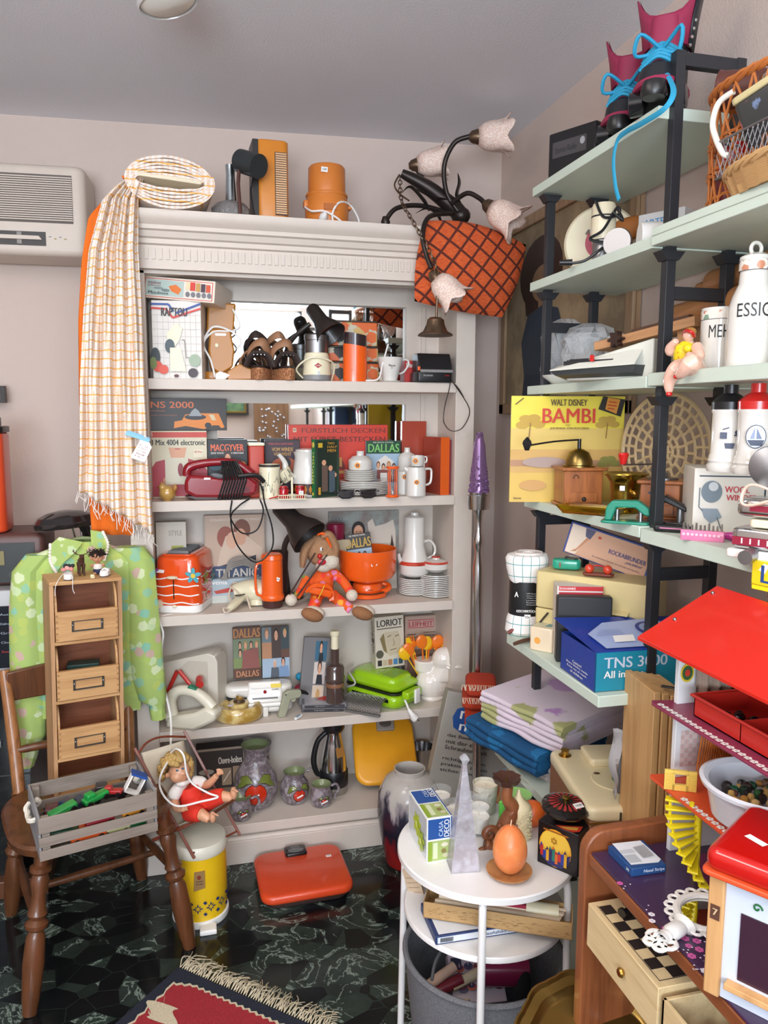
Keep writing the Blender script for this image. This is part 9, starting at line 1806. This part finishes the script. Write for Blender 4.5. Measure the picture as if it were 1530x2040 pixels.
s_=thing('red_pack','red and cream packet lying in the middle of the kraft box','box',B0_+(Mx@Vector((.11,.036,.028))),rz=degrees(t.rotation_euler[2]));G().bx(0,.14,0,.028,0,.014,C('a8304a')).obj('packet',s_)
p_=at(868,1882,Z=.417);q_=at(1010,1860,Z=.417);t=thing('napkin_box','flat white and navy carton under the kraft candle box','box',(p_.x,p_.y,.4155),rz=degrees(atan2(q_.y-p_.y,q_.x-p_.x)));L2_=.2
NVY=C('22386a');G().bx(0,L2_,0,.12,0,.02,NVY).obj('carton',t,bev=.001);g=G();g.T=TR(L2_/2,0,0);g.cover(L2_,.02,[('r',.02,.15,.98,.85,C('dfe4ea')),('r',.05,.25,.2,.75,C('8a9098')),('t','2 Haushaltskerzen',.5,.3,.9,.7,NVY)]+[('r',.055+.012*i,.28,.06+.012*i,.72,INK)for i in range(11)]);g.obj('printed_front',t);g=G();g.T=TR(L2_/2,0,.02,rx=-90);g.cover(L2_,.12,[('r',.04,.04,.96,.96,C('e2e6ea')),('t','KERZEN',.2,.3,.6,.45,NVY)]);g.obj('printed_top',t)
t=thing('candle_card','beige paper card in clear wrap leaning at left under the tabletop','card',at(822,1790,Y=1.66)-Vector((0,0,.03)),rz=-38,ry=-16);G().bx(-.0,.04,0,.008,0,.1,C('cdb496')).obj('card_body',t);g=G();g.T=TR(.02,0,0);
for i in range(6):g.fp([(-.015,.02+i*.012),(.014,.02+i*.012),(.014,.0208+i*.012),(-.015,.0208+i*.012)],C('8a7258'))
g.obj('printed_lines',t)
# felt basket on the floor
FE=M('77777a',.95,kind='felt',col2='5c5c60');bc=Vector((.648,1.585,0))
t=thing('felt_basket','round grey felt basket on the floor under the white table','basket',bc)
G().lathe([(.15,0),(.158,.004),(.184,.26),(.186,.295),(.181,.297),(.174,.26),(.15,.012),(0,.01)],FE,56,c1=False).obj('basket_wall',t);G().tube([(.185*cos(a),.185*sin(a),.295)for a in[2*PI*j/56 for j in range(56)]],.007,FE,8,closed=True).obj('rolled_rim',t)
G().tube([(-.14,-.04,.27),(-.11,.02,.27),(-.05,.09,.27)],.004,C('6a6a6e',.9),6,5).obj('strap',t)
def bk(px,py,z):v=at(px,py,Z=z);return Vector((v.x,v.y,z))
t=thing('pillar_candle','large shiny magenta pillar candle lying in the felt basket','candle',bk(1010,1935,.22));G().tube([(-.06,.02,0),(.05,-.01,0)],.036,M('8a2448',.25,coat=.4),28).obj('wax',t)
t=thing('velvet_brush','black fuzzy oval brush standing beside the magenta candle','brush',bk(1042,1985,.19),rz=20);G().ell((0,0,.02),(.02,.014,.04),M('1a1a1c',.95,kind='felt',col2='0e0e10'),16,(0,14,0)).obj('bristle_head',t);
for k,(x0,y0,x1,y1,m,lb_,r_)in enumerate(((845,1970,905,1925,'d8b49c','pale pink taper candle lying in the felt basket at left',.012),(900,1965,968,1930,'e6d2ae','cream taper candle pointing right in the felt basket',.012),(850,1985,920,1950,'7a2432','dark red taper candle beneath the pale pink one',.014),(875,1990,935,1995,'c9b08c','thin beige stick lying before the tealight box',.005))):
 p0,p1=bk(x0,y0,.21-.01*k),bk(x1,y1,.23-.01*k);t=thing('taper_candle',lb_,'candle',p0);G().cyl((0,0,0),p1-p0,r_,C(m,.4)).obj('wax',t)
a_=bk(903,1985,.14);t=thing('tealight_box','carton picturing coloured tealights standing in the felt basket','box',bk(958,2000,.16),rz=-6,rx=-48)
G().bx(-.065,.065,0,.03,0,.11,C('b9a8b0')).obj('carton',t,bev=.001);g=G();cols=['c8583a','5a4a6a','b07a7a','6a2a3a','4a2a4a','3a3a5a','8a3a3a','d0604a','3a3040','7a4a5a','5a5a7a']
g.cover(.13,.11,[('r',.03,.03,.97,.97,C('c4b4bc')),('r',.05,.08,.25,.3,C('2a2c44'))]+sum([[('e',.2+.17*(i%5)+.06*((i//5)%2),.3+.2*(i//5)-.03*(i%2),.09,.075,C(cols[i%11])),('e',.2+.17*(i%5)+.06*((i//5)%2),.28+.2*(i//5)-.03*(i%2),.07,.05,C(cols[(i+4)%11])),('r',.195+.17*(i%5)+.06*((i//5)%2),.2+.2*(i//5)-.03*(i%2),.205+.17*(i%5)+.06*((i//5)%2),.28+.2*(i//5)-.03*(i%2),WH2)]for i in range(15)if.2+.17*(i%5)+.06*((i//5)%2)<.92],[]));g.obj('printed_front',t)
# brass tray
t=thing('brass_tray','round brass tray with scalloped rim leaning at the bottom of the picture','tray',at(1190,2110,Z=.45),rx=22,rz=-20)
BT=M('8a6f3a',.3,.95,kind='gloss');g=G();n=144
def sc2(a,r_,amp):return r_*(1+amp*abs(sin(6*a))+amp*.5*cos(24*a)*(abs(sin(6*a))<.3))
g.loft([[(sc2(2*PI*j/n,r_,am)*cos(2*PI*j/n),sc2(2*PI*j/n,r_,am)*sin(2*PI*j/n),z)for j in range(n)]for r_,z,am in((.001,0,0),(.105,0,0),(.11,.002,.01),(.116,.012,.04),(.13,.014,.05),(.134,.02,.06),(.138,.018,.06),(.134,.006,.05),(.11,-.004,.01),(.001,-.004,0))],BT,c0=False,c1=False);g.obj('tray_body',t);g=G();g.T=TR(.03,.03,.001,rx=-90,rz=0);g.fp([(-.006,-.014),(.008,-.012),(.006,.014),(-.008,.012)],WH2);g.obj('price_sticker',t)
# sideboard
TK=M('8a4f2e',.4,0,'wood',col2='63341a',axis=1,coat=.15);TKX=M('8a4f2e',.4,0,'wood',col2='63341a',axis=2,coat=.15)
t=thing('sideboard','red brown teak open sideboard carrying the doll house','sideboard',(.86,.8,0));o0=Vector((.86,.8,0))
def SBd(name,fn,**k):g=G();g.T=Matrix.Translation(-o0);fn(g);return g.obj(name,t,**k)
def endp(g):
 P=[(.645,0),(.645,.80)]+[(.645+.04-.04*cos(a),.80+.04*sin(a))for a in[PI/2*j/6 for j in range(1,7)]]+[(1.08,.845),(1.08,0)];g.prism([(x,z)for x,z in P],1.125,1.148,TKX)
SBd('end_panel',endp,bev=.003);SBd('top_board',lambda g:g.bx(.65,1.08,.1,1.125,.782,.803,TK),bev=.002);SBd('lower_board',lambda g:g.bx(.655,1.08,.1,1.125,.63,.648,TK),bev=.002);SBd('end_panel',lambda g:g.bx(.65,1.08,.08,.1,0,.84,TKX),bev=.003);SBd('back_panel',lambda g:g.bx(1.075,1.085,.1,1.125,.3,.8,TKX));SBd('lowest_board',lambda g:g.bx(.68,1.08,.1,1.125,.33,.35,TK))
# chess box
t=thing('chess_box','pale wooden chess box with chequered top and brass knob inside the sideboard','chess box',(.642,.90,.6485),rz=0)
PW=M('dcc294',.5,0,'wood',col2='c8a878',axis=1);G().bx(0,.2,0,.205,0,.077,PW).obj('box_body',t,bev=.001)
g=G();
for i in range(8):
 for j in range(8):
  if(i+j)%2:g.bx(.012+i*.022,.034+i*.022,.0145+j*.022,.0365+j*.022,.077,.0776,C('2e2624'))
g.bx(.010,.19,.0125,.0133,.077,.0777,INK).bx(.010,.0108,.0125,.193,.077,.0777,INK);g.obj('chess_squares',t);G().tube([(-.001,.09,.035),(-.006,.09,.035),(-.009,.09,.035)],[.005,.008,.006],BRASS,16).obj('brass_knob',t)
t=thing('chess_piece','black chess piece lying on the chess box','chess piece',(.675,1.055,.7265),rz=20);g=G();g.T=TR(0,0,.008,ry=90);g.lathe([(.008,0),(.008,.004),(.004,.008),(.004,.018),(.006,.022),(.003,.03),(0,.032)],BLKG,14);g.obj('piece',t)
t=thing('drawer_box','pale wooden open box with dark contents in front of the chess box','box',(.642,.66,.6485));
for(x0,x1,y0,y1,nm)in((0,.006,0,.23,'front_wall'),(.2,.206,0,.23,'back_wall'),(0,.206,0,.006,'end_wall'),(0,.206,.224,.23,'end_wall')):G().bx(x0,x1,y0,y1,0,.07,PW).obj(nm,t,bev=.001)
G().bx(0,.206,0,.23,0,.004,PW).obj('bottom',t)
for k in range(5):q=thing('toy_block','dark rounded toy piece in the open wooden box','toy',(.70+.03*(k%2),.70+.035*k,.6530),group='dark toy pieces in the open wooden box');G().ell((0,0,.018),(.018,.018,.018),C('2a2220',.4),12).obj('piece',q)
# doll house
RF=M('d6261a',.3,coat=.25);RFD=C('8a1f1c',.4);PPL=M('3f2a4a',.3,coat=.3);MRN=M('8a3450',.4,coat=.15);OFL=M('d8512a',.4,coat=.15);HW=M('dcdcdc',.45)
t=thing('doll_house','large open doll house with bright red roof and coloured flower edged floors','doll house',(.86,.9,.8035));o0=Vector((.86,.9,.8035))
def DH(name,fn,**k):g=G();g.T=Matrix.Translation(-o0);fn(g);return g.obj(name,t,**k)
DH('ground_plate',lambda g:g.bx(.652,1.06,.35,1.118,.8037,.808,PPL),bev=.001)
DH('middle_floor',lambda g:g.prz([(.755,1.112),(.75,1.105),(.745,.35),(1.06,.35),(1.06,1.10),(.83,1.10)],.936,.941,OFL),bev=.0008)
DH('upper_floor',lambda g:g.prz([(.755,1.118),(.748,1.108),(.748,.35),(1.06,.35),(1.06,1.10),(.83,1.10)],1.066,1.071,MRN),bev=.0008)
for z0,z1 in((.808,.936),(.941,1.066),(1.071,1.185)):DH('side_wall',lambda g:g.bx(.785,1.05,1.09,1.1,z0,z1,HW),bev=.0008)
DH('back_wall',lambda g:g.bx(1.05,1.056,.35,1.1,.808,1.2,C('a8957f')))
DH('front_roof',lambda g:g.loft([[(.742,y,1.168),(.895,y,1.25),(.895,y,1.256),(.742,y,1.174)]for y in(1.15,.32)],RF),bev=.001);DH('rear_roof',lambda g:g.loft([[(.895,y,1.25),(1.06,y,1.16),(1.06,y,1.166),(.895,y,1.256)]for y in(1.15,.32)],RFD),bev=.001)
for(x,y,z)in((.80,1.13,1.206),(.876,1.135,1.247)):DH('screw',lambda g:g.ell((x,y,z),.0035,STEEL,10))
def flowers(z,x,y0,y1,n_):
 g=G();g.T=Matrix.Translation(-o0)
 for i in range(n_):
  y=lerp(y0,y1,i/(n_-1))
  for q in range(5):a=2*PI*q/5;cx,cy=x+.0035*cos(a),y+.0035*sin(a);g.add([(cx+.0026*cos(b),cy+.0026*sin(b),z)for b in[2*PI*j/8 for j in range(8)]],[tuple(range(8))],WH2)
 g.obj('flower_edging',t)
flowers(1.0713,.757,1.095,.7,33);flowers(.9413,.757,1.02,.62,33)
g=G();g.T=Matrix.Translation(-o0)
def blossom(x,y,r_,m):
 for q in range(6):a=2*PI*q/6;g.add([(x+r_*.6*cos(a)+r_*.45*cos(b),y+r_*.6*sin(a)+r_*.45*sin(b),.8084+.00002*q)for b in[2*PI*j/10 for j in range(10)]],[tuple(range(10))],m)
for px,py,r_,m in((1235,1760,.005,'c85a9a'),(1298,1822,.005,'e8e0ea'),(1299,1835,.005,'e8e0ea'),(1325,1850,.005,'c85a9a'),(1365,1870,.006,'c85a9a'),(1388,1875,.006,'c85a9a'),(1372,1885,.005,'c85a9a'),(1393,1892,.006,'c85a9a'),(1378,1905,.006,'c85a9a'),(1405,1935,.006,'e8e0ea'),(1425,1935,.006,'e8e0ea'),(1428,1922,.006,'c85a9a')):
 v=at(px,py,Z=.808);blossom(v.x,v.y,r_,C(m))
for i in range(26):px,py=random.choice(((1250,1770),(1290,1812),(1345,1890),(1370,1895),(1400,1880),(1362,1900),(1395,1910),(1392,1928),(1380,1862)));v=at(px+ru(-12,12),py+ru(-8,8),Z=.808);g.add([(v.x+.0013*cos(b),v.y+.0013*sin(b),.8086)for b in[2*PI*j/8 for j in range(8)]],[tuple(range(8))],C('e8e0ea'))
v=at(1440,1738,Z=.808);n=90;g.add([(v.x+(.055+(.0025 if j%2 else 0))*cos(2*PI*j/n),v.y+(.055+(.0025 if j%2 else 0))*sin(2*PI*j/n),.8083)for j in range(n)],[tuple(range(n))],C('7a2a55',.4));g.obj('ground_pattern',t)
g=G();g.T=Matrix.Translation(-o0)@TR(0,1.0895,0);X0=.795
for a in range(10):
 for b in range(8):g.e=.0003;g.fp([(X0+.008*a,.96+.008*b),(X0+.0072+.008*a,.96+.008*b),(X0+.0072+.008*a,.9672+.008*b),(X0+.008*a,.9672+.008*b)],C('d8c0b8' if(a+b)%2 else'c9aaa4'))
petals(g,X0+.02,1.045,.014,C('b83a4a'),C('e8c0c0'));petals(g,X0+.055,1.045,.014,C('b83a4a'),C('e8c0c0'));g.obj('wallpaper',t)
g=G();g.T=Matrix.Translation(-o0)@TR(.80,1.0885,1.125);
for m,r_ in(('d0b830',.016),('3a5a34',.0125),('c83a2a',.006)):g.fp([(r_*.8*cos(a),r_*sin(a))for a in[2*PI*j/20 for j in range(20)]],C(m))
g.obj('ladybird_sticker',t)
CUR=M('a08c7c',.9,kind='weave',col2='857262');g=sheet(lambda u_,v:Vector((lerp(.812,.90,u_)-.86,1.08-.9+.006*sin(u_*30)-.03*u_,lerp(1.168,1.083,v)-.8035)),30,6,CUR);solid(g.obj('curtain',t,sharp=180),.0008)
ONET=M('b5601e',.9);g=G();
for i in range(16):
 for s_ in(-1,1):g.tube([(lerp(.83,.90,i/15)-.86+s_*.006*q*.7,1.075-.9-.002*q,lerp(1.045,.955,q/5)-.8035+.004*sin(i+q))for q in range(6)],.0017,ONET,4)
g.obj('net_curtain',t)
# spiral staircase
YEL=M('ecd81f',.35,coat=.3)
c0_,c1_=at(1386,1770,Z=.809),at(1372,1640,Y=1.045);sx0,sy0=c0_.x+.0,c0_.y+.006
t=thing('toy_spiral_stair','yellow plastic spiral staircase of the doll house','toy staircase',(.785,1.02,.8085));NS=11
G().cyl((0,0,0),(0,0,.128),.006,YEL).obj('centre_pole',t)
for k in range(NS):
 a=radians(225-6*0-10.5*(k-NS/2)*1.0+(-40));a=radians(250-11*k);z=.006+k*.0112
 g=G();g.loft([[(0.004*cos(a-1.57),.004*sin(a-1.57),z_),(.052*cos(a-.16),.052*sin(a-.16),z_),(.052*cos(a+.16),.052*sin(a+.16),z_),(.004*cos(a+1.57),.004*sin(a+1.57),z_)]for z_ in(z,z+.0035)],YEL);g.obj('step',t,bev=.0008)
 if k:g=G();g.cyl((.044*cos(a+.05),.044*sin(a+.05),z-.0112),(.044*cos(a+.05),.044*sin(a+.05),z),.0024,YEL,n=8);g.obj('baluster',t)
p=at(1362,1580,Z=.9415);t=thing('toy_window_frame','pale yellow toy window with shutters standing on the orange floor','toy window',(p.x+.0,p.y+.01,.9416),rz=-28)
YW=M('e4c25a',.4,coat=.1);
for sx in(-1,1):
 g=G();g.bx(sx*.018-.007,sx*.018+.007,-.002,.002,0,.034,YW)
 for i in range(7):g.bx(sx*.018-.0055,sx*.018+.0055,-.0032,-.002,.004+i*.004,.006+i*.004,YW)
 g.obj('shutter',t)
g=G();g.bx(-.012,.012,-.003,.003,0,.010,YW).bx(-.012,.012,-.003,.003,.028,.034,YW).bx(-.012,-.009,-.003,.003,0,.03,YW).bx(.009,.012,-.003,.003,0,.03,YW);g.obj('frame',t)
p=at(1378,1606,Z=.9415);t=thing('toy_peg','tiny yellow round peg on the orange floor','toy',(p.x,p.y,.9415));G().lathe([(.0035,0),(.004,.006),(.0028,.006),(.0025,.002)],YEL,12).obj('peg',t)
# red tray with beads
t=thing('divided_tray','red plastic divided tray on the maroon floor of the doll house','tray',(.83,.93,1.0717));RTY=M('b8261c',.35,coat=.3)
for(x0,x1,y0,y1,nm)in((-.05,-.048,-.12,.11,'front_wall'),(.05,.052,-.12,.11,'back_wall'),(-.05,.052,.108,.11,'end_wall'),(-.05,.052,-.12,-.118,'end_wall'),(-.05,.05,.0,.002,'divider')):G().bx(x0,x1,y0,y1,0,.034,RTY).obj(nm,t)
G().bx(-.05,.052,-.12,.11,0,.002,RTY).obj('bottom',t);g=G();g.tube([(-.053,-.123,.034),(.055,-.123,.034),(.055,.113,.034),(-.053,.113,.034)],.0028,RTY,6,closed=True);g.obj('rim',t)
for k in range(9):q=thing('black_bead','glossy black bead in the far compartment of the red tray','bead',(.83+ru(-.03,.03),.93+.03+ru(0,.05),1.0742),group='black beads in the red tray');G().ell((0,0,.008),(.009,.008,.008),BLKG,10).obj('bead_body',q)
# white bowl with beads
p=at(1500,1690,Z=.9417);t=thing('white_bowl','white enamel bowl of mixed beads and toy figures on the orange floor','bowl',(.822,.925,.9417));t.scale=(1.08,1.08,1.0);BW=M('d9dae0',.25,coat=.4)
G().lathe([(.052,0),(.054,.004),(.066,.012),(.074,.055),(.082,.06),(.0835,.066),(.078,.068),(.071,.062),(.063,.018),(0,.014)],BW,52,c1=False).obj('bowl_body',t);bcen=t.location.copy()
bc_=['3a6a3a','c9a05a','3a2a24','2a2422','b8823a','1f5a3a','5a2a2a','d8b070','6a4a30','2a3a2c']
for k in range(46):
 a,r_=ru(0,2*PI),.054*sqrt(random.random());s_=ru(.005,.009);q=thing('bead','small wooden or glass bead in the white bowl','bead',bcen+Vector((r_*cos(a),r_*sin(a),.034+ru(0,.008))),group='beads in the white bowl');G().ell((0,0,0),(s_,s_,s_*ru(.8,1.3)),M(bc_[k%10],.35,coat=.3),8).obj('bead_body',q)
 # nasal strips box
p=at(1258,1748,Z=.808);q_=at(1330,1738,Z=.808);t=thing('nasal_strips_box','crumpled blue and white carton lettered Nasal Strips','box',(p.x,p.y,.8085),rz=degrees(atan2(q_.y-p.y,q_.x-p.x)));NB=C('22497e');wN,dN,hN=.062,.075,.014
G().loft([[(x,y,z)for x,y in((0,0),(wN,0),(wN*1.05,dN),(-.003,dN*.95))]for z in(0,hN)],NB).obj('carton',t,bev=.001)
g=G();g.T=TR(wN/2,0,0);g.cover(wN,hN,[('t','Nasal Strips',.35,.25,.95,.75,C('c9d4e8'))]);g.T=TR(0,dN/2,0,rz=-90);g.cover(dN,hN,[('t','Nasal Strips',.2,.2,.9,.8,WH2)]);g.obj('printed_sides',t)
g=G();g.T=TR(wN/2,0,hN,rx=-90);g.cover(wN,dN,[('p',[(.1,.0),(.95,.02),(1,.8),(.85,.9),(.08,.86)],C('dfe2e8')),('r',.1,.5,.45,.8,C('b4b8be')),('r',.1,.3,.5,.45,C('c2c6cc'))]+[('r',.56+.03*i,.25,.572+.03*i,.7,INK)for i in range(11)]);g.obj('printed_top',t)
# hand mirror
HM_=M('ece9e4',.35,coat=.25);hd=at(1310,1872,Z=.82);ctr=at(1408,1812,Z=.82);t=thing('hand_mirror','ornate white hand mirror lying on the purple doll house plate','hand mirror',(ctr.x,ctr.y,.8088),rz=degrees(atan2(ctr.y-hd.y,ctr.x-hd.x)))
G().lathe([(.026,.002),(.026,.005),(0,.0055)],MIR,36,sx=1.15).obj('mirror_glass',t)
g=G();g.tube([(.031*1.15*cos(a),.031*sin(a),.006)for a in[2*PI*j/40 for j in range(40)]],.005,HM_,8,closed=True)
for j in range(18):
 a=2*PI*j/18;g.tube([((.038+.006*cos(b))*1.12*cos(a)-.006*sin(b)*sin(a),(.038+.006*cos(b))*sin(a)+.006*sin(b)*cos(a),.006)for b in[2*PI*k/10 for k in range(10)]],.0023,HM_,6,closed=True)
g.obj('ornate_frame',t)
t.scale=(1.25,1.3,1);hl=(ctr-hd).xy.length*.8;g=G();g.T=TR(0,0,.009)@Euler((0,-PI/2,0)).to_matrix().to_4x4();g.lathe([(.014,.044),(.008,.05),(.01,.056),(.01,.07),(.007,.075),(.008,.08),(.006,.086),(.009,.09),(.006,hl-.02)],HM_,20);g.obj('handle',t)
g=G()
for sx in(-1,1):
 for r_,cx,cy in((.009,-hl+.008,.009*sx),(.007,-hl-.004,.006*sx),(.006,-hl+.016,.004*sx)):g.tube([(cx+r_*cos(b),cy+r_*.8*sin(b),.007)for b in[2*PI*k/12 for k in range(12)]],.003,HM_,6,closed=True)
g.ell((-hl+.004,0,.007),(.006,.005,.004),HM_);g.obj('handle_scroll',t)
# red kiosk in the foreground
t=thing('toy_kiosk','white toy kiosk with glossy red roof at the lower right corner','toy house',(at(1450,1985,Z=.809).x,at(1450,1985,Z=.809).y,.8085),rz=-58);KW=M('c9d0dc',.4,coat=.1);PN=M('c99a66',.5,0,'wood',col2='b08050')
G().rb(.06,.06,.172,.185,.16,.03,M('b81410',.2,0,'gloss',coat=.6),r=.012,e=.01).obj('red_roof',t);G().rb(.06,.06,.166,.192,.166,.007,OFL,r=.01,e=.002).obj('orange_rim',t);
g=G();g.e=.001;g.T=TR(.045,.05,.202,rx=-90);g.fp([(-.05,-.012),(-.024,-.022),(-.02,-.012),(-.046,-.002)],WH2);g.obj('price_sticker',t);g=G();g.bx(.03,.14,.02,.09,.2018,.2026,C('4a2a20',.3));g.obj('roof_window',t)
G().bx(-.028,-.008,-.012,.008,0,.166,PN).obj('corner_post',t,bev=.002);G().bx(-.008,.14,-.006,-.002,0,.166,KW).obj('front_wall',t);G().bx(-.028,-.024,.0,.12,0,.166,KW).obj('side_wall',t)
G().bx(.012,.12,-.008,-.0055,.035,.125,C('3a2030',.2,coat=.4)).obj('window_opening',t);G().bx(.0,.13,-.02,-.006,.022,.03,PN).obj('sill',t,bev=.001)
g=G();g.T=TR(.06,-.0062,.14);
for i in range(3):g.tube([(-.03+i*.02+.006*cos(b)*(1-b/8),-.001,.006*sin(b)*(1-b/8))for b in[j*.5 for j in range(14)]],.0013,C('2a6a3a'),5)
g.obj('green_scroll',t);g=G();g.T=TR(-.018,-.0125,.115);g.fp([(-.006,-.01),(.006,-.01),(.006,.01),(-.006,.01)],C('5a3a2c'));g.text('7',-.003,.003,-.004,.005,C('c9b08a'));g.obj('number_plate',t)
# yellow game box
p=at(1455,1178,X=.86);t=thing('game_box','yellow game box with rounded blue lettering above the doll house roof','box',(.90,p.y+.0,1.268),rz=-77,rx=0)
G().bx(0,.24,0,.14,0,.048,C('f0dc1c',.35,coat=.2)).obj('carton',t,bev=.001);g=G();g.T=TR(.12,-.0,0);g.cover(.24,.048,[('r',0,.0,1,.78,C('e8cf1e')),('r',0,.8,1,.84,C('b89a10')),('p',[(.05,.3),(.09,.05),(.13,.1),(.1,.4)],WH2),('t','Lal',.07,.12,.26,.72,C('2a4a8a')),('t','e',.27,.32,.345,.74,C('e08a5a')),('t','lu',.355,.12,.47,.76,C('2a4a8a')),('r',.52,.3,.7,.34,C('8a7a2a')),('r',.52,.42,.66,.46,C('8a7a2a'))]);g.obj('printed_front',t)
t=thing('game_box','thin red brown box under the yellow game box','box',(.915,p.y-.02,1.2565),rz=-77);G().bx(0,.22,0,.12,0,.011,C('a84a2a')).obj('carton',t,bev=.001)
# goods on the near end of the rack, seen in the unit's mirror
bcols=['2a4a7a','c8c0b4','8a2a30','3a6a5a','b89a4a','6a8ab4','e0dcd4','2a2a30','b0603a','5a4a7a','9ab0c0','4a7a3a']
k=0
for z0,y0 in((1.64,.28),(1.931,.25),(1.315,.25)):
 y=y0
 for i in range(12):
  w_=ru(.018,.034);h_=ru(.26,.3)if z0<1.4 else ru(.19,.25);q=thing('book','upright book on the near end of the rack, seen only in the mirror','book',(1.08,y-w_/2,z0),group='books on the near end of the rack');G().bx(-.075,.075,-w_/2+.0006,w_/2-.0006,0,h_,C(bcols[(k*5)%12])).obj('book_block',q);y-=w_;k+=1
  # things on the wall behind the viewer, met in the mirror
def refl(px,py,y=-2.07):P=at(px,py,Y=2.826);k=(5.652-y)/2.826;return Vector((P.x*k,y,1.55+(P.z-1.55)*k))
p=refl(462,815);t=thing('framed_picture','small green picture in black and gold frame, seen in the lower mirror','picture',p);G().bx(-.16,.16,0,.025,-.06,.16,INK).obj('frame',t);G().bx(-.135,.135,.02,.03,-.035,.135,BRASS).obj('gold_slip',t);G().bx(-.12,.12,.025,.034,-.02,.12,M('6a8a5a',.6,kind='blotch',col2='3a5a4a')).obj('picture_surface',t)
p=refl(540,830);t=thing('studded_panel','brown wooden panel with silver studs, seen in the lower mirror','panel',(p.x,p.y,1.0));G().bx(-.17,.17,0,.04,0,.72,M('8a6446',.5,0,'wood',col2='6e4c34')).obj('panel_board',t)
for i in range(30):G().ell((ru(-.13,.13),.045,ru(.3,.62)),.012,CHR,8).obj('stud',t)
